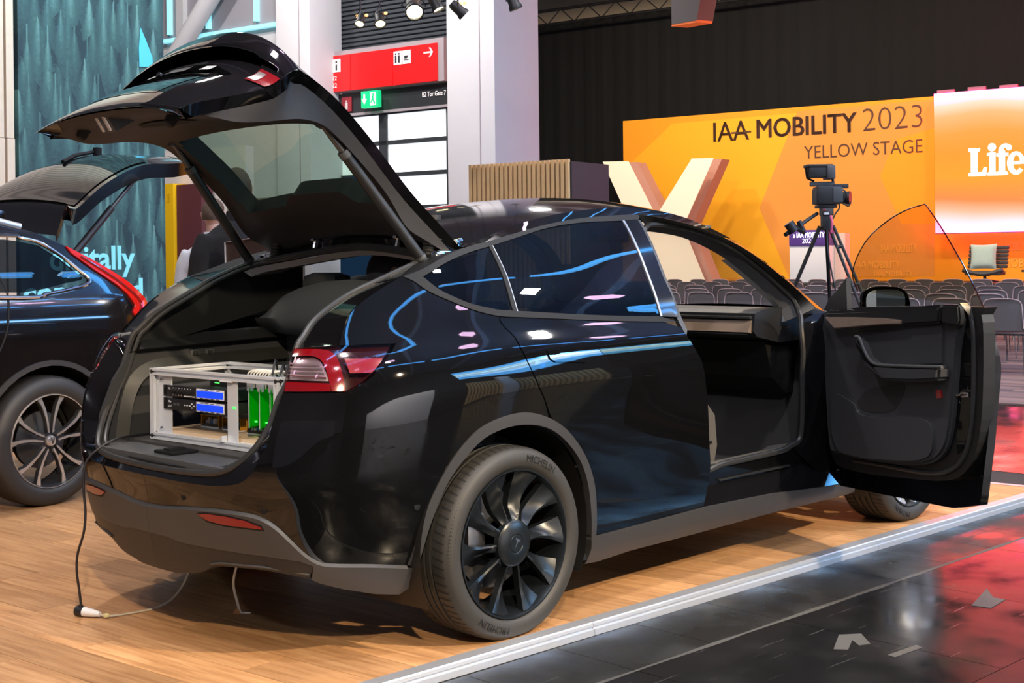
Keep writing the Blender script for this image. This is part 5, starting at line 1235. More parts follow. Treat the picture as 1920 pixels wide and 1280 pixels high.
for x in (-.40, -.33):
    q = MB(); q.box((x, .545, .985), (.045, .012, .030), None, .006); b_ = q.build('seat_switch', 'plastic_grey', car); q = MB(); q.box((x, .536, .985), (.02, .01, .018), None, .003); q.build('button', 'rubber_groove', b_)
# rear bench: domed backrest with two headrests
V = []; F = []; n = 26; prof_n = 8
for i in range(n+1):
    y = -.60+1.2*i/n; a = abs(y); top = float(np.interp(a, [0, .2, .36, .5, .57, .60], [1.286, 1.276, 1.25, 1.213, 1.175, 1.13]))
    for (x, z) in ((.03, .68), (.05, 1.035), (-.045, 1.055), (-.085, 1.12), (-.05, top-.045), (.005, top), (.09, top-.015), (.17, top-.12)): V.append((x+.05*a*a, y, z))
for i in range(n):
    for j in range(prof_n-1): F.append((i*prof_n+j, i*prof_n+j+1, (i+1)*prof_n+j+1, (i+1)*prof_n+j))
be = new_obj('rear_seat', V, F, 'seat_cloth', car, True); be.data.set_sharp_from_angle(angle=radians(60))
for y in (-.36, .36):
    q = MB(); q.box((.15, y, 1.262), (.11, .25, .10), None, .045); q.build('headrest', 'fabric_dark', be)
q = MB(); q.box((.55, 0, .60), (.55, 1.2, .22), None, .06); q.build('seat_cushion', 'fabric_dark', be)
q = MB(); q.tube(spl([(-.05, -.10, 1.05), (-.06, -.13, .98), (-.02, -.14, .90), (-.15, -.12, .895)], 6), .003, 6); q.build('thin_lead', 'steel', be)
for sy in (-1, 1):
    fs_ = MB(); fs_.box((1.31, sy*.38, .52), (.52, .50, .16), None, .05); fs_ = fs_.build('front_seat', 'fabric_dark', car)
    M = Matrix.Translation((1.07, sy*.38, .86)) @ Matrix.Rotation(radians(-14), 4, 'Y'); q = MB(); q.box((0, 0, 0), (.14, .50, .62), M, .06); q.build('backrest', 'fabric_dark', fs_)
    q = MB(); q.box((.02, 0, .40), (.10, .27, .17), M, .045); q.build('headrest', 'fabric_dark', fs_)
    q = MB(); q.prism([(1.09, .42), (1.55, .42), (1.575, .50), (1.56, .64), (1.50, .70), (1.09, .66)], -.02, .02, frame((0, sy*.655, 0), (1, 0, 0), (0, 0, 1))); sp_ = q.build('side_shield', 'seat_shield', fs_)
    q = MB(); q.box((1.50, sy*.68, .52), (.05, .012, .014), None, .004); q.box((1.475, sy*.68, .525), (.012, .014, .04), None, .004); q.build('seat_switch', 'trim_black', sp_)
    q = MB(); q.box((1.40, sy*.56, .42), (.55, .05, .04), None, .008); q.build('seat_rail', 'dark_steel', fs_)
q = MB(); q.prism([(.05, -.74), (2.4, -.74), (2.4, .74), (.05, .74)], .34, .37); q.build('cabin_floor', 'carpet_dark', car)
q = MB(); q.prism([(2.10, .36), (2.45, .5), (2.45, 1.0), (2.22, .98)], -.74, .74, frame((0, 0, 0), (1, 0, 0), (0, 0, 1))); q.build('footwell', 'carpet_dark', car)
# dashboard
dp = [(1.80, 1.095), (1.86, 1.11), (2.0, 1.118), (2.3, 1.10), (2.55, 1.06), (2.55, .97), (2.0, .95), (1.90, .97), (1.815, .985), (1.79, 1.01)]
q = MB(); q.prism(dp, -.735, .735, frame((0, 0, 0), (1, 0, 0), (0, 0, 1))); da = q.build('dashboard', 'plastic_dark', car)
q = MB(); q.prism([(1.765, 1.008), (1.79, 1.062), (1.84, 1.066), (1.83, .995)], -.72, .72, frame((0, 0, 0), (1, 0, 0), (0, 0, 1))); q.build('wood_strip', 'dash_wood', da)
q = MB(); q.prism([(1.93, .955), (2.5, .965), (2.5, .70), (2.10, .70), (1.99, .78)], -.70, .70, frame((0, 0, 0), (1, 0, 0), (0, 0, 1))); q.build('glovebox', 'body_inner', da)
q = MB(); q.box((1.795, 0, 1.075), (.03, 1.44, .012), None, .003); q.build('vent_slot', 'rubber_groove', da)
q = MB(); q.tube([(1.765, -.72, 1.002), (1.765, .72, 1.002)], .006, 6); q.build('chrome_edge', 'chrome', da)
q = MB(); q.prism([(1.986,-0.735,1.039),(2.014,-0.735,1.069),(2.189,-0.735,1.064),(2.234,-0.735,0.942),(2.175,-0.735,0.831),(2.092,-0.735,0.842),(1.972,-0.735,0.997)], 0, .02, frame((0, -.735, 0), (1, 0, 0), (0, 0, 1))); q.build('end_panel', 'plastic_taupe', da)
q = MB(); q.box((1.74, .0, 1.14), (.02, .36, .21), None, .008); q.build('touch_screen', 'gloss_black', da)
V = []; q = MB(); q.tube([(1.62+.06*sin(a)*.4, .38+.18*cos(a), 1.03+.17*sin(a)) for a in np.linspace(0, 2*pi, 28)[:-1]], .015, 8, True); sw = q.build('steering_wheel', 'fabric_dark', car)
q = MB(); q.box((1.64, .38, 1.03), (.05, .14, .10), None, .03); q.box((1.63, .38, 1.035), (.02, .33, .03), None, .008); q.cyl((1.64, .38, 1.03), (1.9, .38, .98), .035, 10); q.build('hub', 'plastic_dark', sw)
# roof lining and visor
V = []; F = []; R2 = [p for p in EDGE if .12 < p[0] < 1.62]
for p in R2:
    r_ = roof_row(p); V += [(x, y*.97, z-.045) for x, y, z in r_]
for i in range(len(R2)-1):
    for j in range(20): F.append((i*21+j, (i+1)*21+j, (i+1)*21+j+1, i*21+j+1))
new_obj('roof_lining', V, F, 'headliner', car, True)
hl = sorted([(x-.0, y, z) for x, y, z in half if z > 1.33], key=lambda p: -p[1]); hl = hl+[(x, -y, z) for x, y, z in hl[::-1][1:]]
ribbon3('lining_edge', [(x+.014, y*.975, z-.018) for x, y, z in hl], [(x+.05, y*.965, z-.040) for x, y, z in hl], 'white_trim', car, 40)
ribbon3('lining_edge', [(x+.05, y*.965, z-.040) for x, y, z in hl], [(x+.20, y*.96, z-.025) for x, y, z in hl], 'headliner', car, 40)
q = MB(); q.box((1.60, -.36, 1.50), (.22, .40, .022), Matrix.Translation((0, 0, 0)), .01); q.build('sun_visor', 'headliner', car)
q = MB(); q.box((1.62, 0, 1.47), (.03, .24, .07), None, .012); q.build('inner_mirror', 'gloss_black', car)
# ---- front door opening
SEAL = [(1.153,1.391),(1.165,1.462),(1.214,1.499),(1.272,1.511),(1.405,1.505),(1.586,1.477),(1.773,1.402),(1.909,1.307),(1.999,1.214),(2.049,1.15),(2.021,1.081),(1.964,1.002),(1.957,0.813),(1.987,0.609),(1.982,0.501),(1.904,0.477),(1.83,0.462),(1.558,0.456),(1.338,0.449)]
SEAL = SEAL + [(1.08, .40), (1.0, .50), (1.03, .8), (1.04, 1.0), (.99, 1.15)]
se = spl(SEAL, 4, True); sp3 = surf(np.array([p[0] for p in se]), np.array([p[1] for p in se]), -.07).tolist()
for mi in (False, True):
    k_ = -1 if mi else 1
    q = MB(); q.tube([(p[0], p[1]*k_, p[2]) for p in sp3], .013, 8, True); q.build('door_seal', 'seal', car)
# frame between the outer skin and the seal
top_o = S3(spl(RAIL_F, 4), .0).tolist()
i0 = near(se, SEAL[2]); i1 = near(se, SEAL[10])
for mi in (False, True):
    ribbon3('door_frame', top_o, sp3[i0:i1+1], 'body_inner', car, 40, mi, rows=1)
inl = [(p[0]-.02, p[1]+.07, p[2]-.03) for p in sp3[i0:i1+1]]
ribbon3('pillar_lining', sp3[i0:i1+1], inl, 'headliner', car, 40)
ia = next(i for i in range(len(inl)) if inl[i][0] > 1.78); ribbon3('pillar_cap', [(x, y-.002, z) for x, y, z in inl[ia:]], [(x+.03, y+.05, z-.005) for x, y, z in inl[ia:]], 'white_trim', car, 20)
# hinge pillar and inner sill
jb = near(se, SEAL[14])
hp = [(2.26, 1.09), (2.30, .95), (2.30, .7), (2.28, .45), (2.26, .30), (2.22, .262)]
hp3 = S3(spl(hp, 4), -.03).tolist(); j2 = near(se, SEAL[15])
ribbon3('hinge_pillar', sp3[near(se, SEAL[10]):j2+1], hp3, 'gloss_black', car, 40, rows=2)
ribbon3('hinge_pillar', sp3[near(se, SEAL[10]):j2+1], hp3, 'gloss_black', car, 40, True, rows=2)
sl0 = S3([(2.30, .262), (1.9, .272), (1.5, .283), (1.165, .297)], -.004).tolist(); j3 = near(se, SEAL[18])
for mi in (False, True):
    mid = [(p[0], -.845, .375) for p in sl0]
    ribbon3('sill', [sp3[i] for i in range(j2, j3+1)], mid, 'gloss_black', car, 30, mi, rows=1); ribbon3('sill', mid, sl0, 'gloss_black', car, 30, mi, rows=1)
q = MB(); q.box((1.62, -.835, .388), (.55, .05, .008), None, .003); q.build('tread_plate', 'plastic_dark', car)
ribbon3('sill_carpet', [(x, y+.01, z+.012) for x, y, z in [sp3[i] for i in range(j2, j3+1)]], [(x, y+.12, z-.01) for x, y, z in [sp3[i] for i in range(j2, j3+1)]], 'seat_shield', car, 30, rows=1)
q = MB(); q.box((1.02, -.80, .70), (.20, .05, .75), None, .02); q.build('pillar_lower', 'body_inner', car); q = MB(); q.box((1.02, .80, .70), (.20, .05, .75), None, .02); q.build('pillar_lower', 'body_inner', car)
# ---- front wings and bonnet
FC = (2.89, .345); arcf = [(FC[0]+.46*cos(a), FC[1]+.46*sin(a)) for a in np.linspace(radians(172), radians(15), 26)]
wing = [(2.31, 1.06), (2.31, .30), (2.38, .26), (2.44, .26)] + arcf + [(3.36, .40), (3.5, .50), (3.55, .72), (3.2, .93), (2.9, .99), (2.6, 1.04)]
fl2 = [(FC[0]+.46*cos(a), FC[1]+.46*sin(a)) for a in np.linspace(radians(172), radians(15), 26)]; fl3 = [(FC[0]+.42*cos(a), FC[1]+.42*sin(a)) for a in np.linspace(radians(15), radians(172), 26)]
for mi in (False, True):
    bpanel('front_wing', wing, 'paint', car, step=.05, mirror=mi); bpanel('arch_flare', fl2+fl3, 'cladding', car, d=.004, step=.03, mirror=mi, flange=.03)
    if mi:
        wd_ = spl(DOOR_F, 3)[1:]; fd = [(s+.006, z) for s, z in wd_] + [(2.20, .27), (2.29, .40), (2.30, .95), (2.28, 1.07), (1.02, 1.09)]
        bpanel('front_door_left', fd, 'paint', car, step=.06, mirror=True)
        wn = spl(RAIL_F, 3) + [(2.2, 1.08), (1.04, 1.1)]; bpanel('front_window_left', wn, 'window_left', car, step=.06, mirror=True, flange=0)
Ht = []; 
for i in range(17):
    t = -1+2*i/16
    for j in range(15):
        k = j/14; x = 2.55+(1.12-.30*t*t*k)*k; hw = .80-.06*k-.10*k**3; z = 1.075+.03*(1-t*t)-.08*k-.26*k**3-.02*t*t
        Ht.append((x+(.06*(1-t*t) if k < .2 else .06*(1-t*t)), t*hw, z))
new_obj('bonnet', Ht, [(i*15+j, (i+1)*15+j, (i+1)*15+j+1, i*15+j+1) for i in range(16) for j in range(14)], 'paint', car, True)
bpanel('front_bumper', [(3.4, .30), (3.40, .42), (3.52, .52), (3.57, .70), (3.8, .72), (4.33, .72), (4.33, .25), (3.8, .22)], 'paint', car, step=.06, both=True)
q = MB(); q.box((2.50, 0, 1.06), (.25, 1.5, .04), None, .01); q.build('cowl', 'trim_black', car)
# ---- opened front door, built closed and swung 66 degrees about its hinge line
DHX, DHY, DAn = 2.20, -.895, radians(66)
def dsw(p):
    dx, dy = p[0]-DHX, p[1]-DHY; c, s = cos(DAn), sin(DAn); return (DHX+c*dx-s*dy, DHY+s*dx+c*dy, p[2])
def swung(o):
    for v in o.data.vertices: v.co = dsw(v.co)
    o.data.update(); return o
DSK = spl([(1.187,1.163),(1.151,1.086),(1.118,0.996),(1.114,0.878),(1.119,0.748),(1.125,0.553),(1.144,0.345)], 3) + [(1.3, .305), (1.8, .285), (2.12, .275), (2.23, .33), (2.275, .5), (2.285, .9), (2.27, 1.075)] + [(1.8, 1.09), (1.25, 1.11)]
V2, F2, B2 = fill2d(DSK, .035); V2 = np.array(V2)
Vd = surf(V2[:, 0], V2[:, 1], 0.); fd_ = new_obj('front_door', [dsw(p) for p in Vd], F2, 'paint', car, True)
B2 = np.array(B2); e0 = surf(B2[:, 0], B2[:, 1], 0.); ctr = np.array([1.65, .68])
e1 = surf(B2[:, 0]*.985+ctr[0]*.015, B2[:, 1], -.032); 
ribbon3('hem', [dsw(p) for p in e0]+[dsw(e0[0])], [dsw(p) for p in e1]+[dsw(e1[0])], 'gloss_black', fd_, 160)
YI = -.835                                            # plane of the inner lining
def dprism(name, P, y0, y1, m, par=fd_, bev=0):
    q = MB(); q.prism(P, 0, 1); Vv = []
    for (x, y, z) in q.v: Vv.append(dsw((x, y0+(y1-y0)*z, y)))
    o = new_obj(name, Vv, q.f, m, par)
    if bev:
        md = bmesh.new(); md.from_mesh(o.data); bmesh.ops.bevel(md, geom=[e for e in md.edges if e.calc_face_angle(0) > .6], offset=bev, segments=2, affect='EDGES'); md.to_mesh(o.data); md.free()
        o.data.polygons.foreach_set('use_smooth', [True]*len(o.data.polygons)); o.data.set_sharp_from_angle(angle=radians(45))
    return o
shell = [(2.229,1.083),(1.191,1.147),(1.119,1.117),(1.108,0.989),(1.118,0.752),(1.146,0.598),(1.201,0.493),(1.317,0.421),(1.597,0.386),(1.994,0.363),(2.171,0.419),(2.212,0.797)]
dprism('door_shell', spl(shell, 3, True), -.925, -.865, 'body_inner')
sq = [dsw((x, -.862, z)) for x, z in spl([(1.242,1.145),(1.172,1.093),(1.163,0.877),(1.178,0.681),(1.219,0.545),(1.302,0.467),(1.456,0.43),(1.749,0.422),(1.987,0.414)], 5)]
q = MB(); q.tube(sq, .011, 8); q.build('door_seal', 'seal', fd_)
lining = [(2.17,1.096),(1.937,1.108),(1.552,1.132),(1.308,1.153),(1.209,1.147),(1.2,1.093),(1.228,0.982),(1.247,0.828),(1.276,0.649),(1.318,0.545),(1.404,0.482),(1.563,0.45),(1.789,0.435),(2.053,0.436),(2.138,0.463),(2.171,0.801)]
dl = dprism('lining', spl(lining, 3, True), -.87, -.83, 'door_lining', bev=.012)
pad = [(2.12,1.098),(1.705,1.123),(1.294,1.154),(1.298,1.076),(1.557,1.054),(1.903,1.013),(2.061,1.035)]
dprism('upper_pad', pad, -.84, -.800, 'plastic_dark', bev=.012)
dprism('rear_pad', [(1.293,1.154),(1.185,1.155),(1.176,1.094),(1.19,1.068),(1.291,1.074)], -.84, -.805, 'plastic_dark', bev=.008)
strip = [(2.106,1.073),(1.888,1.081),(1.654,1.085),(1.536,1.081),(1.543,1.064),(1.654,1.057),(1.889,1.035),(2.03,1.022)]
dprism('wood_strip', strip, -.82, -.792, 'dash_wood', bev=.004)
insert = [(1.9,0.993),(1.613,1.035),(1.3,1.074),(1.309,0.905),(1.543,0.886),(1.729,0.878),(1.806,0.913),(1.865,0.97)]
dprism('fabric_insert', insert, -.845, -.822, 'fabric_dark', bev=.004)
arm = [(1.852,0.991),(1.824,0.988),(1.77,0.91),(1.712,0.883),(1.533,0.888),(1.263,0.903),(1.267,0.844),(1.428,0.824),(1.645,0.813),(1.751,0.859),(1.805,0.908)]
dprism('armrest', arm, -.835, -.765, 'door_lining', bev=.014)
a_ = [dsw((x, -.770, z)) for x, z in spl([(1.832,0.996),(1.8,0.99),(1.769,0.942),(1.723,0.895),(1.655,0.881),(1.471,0.889),(1.245,0.901)], 5)]
q = MB(); q.tube(a_, .0075, 8); q.build('armrest_piping', 'plastic_grey', fd_)
pk = spl([(1.881,0.715),(1.809,0.762),(1.618,0.797),(1.562,0.797),(1.582,0.742),(1.649,0.678),(1.772,0.656),(1.87,0.66),(1.906,0.683)], 4, True)
dprism('door_pocket', pk, -.84, -.8285, 'rubber_groove')
dprism('speaker_bulge', spl([(2.09,0.72),(1.923,0.694),(1.876,0.65),(1.726,0.651),(1.576,0.671),(1.385,0.66),(1.395,0.502),(1.692,0.447),(1.928,0.434),(2.052,0.45),(2.11,0.555)], 4, True), -.84, -.818, 'door_lining', bev=.010)
dprism('red_reflector', [(1.355,0.795),(1.318,0.798),(1.315,0.765),(1.352,0.759)], -.835, -.823, 'lens_red', bev=.003)
# shut face with the lock
dprism('shut_face', [(1.224,1.043),(1.201,1.035),(1.174,0.985),(1.17,0.833),(1.185,0.658),(1.225,0.566),(1.265,0.539),(1.258,0.738),(1.255,0.958)], -.868, -.858, 'paint')
lk = [(1.266,0.793),(1.188,0.789),(1.246,0.81),(1.184,0.817),(1.234,0.758)][0:5]
for k in (2, 3, 4):
    x, z = lk[k]; p = dsw((x, -.857, z)); q = MB(); q.lathe([(0, .006), (.010, .005), (.012, 0)], 12, frame(p, Vector((-sin(DAn)*0+cos(DAn), sin(DAn), 0)), (0, 0, 1)) @ Matrix.Identity(4)); q.build('lock_bolt', 'dark_steel', fd_)
q = MB(); P = [dsw((x, -.848, z)) for x, z in [(1.263,0.782),(1.231,0.785),(1.224,0.794),(1.182,0.794),(1.182,0.785),(1.221,0.779)]]; q.tube(P, .005, 6); q.build('lock', 'steel', fd_)
# frameless glass
GW = spl([(1.842,1.202),(1.833,1.267),(1.752,1.344),(1.605,1.433),(1.422,1.504),(1.267,1.545),(1.145,1.562)], 4) + spl([(1.139,1.555),(1.105,1.471),(1.073,1.354),(1.056,1.248),(1.051,1.147)], 3)
q = MB(); V = []; F = []
vv, ff, bb = fill2d(GW, .06)
def gy(z): return -.845+(z-1.10)*.52-.10*(z-1.1)**2*.5
V = [dsw((x, gy(z), z)) for x, z in vv]
gw = new_obj('front_window', V, ff, 'window_door', fd_, True)
ge = [dsw((x, gy(z), z)) for x, z in GW]; q = MB(); q.tube(ge, .0028, 6); q.build('glass_edge', 'lens_dark', gw)
dprism('mirror_sail', [(2.173,1.1),(2.128,1.157),(2.067,1.196),(2.012,1.239),(1.99,1.259),(1.985,1.107)], -.86, -.835, 'plastic_dark')
# mirror
mc = Vector(dsw((2.0, -1.06, 1.14)))
MX = frame(mc, Vector((.7055, -.7087, 0)), Vector((.60, .78, .02)))  # x to the right in view, y away from the camera
q = MB(); V = []; F = []; n = 28
def oval(a, sx, sz, p=.62): return (sx*math.copysign(abs(cos(a))**p, cos(a)), sz*math.copysign(abs(sin(a))**p, sin(a)))
rings = [(.0, .99, .99), (-.006, 1.02, 1.03), (.03, 1.03, 1.05), (.07, .92, .95), (.10, .62, .66), (.112, .2, .2)]
for d, sx, sz in rings:
    for i in range(n): x, z = oval(2*pi*i/n, .112*sx, .072*sz); V.append(MX @ Vector((x+(.012*(z/.07) if x > 0 else 0)*-1, d, z)))
for k in range(len(rings)-1):
    for i in range(n): F.append((k*n+i, k*n+(i+1) % n, (k+1)*n+(i+1) % n, (k+1)*n+i))
F.append(tuple(range((len(rings)-1)*n, len(rings)*n)))
mo = new_obj('door_mirror', V, F, 'paint', fd_, True)
V = [MX @ Vector((oval(2*pi*i/n, .092, .060)[0]*(1 if True else 1), -.004, oval(2*pi*i/n, .092, .060)[1])) for i in range(n)]
mg = new_obj('mirror_glass', V, [tuple(range(n))], 'mirror_glass', mo)
q = MB(); q.cyl(mc+Vector((0, 0, -.05)), Vector(dsw((2.02, -.93, 1.08))), .03, 10); q.build('mirror_foot', 'trim_black', mo)
# ---- wheels
def bend_text(s, r0, h, ang, hgt, M, m, par, flip=False):
    o = text('lettering', s, m, hgt, Matrix.Identity(4), par, bold=.0, depth=.001, align='CENTER')
    for v in o.data.vertices:
        x, y, z = v.co
        if flip: a = ang + x/r0; r = r0-y+hgt*.35; 
        else: a = ang - x/r0; r = r0+y-hgt*.35
        v.co = M @ Vector((r*cos(a), r*sin(a), h+z))
    return o
def wheel(x, y, side, style, detail):
    """local z = outboard"""
    zc = .338; M = frame((x, y, zc), (1, 0, 0), (0, 0, 1)) if side < 0 else frame((x, y, zc), (-1, 0, 0), (0, 0, 1))
    prof = [(.262, -.112), (.270, -.122), (.300, -.130), (.325, -.126), (.340, -.114), (.3465, -.095), (.3480, -.070)]
    for hc in (-.050, -.018, .016, .048): prof += [(.3485, hc-.006), (.340, hc-.0045), (.340, hc+.0045), (.3485, hc+.006)]
    prof += [(.3480, .070), (.3465, .095), (.342, .110), (.331, .122), (.325, .1265), (.300, .1305), (.284, .1265), (.276, .122), (.270, .115), (.262, .110)]
    q = MB(); q.lathe(prof, 96 if detail else 64, M); q.v = [(a, b, max(c, .0015)) for a, b, c in q.v]; ty = q.build('wheel', 'rubber', car)
    if detail:
        q = MB()
        for i in range(74):
            a = 2*pi*i/74
            for (h0, h1, r0, r1, dl) in ((.056, .108, .3486, .3442, .03), (-.112, -.056, .3436, .3486, -.03)):
                c_, s_ = cos(a), sin(a); c2, s2 = cos(a+dl), sin(a+dl); w_ = .0045
                t1 = Vector((-s_, c_, 0))*w_; t2 = Vector((-s2, c2, 0))*w_
                hs = np.linspace(h0, h1, 7); b0 = len(q.v)
                for k_, h_ in enumerate(hs):
                    r_ = float(np.interp(abs(h_), [.05, .07, .095, .108, .114], [.3485, .348, .3465, .343, .340]))+.0007; aa = a+dl*k_/6; w2 = .0048*(1-.5*k_/6 if h0 > 0 else .5+.5*k_/6)
                    for sg in (-1, 1): q.v.append(tuple(M @ Vector((r_*cos(aa)-sg*w2*sin(aa), r_*sin(aa)+sg*w2*cos(aa), h_))))
                    if k_: q.f.append((b0+2*k_-2, b0+2*k_-1, b0+2*k_+1, b0+2*k_)); q.sm.append(False)
        q.v = [(a, b, max(c, .0017)) for a, b, c in q.v]
        tag(q.build('tread_sipes', 'rubber_groove', ty), kind='stuff')
        for i in range(46):
            pass
        q = MB()
        for i in range(26):
            for j in range(4):
                a = radians(140+i*2.2); r = .334-.008*j; h = .1215+.0018*j; k = .0021*(1-abs(i-13)/15)
                if k > .0004: q.box((r*cos(a), r*sin(a), h+.0015), (k*2, k*2, .0012), M)
        tag(q.build('sidewall_studs', 'rubber_groove', ty), kind='stuff')
        mat('rubber_letter', (.012, .012, .012), .5)
        for ang in (66, 246):
            bend_text('MICHELIN', .308, .1308, radians(ang), .036, M, 'rubber_letter', ty)
    face = 'wheel_black' if style == 'blade' else 'alu'
    q = MB(); q.lathe([(.2665, .1085), (.2685, .116), (.2675, .121), (.262, .121), (.2575, .112), (.252, .09), (.247, .04), (.245, -.05), (.255, -.11)], 72, M); q.build('rim', 'wheel_black', ty)
    q = MB(); q.lathe([(0, .0), (.175, .0), (.175, -.02), (0, -.02)], 48, M); q.build('brake_disc', 'dark_steel', ty)
    q = MB(); q.box((-.13, .04, .02), (.09, .16, .07), M, .02); q.build('brake_caliper', 'steel', ty)
    q = MB(); q.lathe([(0, .0), (.07, 0), (.085, .04), (.085, -.05)], 24, M); q.build('hub', 'rubber_groove', ty)
    nb = 10; 
    for kx in range(nb):
        a0 = 2*pi*kx/nb + .10; q = MB(); V = []; F = []; nr, nc = 10, 5
        for s in (0, 1):
            for i in range(nr+1):
                u = i/nr; r = .070+(.256-.070)*u
                wd = radians(float(np.interp(u, [0, .2, .45, .75, 1], [21, 15.5, 13.5, 17, 23]))); sw_ = radians(-3.5)*u
                for j in range(nc+1):
                    w = j/nc; a = a0+sw_+wd*(w-.5)
                    crest = math.exp(-((w-.22)/.20)**2); h = .108-.022*sin(pi*u)*(1-.0*u)-.034*(w**1.5)*(1-.55*u)*min(1, u*3)+.012*crest*min(1, 4*u)*(1-u*.6)+.004*u
                    V.append(M @ Vector((r*cos(a), r*sin(a), h-(.028 if s else 0))))
        N_ = (nr+1)*(nc+1); g_ = lambda s, i, j: s*N_+i*(nc+1)+j
        for i in range(nr):
            for j in range(nc): F.append((g_(0,i,j), g_(0,i+1,j), g_(0,i+1,j+1), g_(0,i,j+1)))
            F.append((g_(0,i,0), g_(1,i,0), g_(1,i+1,0), g_(0,i+1,0))); F.append((g_(0,i,nc), g_(0,i+1,nc), g_(1,i+1,nc), g_(1,i,nc)))
        new_obj('spoke', V, F, face, ty, True).data.set_sharp_from_angle(angle=radians(38))
    q = MB(); q.lathe([(0, .1225), (.030, .122), (.0315, .1195), (.034, .1195), (.036, .1215), (.075, .117), (.083, .110), (.085, .09)], 48, M); hc = q.build('hub_cap', face, ty)
    q = MB(); q.prism([(-.012, .017), (.012, .017), (.013, .0115), (.0035, .0105), (0, -.018), (-.0035, .0105), (-.013, .0115)], .1222, .1236, M @ Matrix.Rotation(-.5, 4, 'Z')); q.build('emblem', 'steel', hc)
    return ty
wheel(0, -.818, -1, 'blade', True); wheel(2.89, -.818, -1, 'front', True); wheel(0, .818, 1, 'blade', False); wheel(2.89, .818, 1, 'front', False)
# ================================================================ RACK OF EQUIPMENT IN THE BOOT
RKM = Matrix.Translation((-.706, .378, .675)) @ Matrix.Rotation(radians(-86.3), 4, 'Z')      # local x along the front to the right, y into the car
RW_, RD_, RH_ = .79, .385, .276; b_ = .026
mat('mdf', (.56, .42, .28), .6, noise=.1, nscale=14); mat('mdf_edge', (.30, .19, .11), .7)
mat('unit_black', (.012, .012, .014), .4); mat('lcd_blue', (.01, .05, .5), .3, emit=(.004, .05, 1.0), estr=.85); mat('led_green', (.05, .6, .1), .3, emit=(.08, 1.0, .12), estr=1.6)
mat('print_white', (.7, .72, .75), .5); mat('acrylic_amber', (.42, .20, .02), .25, coat=.5); mat('pcb', (.01, .16, .04), .5); mat('cap_blue', (.04, .16, .50), .4)
glass('acrylic_green', (.42, .92, .45), ior=1.35); mat('card_green', (.01, .30, .03), .35, emit=(.0, .55, .03), estr=.16, coat=.5)
rk = tag(empty('equipment_rack', RKM.translation), 'open rack of aluminium profile beams standing in the car boot', 'rack')
def beam(p0, p1):
    """slotted square profile"""
    p0, p1 = Vector(p0), Vector(p1); h = b_/2; s = .0042; dpt = .009
    sec = []
    for k in range(4):
        a = k*pi/2; R = lambda x, y: (x*cos(a)-y*sin(a), x*sin(a)+y*cos(a))
        sec += [R(h, -h), R(h, -s), R(h-dpt, -s), R(h-dpt, s), R(h, s)]
    d = (p1-p0).normalized(); x = Vector((0, 0, 1)) if abs(d.z) < .9 else Vector((1, 0, 0)); q = MB()
    q.prism(sec, 0, (p1-p0).length, RKM @ frame(p0, x, d.cross(x))); o = q.build('beam', 'alu_rack'); under(o, rk); q2 = MB()
    for e, s_ in ((p0, -1), (p1, 1)): q2.cyl(RKM @ (e+d*s_*.0006), RKM @ (e-d*s_*.004), .0072, 14)
    q2.build('end_hole', 'rubber_groove', None); bpy.data.objects[-1] if False else None
    return o
def beam_holes(): pass
h = b_/2
for z in (h, RH_-h):
    beam((0, h, z), (RW_, h, z)); beam((0, RD_-h, z), (RW_, RD_-h, z)); beam((h, b_, z), (h, RD_-b_, z)); beam((RW_-h, b_, z), (RW_-h, RD_-b_, z))
for x in (h, RW_-h):
    for y in (h, RD_-h): beam((x, y, b_), (x, y, RH_-b_))
for o in [o for o in list(COL.objects) if o.name.startswith('end_hole')]: under(o, rk)
for x, z in ((h, h), (h, RH_-h), (RW_-h, RH_-h), (RW_-h, h)):
    q = MB(); q.cyl(RKM @ Vector((x, -.0008, z)), RKM @ Vector((x, .003, z)), .0082, 16); under(q.build('end_hole', 'rubber_groove'), rk)
def rb_(name, c, d, m, par=rk, bev=0.): q = MB(); q.box(c, d, RKM, bev); return under(q.build(name, m), par)
rb_('rack_plate', (.028+.045, .0225, RH_/2), (.088, .004, RH_-2*b_), 'alu_rack')
for z in (.045, .235): q = MB(); q.lathe([(0, .006), (.005, .005), (.007, 0)], 12, RKM @ frame((.06, .0135, z), (1, 0, 0), (0, 0, 1))); under(q.build('bolt', 'chrome'), rk)
rb_('centre_post', (.512, .014, RH_/2), (.060, .004, RH_-2*b_+.02), 'alu_rack'); rb_('post_flange', (.4885, .022, RH_/2), (.004, .014, RH_-2*b_+.02), 'alu_rack'); rb_('post_cap', (.49, .012, RH_-b_-.002), (.07, .03, .004), 'white_plastic')
q = MB(); q.prism([(0, 0), (.022, 0), (0, .022)], -.012, .012, RKM @ frame((.478, .0, b_), (-1, 0, 0), (0, 0, 1))); under(q.build('angle_bracket', 'alu_rack'), rk)
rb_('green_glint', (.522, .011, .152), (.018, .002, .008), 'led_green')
rb_('base_board', (RW_/2, RD_/2, b_+.006), (RW_-2*b_, RD_-2*b_, .012), 'mdf')
rb_('board_edge', (.49, .033, b_+.013), (.07, .014, .006), 'mdf_edge')
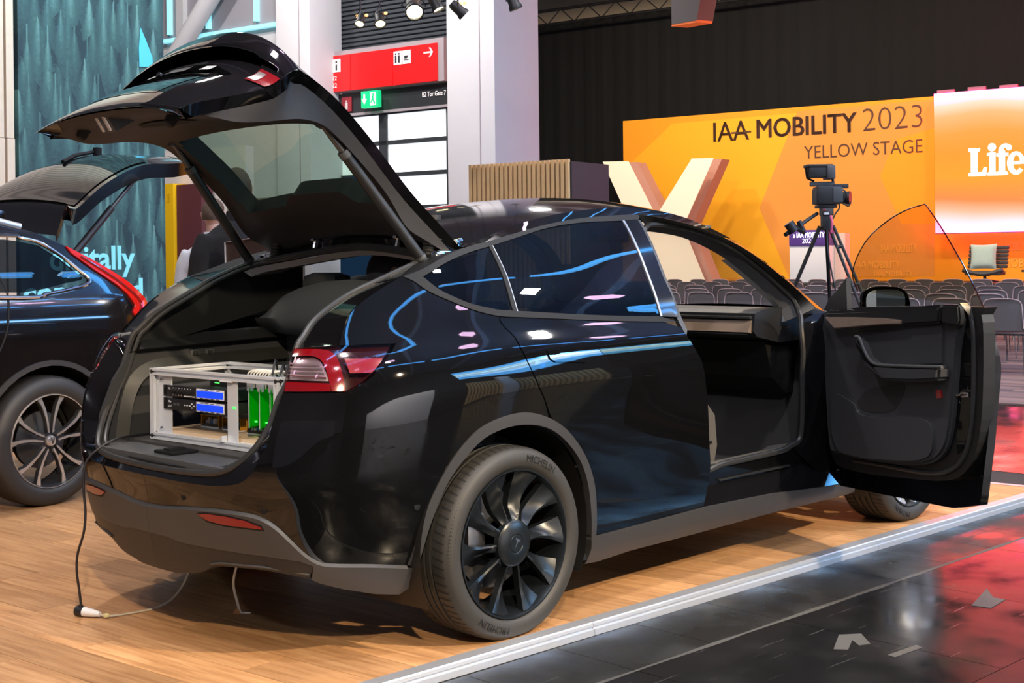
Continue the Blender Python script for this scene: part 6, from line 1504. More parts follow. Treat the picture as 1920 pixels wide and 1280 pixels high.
# two 19 inch units
def unit(z0, kind, lab):
    t = tag(empty('rack_unit', RKM @ Vector((.08, .02, z0))), lab, 'rack unit'); zc = z0+.022
    rb_('case', (.285, .16, zc), (.40, .25, .042), 'unit_black', t, .002); rb_('front_panel', (.277, .018, zc), (.405, .010, .0435), 'unit_black', t, .002)
    for x in (.085, .466): rb_('rack_ear', (x, .016, zc), (.022, .006, .0435), 'plastic_dark', t)
    for x in (.083,):
        for dz in (-.014, .014): q = MB(); q.cyl(RKM @ Vector((x, .0135, zc+dz)), RKM @ Vector((x, .012, zc+dz)), .004, 10); under(q.build('screw', 'dark_steel'), t)
    rb_('display_bezel', (.377, .0118, zc), (.172, .003, .037), 'print_white', t, .001); rb_('display', (.377, .0098, zc-.001), (.163, .002, .025), 'lcd_blue', t)
    for dx in (-.05, -.02, .015, .05): rb_('scale_mark', (.377+dx, .0095, zc+.0155), (.022, .001, .002), 'unit_black', t); rb_('scale_mark', (.377+dx, .0095, zc-.0165), (.018, .001, .002), 'unit_black', t)
    under(text('lettering', 'FX' if kind == 'knobs' else 'Plus', 'print_white', .011, RKM @ frame((.108, .0125, zc+.006), (1, 0, 0), (0, 0, 1)), None, depth=.0003), t)
    if kind == 'knobs':
        for i in range(7):
            p = RKM @ frame((.142+.019*i, .0125, zc+.003), (1, 0, 0), (0, 0, 1)); q = MB(); q.lathe([(0, .012), (.006, .012), (.0075, 0)], 14, p); o = under(q.build('knob', 'plastic_dark'), t)
            rb_('knob_mark', (.142+.019*i, .0105, zc+.013), (.004, .001, .003), 'print_white', t)
        for i in range(4): q = MB(); q.lathe([(0, .006), (.004, .005), (.0045, 0)], 12, RKM @ frame((.145+.018*i, .0125, zc-.012), (1, 0, 0), (0, 0, 1))); under(q.build('silver_knob', 'chrome'), t)
        for i in range(7): rb_('button', (.218+.010*i, .011, zc-.015), (.006, .004, .003), 'print_white', t)
    else:
        for x in (.150, .172): rb_('socket', (x, .0115, zc+.0), (.015, .003, .009), 'plastic_grey', t, .001)
        for dx, dz in ((0, .008), (-.013, 0), (.013, 0), (0, -.008), (-.03, 0), (-.045, 0)): rb_('button', (.262+dx, .011, zc+dz), (.006, .004, .004), 'print_white', t, .001)
        for dz in (-.006, -.011): rb_('print_line', (.118, .0122, zc+dz), (.024, .0008, .0015), 'print_white', t)
    return t
unit(.170, 'knobs', 'upper black rack unit with a row of knobs and blue display'); unit(.120, 'plain', 'lower black rack unit with few buttons and blue display')
sb = tag(empty('switch_box', RKM @ Vector((.33, .15, .213))), 'small black box with green light lying on the upper rack unit', 'box')
rb_('case', (.325, .15, .226), (.14, .10, .026), 'unit_black', sb, .003)
for x in (.292, .302, .312): rb_('green_light', (x, .0985, .226), (.006, .003, .003), 'led_green', sb)
for i, x in enumerate((.566, .628, .690, .742)):
    t = tag(empty('green_card', RKM @ Vector((x, .06, .075))), ['leftmost upright glowing green card hanging in the rack beside the post', 'second upright glowing green card from the rack post', 'third upright glowing green card from the rack post', 'upright green card at the right end of the rack'][i], 'card')
    rb_('plate', (x, .105, .150), (.004, .105, .135), 'card_green', t); rb_('clear_front', (x+.006, .100, .150), (.002, .115, .150), 'acrylic_green', t)
    rb_('holder', (x-.004, .055, .228), (.028, .012, .030), 'white_plastic', t, .002); rb_('edge_rail', (x, .047, .148), (.005, .005, .14), 'alu_rack', t)
    for k in range(5): rb_('component', (x+.010, .07+.018*k, .10+.02*((k*3) % 4)), (.006, .008, .006), 'print_white' if k % 2 else 'led_green', t, .001)
for i, (x, y) in enumerate(((.150, .165), (.295, .160), (.470, .140))):
    t = tag(empty('power_supply', RKM @ Vector((x, y, .038))), ['amber-sided open power supply farthest left on the wooden board', 'amber-sided power supply half behind the centre post', 'amber-sided power supply nearest, right of the centre post'][i], 'power supply')
    rb_('base', (x+.045, y+.03, .043), (.115, .11, .006), 'alu_rack', t); rb_('amber_side', (x+.100, y+.03, .066), (.003, .11, .046), 'acrylic_amber', t); rb_('amber_side', (x-.010, y+.03, .066), (.003, .11, .046), 'acrylic_amber', t)
    rb_('amber_top', (x+.045, y+.03, .0895), (.115, .11, .002), 'acrylic_amber', t); rb_('board', (x+.045, y+.03, .049), (.10, .10, .003), 'pcb', t)
    for k, (dx, m_, r, hh) in enumerate(((.012, 'print_white', .006, .018), (.03, 'cable_beige', .009, .03), (.047, 'cap_blue', .008, .022), (.066, 'white_plastic', .010, .026))):
        q = MB(); q.lathe([(0, hh), (r*.9, hh), (r, hh-.002), (r, 0), (0, 0)], 14, RKM @ Matrix.Translation((x+dx, y-.012, .0505))); under(q.build('capacitor', m_), t)
    rb_('black_strip', (x+.045, y-.023, .052), (.10, .008, .010), 'unit_black', t)
# loom of leads over the top right of the rack
LDC = ['cable_white']*10
for i in range(9):
    x = .575+.017*i; pts = [(x-.03, .06, .225), (x-.02, .055, .280), (x+.015, .09, .289), (x+.035, .12, .262), (x+.03, .14, .22)]
    q = MB(); q.tube([tuple(RKM @ Vector(p)) for p in spl(pts, 6)], .0032, 7)
    tag(q.build('white_lead', 'cable_white'), f'white looped lead over the rack top, {NTH[i]} from left in the bundle', 'cable', 'white leads over the rack')
for i, (x, a, lab) in enumerate(((.69, .045, 'tallest black lead arching over the right end of the rack'), (.735, .03, 'middle black lead arching over the right end of the rack'), (.762, .035, 'short black lead beside the lamp at the right rack end'))):
    q = MB(); q.tube([tuple(RKM @ Vector(p)) for p in spl([(x-.05, .12, .25), (x-.03, .10, .285+a*.6), (x, .07, .285+a), (x+.012, .05, .292), (x+.012, .045, .281)], 6)], .0042, 8); tag(q.build('black_lead', 'cable_black'), lab, 'cable')
q = MB(); q.tube([tuple(RKM @ Vector(p)) for p in ((.43, RD_-.03, RH_+.002), (.43, RD_+.002, RH_+.002), (.43, RD_+.002, RH_-.03), (.43, RD_-.028, RH_-.03))], .002, 6, True); tag(q.build('cable_tie', 'cable_black'), 'black cable tie round the rear upper beam of the rack', 'cable tie')
# ================================================================ LEADS ON THE FLOOR
q = MB(); q.tube(spl([(-.60, .50, .679), (-.74, .46, .681), (-.83, .41, .684), (-.905, .405, .657), (-.952, .43, .600), (-.960, .432, .50), (-.957, .425, .42), (-.962, .430, .34), (-.965, .475, .25), (-.962, .49, .18), (-.948, .498, .10), (-.940, .50, .035)], 8), .0048, 10)
tag(q.build('black_power_lead', 'cable_black'), 'black mains lead hanging from the boot over the bumper to the floor', 'cable')
pg = tag(empty('plug_connector', (-.93, .47, 0)), 'white plug and dark angled socket lying on the wooden floor', 'plug'); a = Vector((-.938, .502, .020)); b = Vector((-.905, .42, .017)); d = (b-a).normalized()
q = MB(); q.cyl(a+d*.012, a+d*.055, .0185, 14, .0150); q.cyl(a+d*.055, b, .0150, 14, .0095); q.build('white_plug', 'white_plastic', None); under(bpy.context.scene.objects[-1] if False else [o for o in COL.objects if o.name == 'white_plug'][0], pg)
q = MB(); q.cyl(a-d*.022, a+d*.012, .020, 14); q.tube([a-d*.01, (-.940, .50, .045)], [.014, .008], 10); under(q.build('angled_socket', 'cable_black'), pg)
q = MB(); q.box((-.91, .455, .009), (.016, .02, .014), None, .003); under(q.build('latch_tab', 'white_plastic'), pg)
q = MB(); q.tube(spl([(-.905, .42, .016), (-.882, .400, .009), (-.80, .385, .006), (-.692, .383, .006), (-.62, .375, .03), (-.575, .365, .08), (-.55, .34, .16), (-.53, .32, .245)], 8), .0042, 8)
tag(q.build('beige_lead', 'cable_beige'), 'beige lead curving from the white plug up under the bumper', 'cable')
q = MB(); q.box((-.888, .405, .012), (.020, .022, .014), Matrix.Translation((0, 0, 0)), .004); tag(q.build('yellow_tape_flag', 'yellow_tape'), 'pale yellow tape flag on the beige lead beside the plug', 'tape')
q = MB(); q.tube(spl([(-.497, .080, .004), (-.505, .085, .04), (-.52, .09, .12), (-.50, .09, .20), (-.49, .09, .245)], 8), .0050, 8); q.tube([(-.497, .080, .004), (-.47, .05, .003)], .003, 6)
tag(q.build('white_lead_stub', 'cable_white'), 'short white lead dropping from under the bumper into the floor', 'cable')
q = MB(); q.prism([(-.520, .098), (-.500, .072), (-.49, .085)], .001, .030, None); V = q.v[:]; q.v = [(x, y, z) if z < .01 else (-.507, .083, z) for x, y, z in V]; tag(q.build('brown_tape_tab', 'brown_tape'), 'small brown tape tab where the white lead meets the floor', 'tape')
# ================================================================ THE OTHER BLACK SUV
VC = tag(empty('suv', uv(.55, 3.70, 0)), 'second black SUV parked behind at left with its tailgate raised', 'car'); VU = .55; VV = 3.70
mat('paint_black_warm', (.006, .005, .0055), .14, coat=1.)
def vsurf(u, z, d=0.):
    u = np.asarray(u, float); z = np.asarray(z, float); x = u-VU
    o = np.interp(z, [.2, .4, .75, .95, 1.05, 1.15, 1.3, 1.55, 1.7], [.07, .03, .01, 0, .005, .03, .10, .22, .34])
    rear = np.clip((x-.25)/.72, 0, 1.02); o = o+.30*rear**3.2
    v = (VV-.93)+o-d; return np.stack([u*UX-v*UY, u*UY+v*UX, z+0*u], -1)
def vsn(u, z):
    e = .02; a = vsurf(u+e, z)-vsurf(u-e, z); b = vsurf(u, z+e)-vsurf(u, z-e); n = np.cross(a, b); n /= np.linalg.norm(n, axis=-1, keepdims=True); s = np.sign((n*np.array([.165, -.986, 0])).sum(-1, keepdims=True)); return n*np.where(s == 0, 1, s)
def vp(name, P, m, d=0., par=VC, step=.05, fl_=.02):
    o = skin(name, P, m, None, lambda a, b, k: vsurf(a, b, d+k), vsn, step=step, flange=fl_); under(o, par) if par else None; return o
arc = lambda r, a0, a1, n=20: [(VU+r*cos(radians(a0+(a1-a0)*i/n)), .365+r*sin(radians(a0+(a1-a0)*i/n))) for i in range(n+1)]
W_O = [(0.385,1.527),(0.487,1.513),(0.598,1.489),(0.726,1.408),(0.834,1.307),(0.871,1.268),(0.848,1.243),(0.73,1.218),(0.552,1.192),(0.414,1.177)]
W_I = [(0.384,1.503),(0.486,1.491),(0.591,1.47),(0.711,1.39),(0.812,1.294),(0.83,1.282),(0.811,1.266),(0.695,1.25),(0.552,1.222),(0.414,1.205)]
lamp_o = [(0.778,1.466),(0.978,1.361),(1.172,1.246),(1.307,1.145),(1.347,1.081),(1.314,1.043),(1.192,1.009)] + [(1.145,1.067),(1.177,1.107),(1.131,1.173),(1.069,1.229),(0.928,1.324),(0.799,1.425)]
rearl = [(1.192,1.009)] + [(1.22, .85), (1.33, .70), (1.35, .55), (1.28, .34), (1.05, .30)]
sidep = [(-1.2, 1.20)] + [(0.314,1.172),(0.483,1.191),(0.659,1.214)] + [(0.79,1.26),(0.805,1.344)] + [(.60, 1.54)] + [(0.792,1.466)] + lamp_o[::-1][1:6] + rearl + arc(.43, 0, 180) + [(-.9, .36), (-2.9, .36), (-3.2, .7), (-3.0, .95), (-2.3, 1.08)]
ks = vp('body_side', spl([(-.6, .30), (-.6, 1.19), (.0, 1.20), (.25, 1.205)], 2)[:1] + [(-2.2, .30), (-2.6, .55), (-2.75, .80), (-2.3, .95), (-1.6, 1.05), (-1.2, 1.13), (-.3, 1.20)] + [W_O[9], W_O[8], W_O[7], W_O[6], W_O[5], W_O[4], W_O[3], W_O[2], W_O[1], W_O[0]] + [(-.5, 1.535), (-.5, 1.60), (.2, 1.60), (.45, 1.585), (.60, 1.545)] + [lamp_o[0]] + lamp_o[:6:-1] + rearl + arc(.43, -5, 185), 'paint_black_warm', step=.045)
vp('rear_side_window', W_I + [(-.4, 1.22), (-.4, 1.50)], 'window_dark', .003)
vp('front_side_window', [(-.46, 1.50), (-.46, 1.22), (-1.5, 1.12), (-1.15, 1.35), (-.75, 1.49)], 'window_dark', .003)
ch = [tuple(vsurf(np.array(a), np.array(b), .006)) for a, b in spl([(-1.6, 1.09), (-.4, 1.195)]+W_O[::-1]+[(-.5, 1.525)], 4)]
q = MB(); q.tube(ch, .011, 8); under(q.build('chrome_trim', 'chrome'), VC)
L_ = vp('tail_lamp', lamp_o, 'lens_red_bright' if mat('lens_red_bright', (.55, .010, .008), .10, coat=1., emit=(1, .03, .01), estr=.22) and False else 'lens_red_bright', .012, step=.03)
q = MB(); q.tube([tuple(vsurf(np.array(a), np.array(b), .02)) for a, b in spl([(0.851,1.406),(1,1.31),(1.135,1.212),(1.226,1.125),(1.193,1.065)], 4)], .006, 6); under(q.build('light_bar', 'lens_red'), VC)
q = MB(); q.tube([tuple(vsurf(np.array(a), np.array(b), .0)) for a, b in [(-1.6, 1.625), (-1.0, 1.655), (-.2, 1.655), (.30, 1.63), (.52, 1.575)]], .022, 10); under(q.build('roof_bar', 'alu'), VC)
vp('sill_cladding', [(.02, .32), (-.05, .44), (-2.2, .44), (-2.2, .25), (.0, .25)], 'cladding', .006); vp('arch_flare', arc(.455, -8, 188)+arc(.425, 188, -8), 'cladding', .008, step=.03)
q = MB(); q.tube([tuple(vsurf(np.array(a), np.array(b), .002)) for a, b in spl([(0.264,1.409),(0.288,1.291),(0.307,1.217)] + [(.29, 1.1), (.25, .95), (.12, .72), (-.05, .58)], 4)], .005, 6); under(q.build('door_gap', 'rubber_groove'), VC)
# body shell behind: far side, roof, floor, rear
def vbox(name, u0, u1, v0, v1, z0, z1, m, bev=.03): q = MB(); q.box(((u0+u1)/2, (v0+v1)/2, (z0+z1)/2), (u1-u0, v1-v0, z1-z0), UVM, bev); return under(q.build(name, m), VC)
vbox('roof', -1.5, .50, VV-.60, VV+.60, 1.60, 1.68, 'paint_black_warm', .035); vbox('far_side', -2.6, 1.25, VV+.80, VV+.92, .30, 1.15, 'paint_black_warm'); vbox('floor_pan', -2.6, 1.1, VV-.62, VV+.8, .28, .34, 'body_inner')
vbox('bonnet', -3.6, -2.3, VV-.78, VV+.85, .55, 1.02, 'paint_black_warm', .12); vbox('seats', -.4, .1, VV-.6, VV+.6, .5, 1.2, 'fabric_dark', .08); vbox('rear_bumper', 1.12, 1.38, VV-.62, VV+.80, .32, .72, 'paint_black_warm', .08); vbox('boot_floor', .0, 1.2, VV-.55, VV+.6, .68, .72, 'carpet_dark'); vbox('far_pillar', .35, .65, VV+.62, VV+.75, 1.0, 1.6, 'paint_black_warm')
q = MB(); V = []; F = []
for i in range(31):
    a = radians(-20+220*i/30)
    for (dv, r) in ((-.90, .43), (-.55, .43), (-.50, .15)): V.append(uv(VU+r*cos(a), VV+dv, .365+r*sin(a)))
for i in range(30):
    for j in range(2): F.append((i*3+j, i*3+j+1, (i+1)*3+j+1, (i+1)*3+j))
under(new_obj('wheel_well', V, F, 'body_inner', None, True), VC)
# its tailgate
TG = np.array([(.82, 1.56, 1.53, .60), (.86, 1.66, 1.62, .60), (.90, 1.755, 1.715, .60), (.95, 1.735, 1.685, .60), (1.10, 1.85, 1.79, .59), (1.25, 1.955, 1.885, .585), (1.40, 2.03, 1.955, .58), (1.55, 2.075, 1.995, .57), (1.70, 2.095, 2.005, .56), (1.86, 2.095, 2.02, .54), (2.0, 2.085, 2.03, .48), (2.12, 2.055, 2.025, .38)])
TF = cub(np.arange(len(TG)), TG)
def tgrid(name, r0, r1, t0, t1, m, d=0., par=None, nr=24, nt=14):
    V = []; F = []
    for r in np.linspace(r0, r1, nr+1):
        u, zc, ze, w_ = TF(np.array(float(r)))
        for t in np.linspace(t0, t1, nt+1): V.append(uv(u+d*-.35, VV+t*w_, zc+(ze-zc)*abs(t)**2.2+d))
    for i in range(nr):
        for j in range(nt): F.append((i*(nt+1)+j, i*(nt+1)+j+1, (i+1)*(nt+1)+j+1, (i+1)*(nt+1)+j))
    o = new_obj(name, V, F, m, None, True); under(o, par or VC); return o
T1 = tgrid('tailgate', 0, 11, -1, 1, 'paint_black_warm', nr=44)
mat('gate_under', (.02, .018, .018), .5); tgrid('inner_lining', 3, 10.2, -.94, .94, 'gate_under', -.075, T1); tgrid('rear_window', 3.3, 7.2, -.93, .93, 'gloss_black', .006, T1)
A2 = [uv(*(lambda q: (q[0], VV-q[3], q[2]))(TF(np.array(float(r))))) for r in np.linspace(0, 11, 40)]; B2_ = [p+Vector((0, 0, -.09+.045*max(0, i-30)/9)) if i > 9 else p+Vector((.02, .03, -.04)) for i, p in enumerate(A2)]
under(ribbon3('gate_edge', A2, B2_, 'paint_black_warm', None, 60), T1)
A3 = [uv(*(lambda q: (q[0], VV+t*q[3], q[1]+(q[2]-q[1])*abs(t)**2.2))(TF(np.array(11.)))) for t in np.linspace(-1, 1, 20)]; under(ribbon3('tail_edge', A3, [p+Vector((-.10, 0, -.045)) for p in A3], 'gate_under', None, 20), T1)
tgrid('spoiler_blade', 2.0, 2.5, -.98, .98, 'gloss_black', .012, T1, 4)
q = MB(); 
wp = TF(np.array(6.0)); q.tube([uv(1.35, VV+.05, 2.03), uv(1.5, VV+.12, 2.085), uv(1.68, VV+.16, 2.12)], .014, 6); q.cyl(uv(1.70, VV+.15, 2.10), uv(1.70, VV+.15, 2.15), .03, 10); under(q.build('wiper', 'trim_black'), T1)
for t0, t1 in ((-.92, -.5),): tgrid('lamp', 9.6, 10.4, t0, t1, 'lens_red', .008, T1, 4, 5)
for s in (-1, 1):
    q = MB(); a = uv(.93, VV+s*.60, 1.40); b = uv(1.55, VV+s*.50, 1.96); d = b-a; q.cyl(a, a+d*.55, .022, 12); under(q.build('gas_strut', 'plastic_dark'), VC); q = MB(); q.cyl(a+d*.55, b, .013, 10); under(q.build('strut_rod', 'dark_steel'), VC)
for p in (uv(1.75, VV-.20, 1.965), ): q = MB(); q.lathe([(0, 0), (.04, 0), (.04, .012), (0, .012)], 12, Matrix.Translation(p)); under(q.build('boot_light', 'white_trim'), T1)
# its rear wheel: ten paired diamond cut spokes
wm = frame(uv(VU, VV-.815, .365), UVM.to_3x3() @ Vector((-1, 0, 0)), (0, 0, 1)); wm = frame(uv(VU, VV-.815, .365), UVM.to_3x3() @ Vector((1, 0, 0)), (0, 0, 1))
mat('tyre_black', (.022, .021, .022), .55, noise=.1, nscale=50); mat('diamond_cut', (.62, .60, .60), .25, metal=.8); mat('rim_dark', (.03, .03, .032), .35)
def other_wheel(uo, vo, sgn):
    wm = frame(uv(uo, vo, .365), UVM.to_3x3() @ Vector((1*sgn, 0, 0)), (0, 0, 1))
    q = MB(); q.lathe([(.258, -.10), (.275, -.12), (.31, -.125), (.345, -.115), (.364, -.09), (.368, -.04), (.368, .04), (.364, .09), (.347, .113), (.32, .123), (.295, .124), (.272, .118), (.262, .105)], 72, wm); q.v = [(a, b, max(c, .001)) for a, b, c in q.v]; ty = under(q.build('wheel', 'tyre_black'), VC)
    q = MB(); q.lathe([(.264, .10), (.266, .112), (.258, .116), (.252, .10), (.245, -.06)], 60, wm); under(q.build('rim', 'rim_dark'), ty)
    q = MB(); q.lathe([(.266, .1125), (.2625, .1172), (.2585, .1165)], 60, wm); under(q.build('rim_edge', 'diamond_cut'), ty)
    q = MB(); q.lathe([(0, .0), (.16, .0), (.16, -.03), (0, -.03)], 36, wm); under(q.build('brake_disc', 'dark_steel'), ty)
    for i in range(5):
        for s in (-1, 1):
            a = 2*pi*i/5+.31; q = MB(); M = wm @ Matrix.Rotation(a+s*.02, 4, 'Z')
            P = [(.040, s*.006), (.10, s*.010), (.18, s*.026), (.256, s*.056), (.250, s*.098), (.20, s*.058), (.12, s*.030), (.045, s*.020)]
            if s > 0: P = P[::-1]
            q.prism(P, .072, .100, M); o = under(q.build('spoke', 'rim_dark'), ty)
            P2 = [(.045, s*.0075), (.10, s*.0115), (.18, s*.028), (.254, s*.058), (.251, s*.090), (.20, s*.053), (.12, s*.027), (.05, s*.018)]
            if s > 0: P2 = P2[::-1]
            q = MB(); q.prism(P2, .1003, .1022, M); under(q.build('spoke_face', 'diamond_cut'), ty)
    q = MB(); q.lathe([(0, .112), (.026, .110), (.032, .104), (.034, .09)], 28, wm); under(q.build('hub_cap', 'diamond_cut'), ty); q = MB(); q.prism([(-.006, .016), (0, .016), (.005, -.004), (.010, .016), (.016, .016), (.008, -.016), (.001, -.016)], .1115, .1130, wm); under(q.build('emblem', 'rim_dark'), ty)
    for i in range(5):
        a = 2*pi*i/5; q = MB(); q.cyl(wm @ Vector((.058*cos(a), .058*sin(a), .085)), wm @ Vector((.058*cos(a), .058*sin(a), .100)), .010, 10); under(q.build('wheel_bolt', 'steel'), ty)
other_wheel(VU, VV-.815, 1); other_wheel(VU-2.865, VV-.815, 1); other_wheel(VU, VV+.815, -1); other_wheel(VU-2.865, VV+.815, -1)
# ================================================================ PEOPLE
mat('skin', (.62, .36, .27), .55, noise=.05, nscale=30); mat('hair_brown', (.075, .045, .028), .7, noise=.5, nscale=140, bump=.3); mat('hair_dark', (.045, .036, .031), .6, noise=.6, nscale=160, bump=.4)
mat('jacket', (.0045, .005, .0065), .95, noise=.2, nscale=60, bump=.1); mat('shirt_white', (.62, .63, .68), .8, noise=.04, nscale=20); mat('trousers', (.02, .022, .03), .85); mat('shoe', (.012, .012, .012), .4); mat('eye_white', (.8, .8, .8), .3); mat('lip', (.45, .20, .17), .5); mat('strap', (.05, .06, .07), .6)
def skinned(name, V, E, R, m, M, par, lvl=2, root=0):
    me = bpy.data.meshes.new(name); me.from_pydata(V, E, []); o = bpy.data.objects.new(name, me); COL.objects.link(o)
    sk = o.modifiers.new('s', 'SKIN'); sk.use_smooth_shade = True; lay = me.skin_vertices[0].data
    for i, r in enumerate(R): lay[i].radius = r if hasattr(r, '__len__') else (r, r); lay[i].use_root = (i == root)
    ss = o.modifiers.new('b', 'SUBSURF'); ss.levels = lvl
    dg = bpy.context.evaluated_depsgraph_get(); dg.update(); me2 = bpy.data.meshes.new_from_object(o.evaluated_get(dg)); bpy.data.objects.remove(o)
    me2.transform(M); me2.name = name; me2.materials.clear(); me2.materials.append(MAT[m]); me2.polygons.foreach_set('use_smooth', [True]*len(me2.polygons))
    t = bpy.data.objects.new(name, me2); COL.objects.link(t); t.parent = par; t.matrix_parent_inverse = par.matrix_basis.inverted(); return t
def loft(q, rings, n=22):
    """rings: (x, y, z, half depth along x, half width along y)"""
    V = [(x+a*cos(2*pi*k/n), y+b*sin(2*pi*k/n), z) for x, y, z, a, b in rings for k in range(n)]; m = len(rings)
    F = [(i*n+k, i*n+(k+1) % n, (i+1)*n+(k+1) % n, (i+1)*n+k) for i in range(m-1) for k in range(n)]+[tuple(range(n))[::-1], tuple(range((m-1)*n, m*n))]
    return q.add(V, F, True)
def fused(name, q, m, M, par, vox=.018, it=6):
    """closed shapes melted into one continuous skin"""
    me = bpy.data.meshes.new(name); me.from_pydata(q.v, [], q.f); o = bpy.data.objects.new(name, me); COL.objects.link(o)
    r_ = o.modifiers.new('r', 'REMESH'); r_.mode = 'VOXEL'; r_.voxel_size = vox; sm = o.modifiers.new('s', 'SMOOTH'); sm.iterations = it; sm.factor = .5
    dg = bpy.context.evaluated_depsgraph_get(); dg.update(); me2 = bpy.data.meshes.new_from_object(o.evaluated_get(dg)); bpy.data.objects.remove(o)
    me2.transform(M); me2.name = name; me2.materials.clear(); me2.materials.append(MAT[m]); me2.polygons.foreach_set('use_smooth', [True]*len(me2.polygons))
    t = bpy.data.objects.new(name, me2); COL.objects.link(t); t.parent = par; t.matrix_parent_inverse = par.matrix_basis.inverted(); return t
def head(par, M, hair, hl):
    """head about local origin, facing +x, z up"""
    bm = bmesh.new(); bmesh.ops.create_uvsphere(bm, u_segments=24, v_segments=18, radius=1.)
    for v in bm.verts:
        x, y, z = v.co; k = 1-.28*max(0, -z)**1.4; fx = .098*x*(1.0 if x < 0 else .96)*(k if x < 0 else 1-.10*max(0, -z)); v.co = (fx+(.012 if z < -.2 and x > 0 else 0), .078*y*k, .118*z)
    me = bpy.data.meshes.new('head'); bm.to_mesh(me); bm.free(); me.transform(M); me.materials.append(MAT['skin']); me.polygons.foreach_set('use_smooth', [True]*len(me.polygons)); o = bpy.data.objects.new('head', me); COL.objects.link(o); under(o, par)
    q = MB(); q.add([(.088, -.014, -.030), (.088, .014, -.030), (.088, -.007, .018), (.088, .007, .018), (.118, 0, -.026), (.098, 0, .012)], [(0, 4, 1), (0, 2, 5, 4), (1, 4, 5, 3), (2, 3, 5)], True, M); under(q.build('nose', 'skin'), o)
    for s in (-1, 1):
        q = MB(); q.lathe([(0, .012), (.010, .008), (.013, 0)], 12, M @ Matrix.Translation((.080, s*.031, .008)) @ Matrix.Rotation(pi/2, 4, 'Y')); under(q.build('eye', 'eye_white'), o); q = MB(); q.lathe([(0, .014), (.005, .012), (.006, .008)], 10, M @ Matrix.Translation((.080, s*.031, .008)) @ Matrix.Rotation(pi/2, 4, 'Y')); under(q.build('iris', 'hair_dark'), o)
        q = MB(); n = 14; q.tube([tuple(M @ Vector((-.006+.017*cos(2*pi*i/n)-.006*sin(2*pi*i/n), s*(.079+.008*(.5-.5*cos(2*pi*i/n+.6))), -.008+.030*sin(2*pi*i/n)))) for i in range(n)], .006, 6, True); q.prism([(.014*cos(2*pi*i/n), .026*sin(2*pi*i/n)) for i in range(n)], -.003, .003, M @ frame((-.006, s*.078, -.008), (1, 0, 0), (0, 0, 1))); under(q.build('ear', 'skin'), o)
    q = MB(); q.tube([tuple(M @ Vector((.088-.006*abs(t)*8*abs(t), t*.024/.5, -.058))) for t in np.linspace(-.5, .5, 7)], .0045, 6); under(q.build('mouth', 'lip'), o)
    bm = bmesh.new(); bmesh.ops.create_uvsphere(bm, u_segments=40, v_segments=30, radius=1.); rm = []
    for v in bm.verts:
        x, y, z = v.co; k = 1-.28*max(0, -z)**1.4; r = random.random()
        if z < (.36 if x > .15 else (-.02 if x > -.25 else -hl)) : rm.append(v)
        w_ = 1.085+.03*r; v.co = (.098*x*k*w_-.003, .078*y*k*w_*1.02, .118*z*w_)
    bmesh.ops.delete(bm, geom=rm, context='VERTS'); me = bpy.data.meshes.new('hair'); bm.to_mesh(me); bm.free(); me.transform(M); me.materials.append(MAT[hair]); me.polygons.foreach_set('use_smooth', [True]*len(me.polygons)); h_ = bpy.data.objects.new('hair', me); COL.objects.link(h_); under(h_, o)
    return o
def hand(par, p, d, M, side):
    """palm, four unequal curled fingers and a thumb"""
    p, d = Vector(p), Vector(d).normalized(); f = Vector((1, 0, 0)); f = (f-d*f.dot(d)).normalized(); s = d.cross(f)*side; V = [p, p+d*.05, p+d*.085]; E_ = [(0, 1), (1, 2)]; R = [(.024, .016), (.036, .014), (.034, .012)]
    for k, ln in enumerate((.066, .075, .070, .055)):
        b0 = p+d*.088+f*(.027-.018*k); i = len(V); V += [b0, b0+d*ln*.45-s*.004, b0+d*ln*.8-s*.016, b0+d*ln-s*.028]; E_ += [(2, i), (i, i+1), (i+1, i+2), (i+2, i+3)]; R += [.0095, .009, .0082, .007]
    i = len(V); V += [p+d*.03+f*.030, p+d*.06+f*.052-s*.008, p+d*.085+f*.058-s*.018]; E_ += [(0, i), (i, i+1), (i+1, i+2)]; R += [.013, .0105, .009]
    skinned('hand', [tuple(v) for v in V], E_, R, 'skin', M, par, 1)
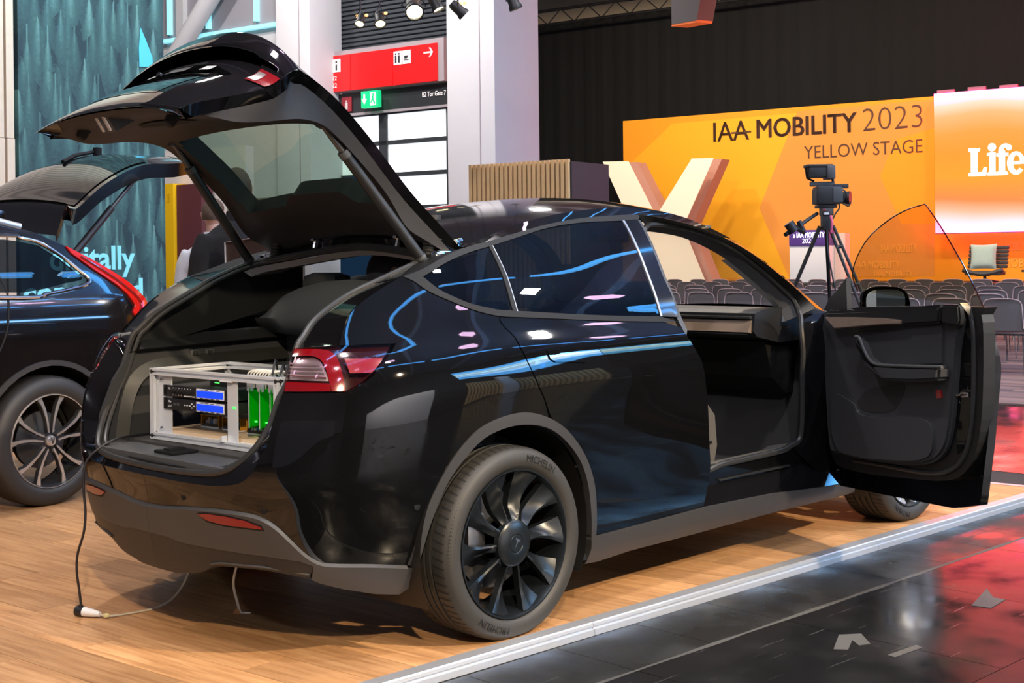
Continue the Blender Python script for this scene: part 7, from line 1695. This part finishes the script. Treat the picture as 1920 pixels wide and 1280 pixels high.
def standing(loc, rz, lab, hair, coat, height=1.80, strap=False, name='person'):
    t = tag(empty(name, loc), lab, 'person'); M = Matrix.Translation(loc) @ Matrix.Rotation(rz, 4, 'Z') @ Matrix.Scale(height/1.80, 4); par = t
    q = MB(); loft(q, [(0, 0, .90, .09, .14), (0, 0, 1.05, .085, .13), (0, 0, 1.25, .10, .15), (-.005, 0, 1.40, .085, .15), (-.01, 0, 1.47, .06, .07), (-.005, 0, 1.54, .055, .056), (.005, 0, 1.64, .055, .055)])
    for s in (-1, 1): q.tube([(-.005, s*.15, 1.41), (-.01, s*.235, 1.16), (.08, s*.215, .91)], [.05, .042, .030], 12); q.tube([(0, s*.09, .95), (.01, s*.105, .50), (-.01, s*.11, .07)], [.08, .058, .040], 12)
    fused('body', q, 'skin', M, par)
    q = MB(); lo = .84 if coat == 'jacket' else .90
    loft(q, [(0, 0, lo, .135, .19), (0, 0, 1.0, .125, .178), (0, 0, 1.15, .132, .188), (-.005, 0, 1.30, .140, .205), (-.01, 0, 1.40, .120, .205), (-.012, 0, 1.455, .090, .150), (-.012, 0, 1.50, .075, .085)])
    for s in (-1, 1): q.tube([(-.008, s*.165, 1.40), (-.012, s*.215, 1.30), (-.012, s*.245, 1.16), (.03, s*.238, 1.04), (.085, s*.218, .92)], [.080, .076, .064, .056, .046], 14)
    fused('jacket' if coat == 'jacket' else 'shirt', q, coat, M, par)
    q = MB(); loft(q, [(0, 0, .78, .11, .15), (0, 0, .90, .125, .172), (0, 0, 1.0, .118, .165)])
    for s in (-1, 1): q.tube([(0, s*.088, .88), (.012, s*.10, .50), (-.008, s*.11, .07)], [.098, .075, .060], 14)
    fused('trousers', q, 'trousers', M, par)
    for s in (-1, 1):
        q = MB(); q.box((.055, s*.11, .045), (.27, .095, .085), M, .035); under(q.build('shoe', 'shoe'), par); hand(par, (.082, s*.213, .90), (.10, 0, -1), M, s)
    head(par, M @ Matrix.Translation((.015, 0, 1.685)), hair, .35)
    q = MB(); q.lathe([(.075, -.03), (.07, .02), (.066, .035)], 20, M @ Matrix.Translation((-.008, 0, 1.52))); under(q.build('collar', coat), par)
    if strap: q = MB(); q.box((-.10, -.06, 1.47), (.03, .10, .05), M, .01); q.box((-.06, -.11, 1.475), (.10, .03, .02), M, .006); under(q.build('strap', 'strap'), par)
    return t
standing((2.33, 4.68, 0), radians(38), 'standing person with short brown hair and white shirt, seen from behind', 'hair_brown', 'shirt_white', 1.85)
standing((1.387, 2.915, 0), radians(75), 'person in a black jacket seen from behind, head partly behind the strut', 'hair_brown', 'jacket', 1.95, True)
tag(uvbox('display_board', 1.60, 1.64, 2.02, 2.42, -.0, 1.455, 'board_brown' if mat('board_brown', (.045, .030, .024), .5) else '', None), 'dark brown board with pale edges before the person in black', 'board')
bo = [o for o in COL.objects if o.name == 'display_board'][0]
a = [(2.487,1.484),(2.094,1.519),(2.418,1.359)]; 
bo.data.clear_geometry(); q = MB(); q.prism([(a[0][0], a[0][1]), (a[1][0], a[1][1]), (a[1][0]-.05, .0), (a[2][0]+.03, 0.0)], 0, .03, UVM @ frame((1.60, 0, 0), (0, 1, 0), (0, 0, 1))); tmp = q.build('tmp', 'board_brown'); bo.data = tmp.data; bo.data.name = 'display_board'; bpy.data.objects.remove(tmp)
q = MB(); q.tube([uv(1.595, a[2][0]+.03, 0.02), uv(1.595, a[0][0], a[0][1]), uv(1.595, a[1][0], a[1][1])], .006, 6); q.build('pale_edge', 'alu', bo)
# person sitting in the back of the car, bent forward
st = tag(empty('person', (.35, .40, .60)), 'seated person with dark hair and white shirt inside the car, bent forward', 'person'); M0 = Matrix.Identity(4)
q = MB(); q.tube([(.42, .55, .80), (.39, .55, 1.0), (.37, .50, 1.13), (.37, .38, 1.19), (.37, .24, 1.24)], [.11, .11, .11, .075, .055], 14)
for y in (.62, .46): q.tube([(.45, y, .78), (.80, y-.03, .76), (.84, y-.03, .44)], [.075, .06, .045], 12)
fused('body', q, 'skin', M0, st)
q = MB(); q.tube([(.43, .56, .74), (.40, .56, .90), (.385, .55, 1.03), (.375, .50, 1.15), (.37, .40, 1.205), (.37, .31, 1.225)], [.15, .145, .145, .135, .10, .075], 18)
q.tube([(.40, .62, 1.12), (.52, .70, .96), (.72, .64, .90)], [.075, .062, .046], 12); q.tube([(.40, .40, 1.14), (.56, .28, .98), (.74, .30, .92)], [.075, .062, .046], 12)
fused('shirt', q, 'shirt_white', M0, st)
q = MB(); q.tube([(.40, .55, .80), (.50, .55, .79)], [.15, .14], 16)
for y in (.63, .46): q.tube([(.45, y, .79), (.82, y-.03, .77), (.86, y-.03, .44)], [.10, .078, .060], 14)
fused('trousers', q, 'trousers', M0, st)
for p, s in (((.73, .635, .90), 1), ((.75, .30, .92), -1)): hand(st, p, (1, 0, -.3), M0, s)
for y in (.60, .43): q = MB(); q.box((.92, y, .415), (.26, .09, .08), None, .03); under(q.build('shoe', 'shoe'), st)
head(st, Matrix.Translation((.37, .165, 1.30)) @ Matrix.Rotation(radians(-35), 4, 'Z') @ Matrix.Rotation(radians(30), 4, 'Y') @ Matrix.Scale(1.14, 4), 'hair_dark', .75)
# ================================================================ LIGHT TUBES UNDER THE HALL ROOF
rig = tag(empty('lighting_rig', uv(6, -4, 7)), kind='structure')
def tube_row(v, z, us, m, ln=2.6, r=.05):
    for u in us: q = MB(); q.box((u+ln/2, v, z), (ln, r*2, r*2), UVM); q.box((u+ln/2, v, z+.09), (ln+.1, .14, .06), UVM); o = under(q.build('light_tube', m), rig); 
for v, z in ((-1.6, 6.6), (-4.2, 6.9), (-7.4, 7.0)): tube_row(v, z, (-3.5, -.4, 2.7, 5.8, 8.9, 12.0), 'blue_tube', 2.6, .03)
for k in range(4): tube_row(-9.5-.1*k, 3.75+.34*k, (3.4, 6.2, 9.0, 11.8), 'cool_tube' if k in (1, 2) else 'blue_tube', 2.7, .12)
tube_row(-2.4, 7.5, (-8, -5.5), 'pink_tube', .5, .12); tube_row(-6.4, 7.5, (-7, -4, 0, 4, 8, 12), 'pink_tube', .5, .12); tube_row(2.4, 7.6, (-8, -5, -2, 2, 6), 'pink_tube', .6, .12)
for u in range(-10, 30, 4):
    q = MB(); q.box((u, 2, 9.2), (.25, 34, .5), UVM); under(q.build('roof_girder', 'wall_white'), rig)
# a booth wall with pale slats stands across the aisle, mirrored in the paintwork
bw2 = tag(uvbox('wall_booth', -9.0, -8.7, -9.0, 1.0, -.045, 3.4, 'wall_grey'), kind='structure')
wa_ = tag(uvbox('wall_aisle', -4.5, 2.6, -12.3, -12.1, -.045, 3.0, 'wall_white'), kind='structure')
tag(uvbox('wall_aisle_slats', 4.6, 9.5, -12.3, -12.15, -.045, 3.4, 'slat_back'), kind='structure'); q = MB()
for i in range(30): q.box((4.7+.16*i, -12.12, 1.7), (.09, .05, 3.4), UVM)
tag(under(q.build('slats', 'slat_wood'), bpy.data.objects['wall_aisle_slats']), kind='stuff')
uvbox('wall_aisle_beam', 6.2, 6.7, -12.1, -11.9, -.045, 4.0, 'wall_white')
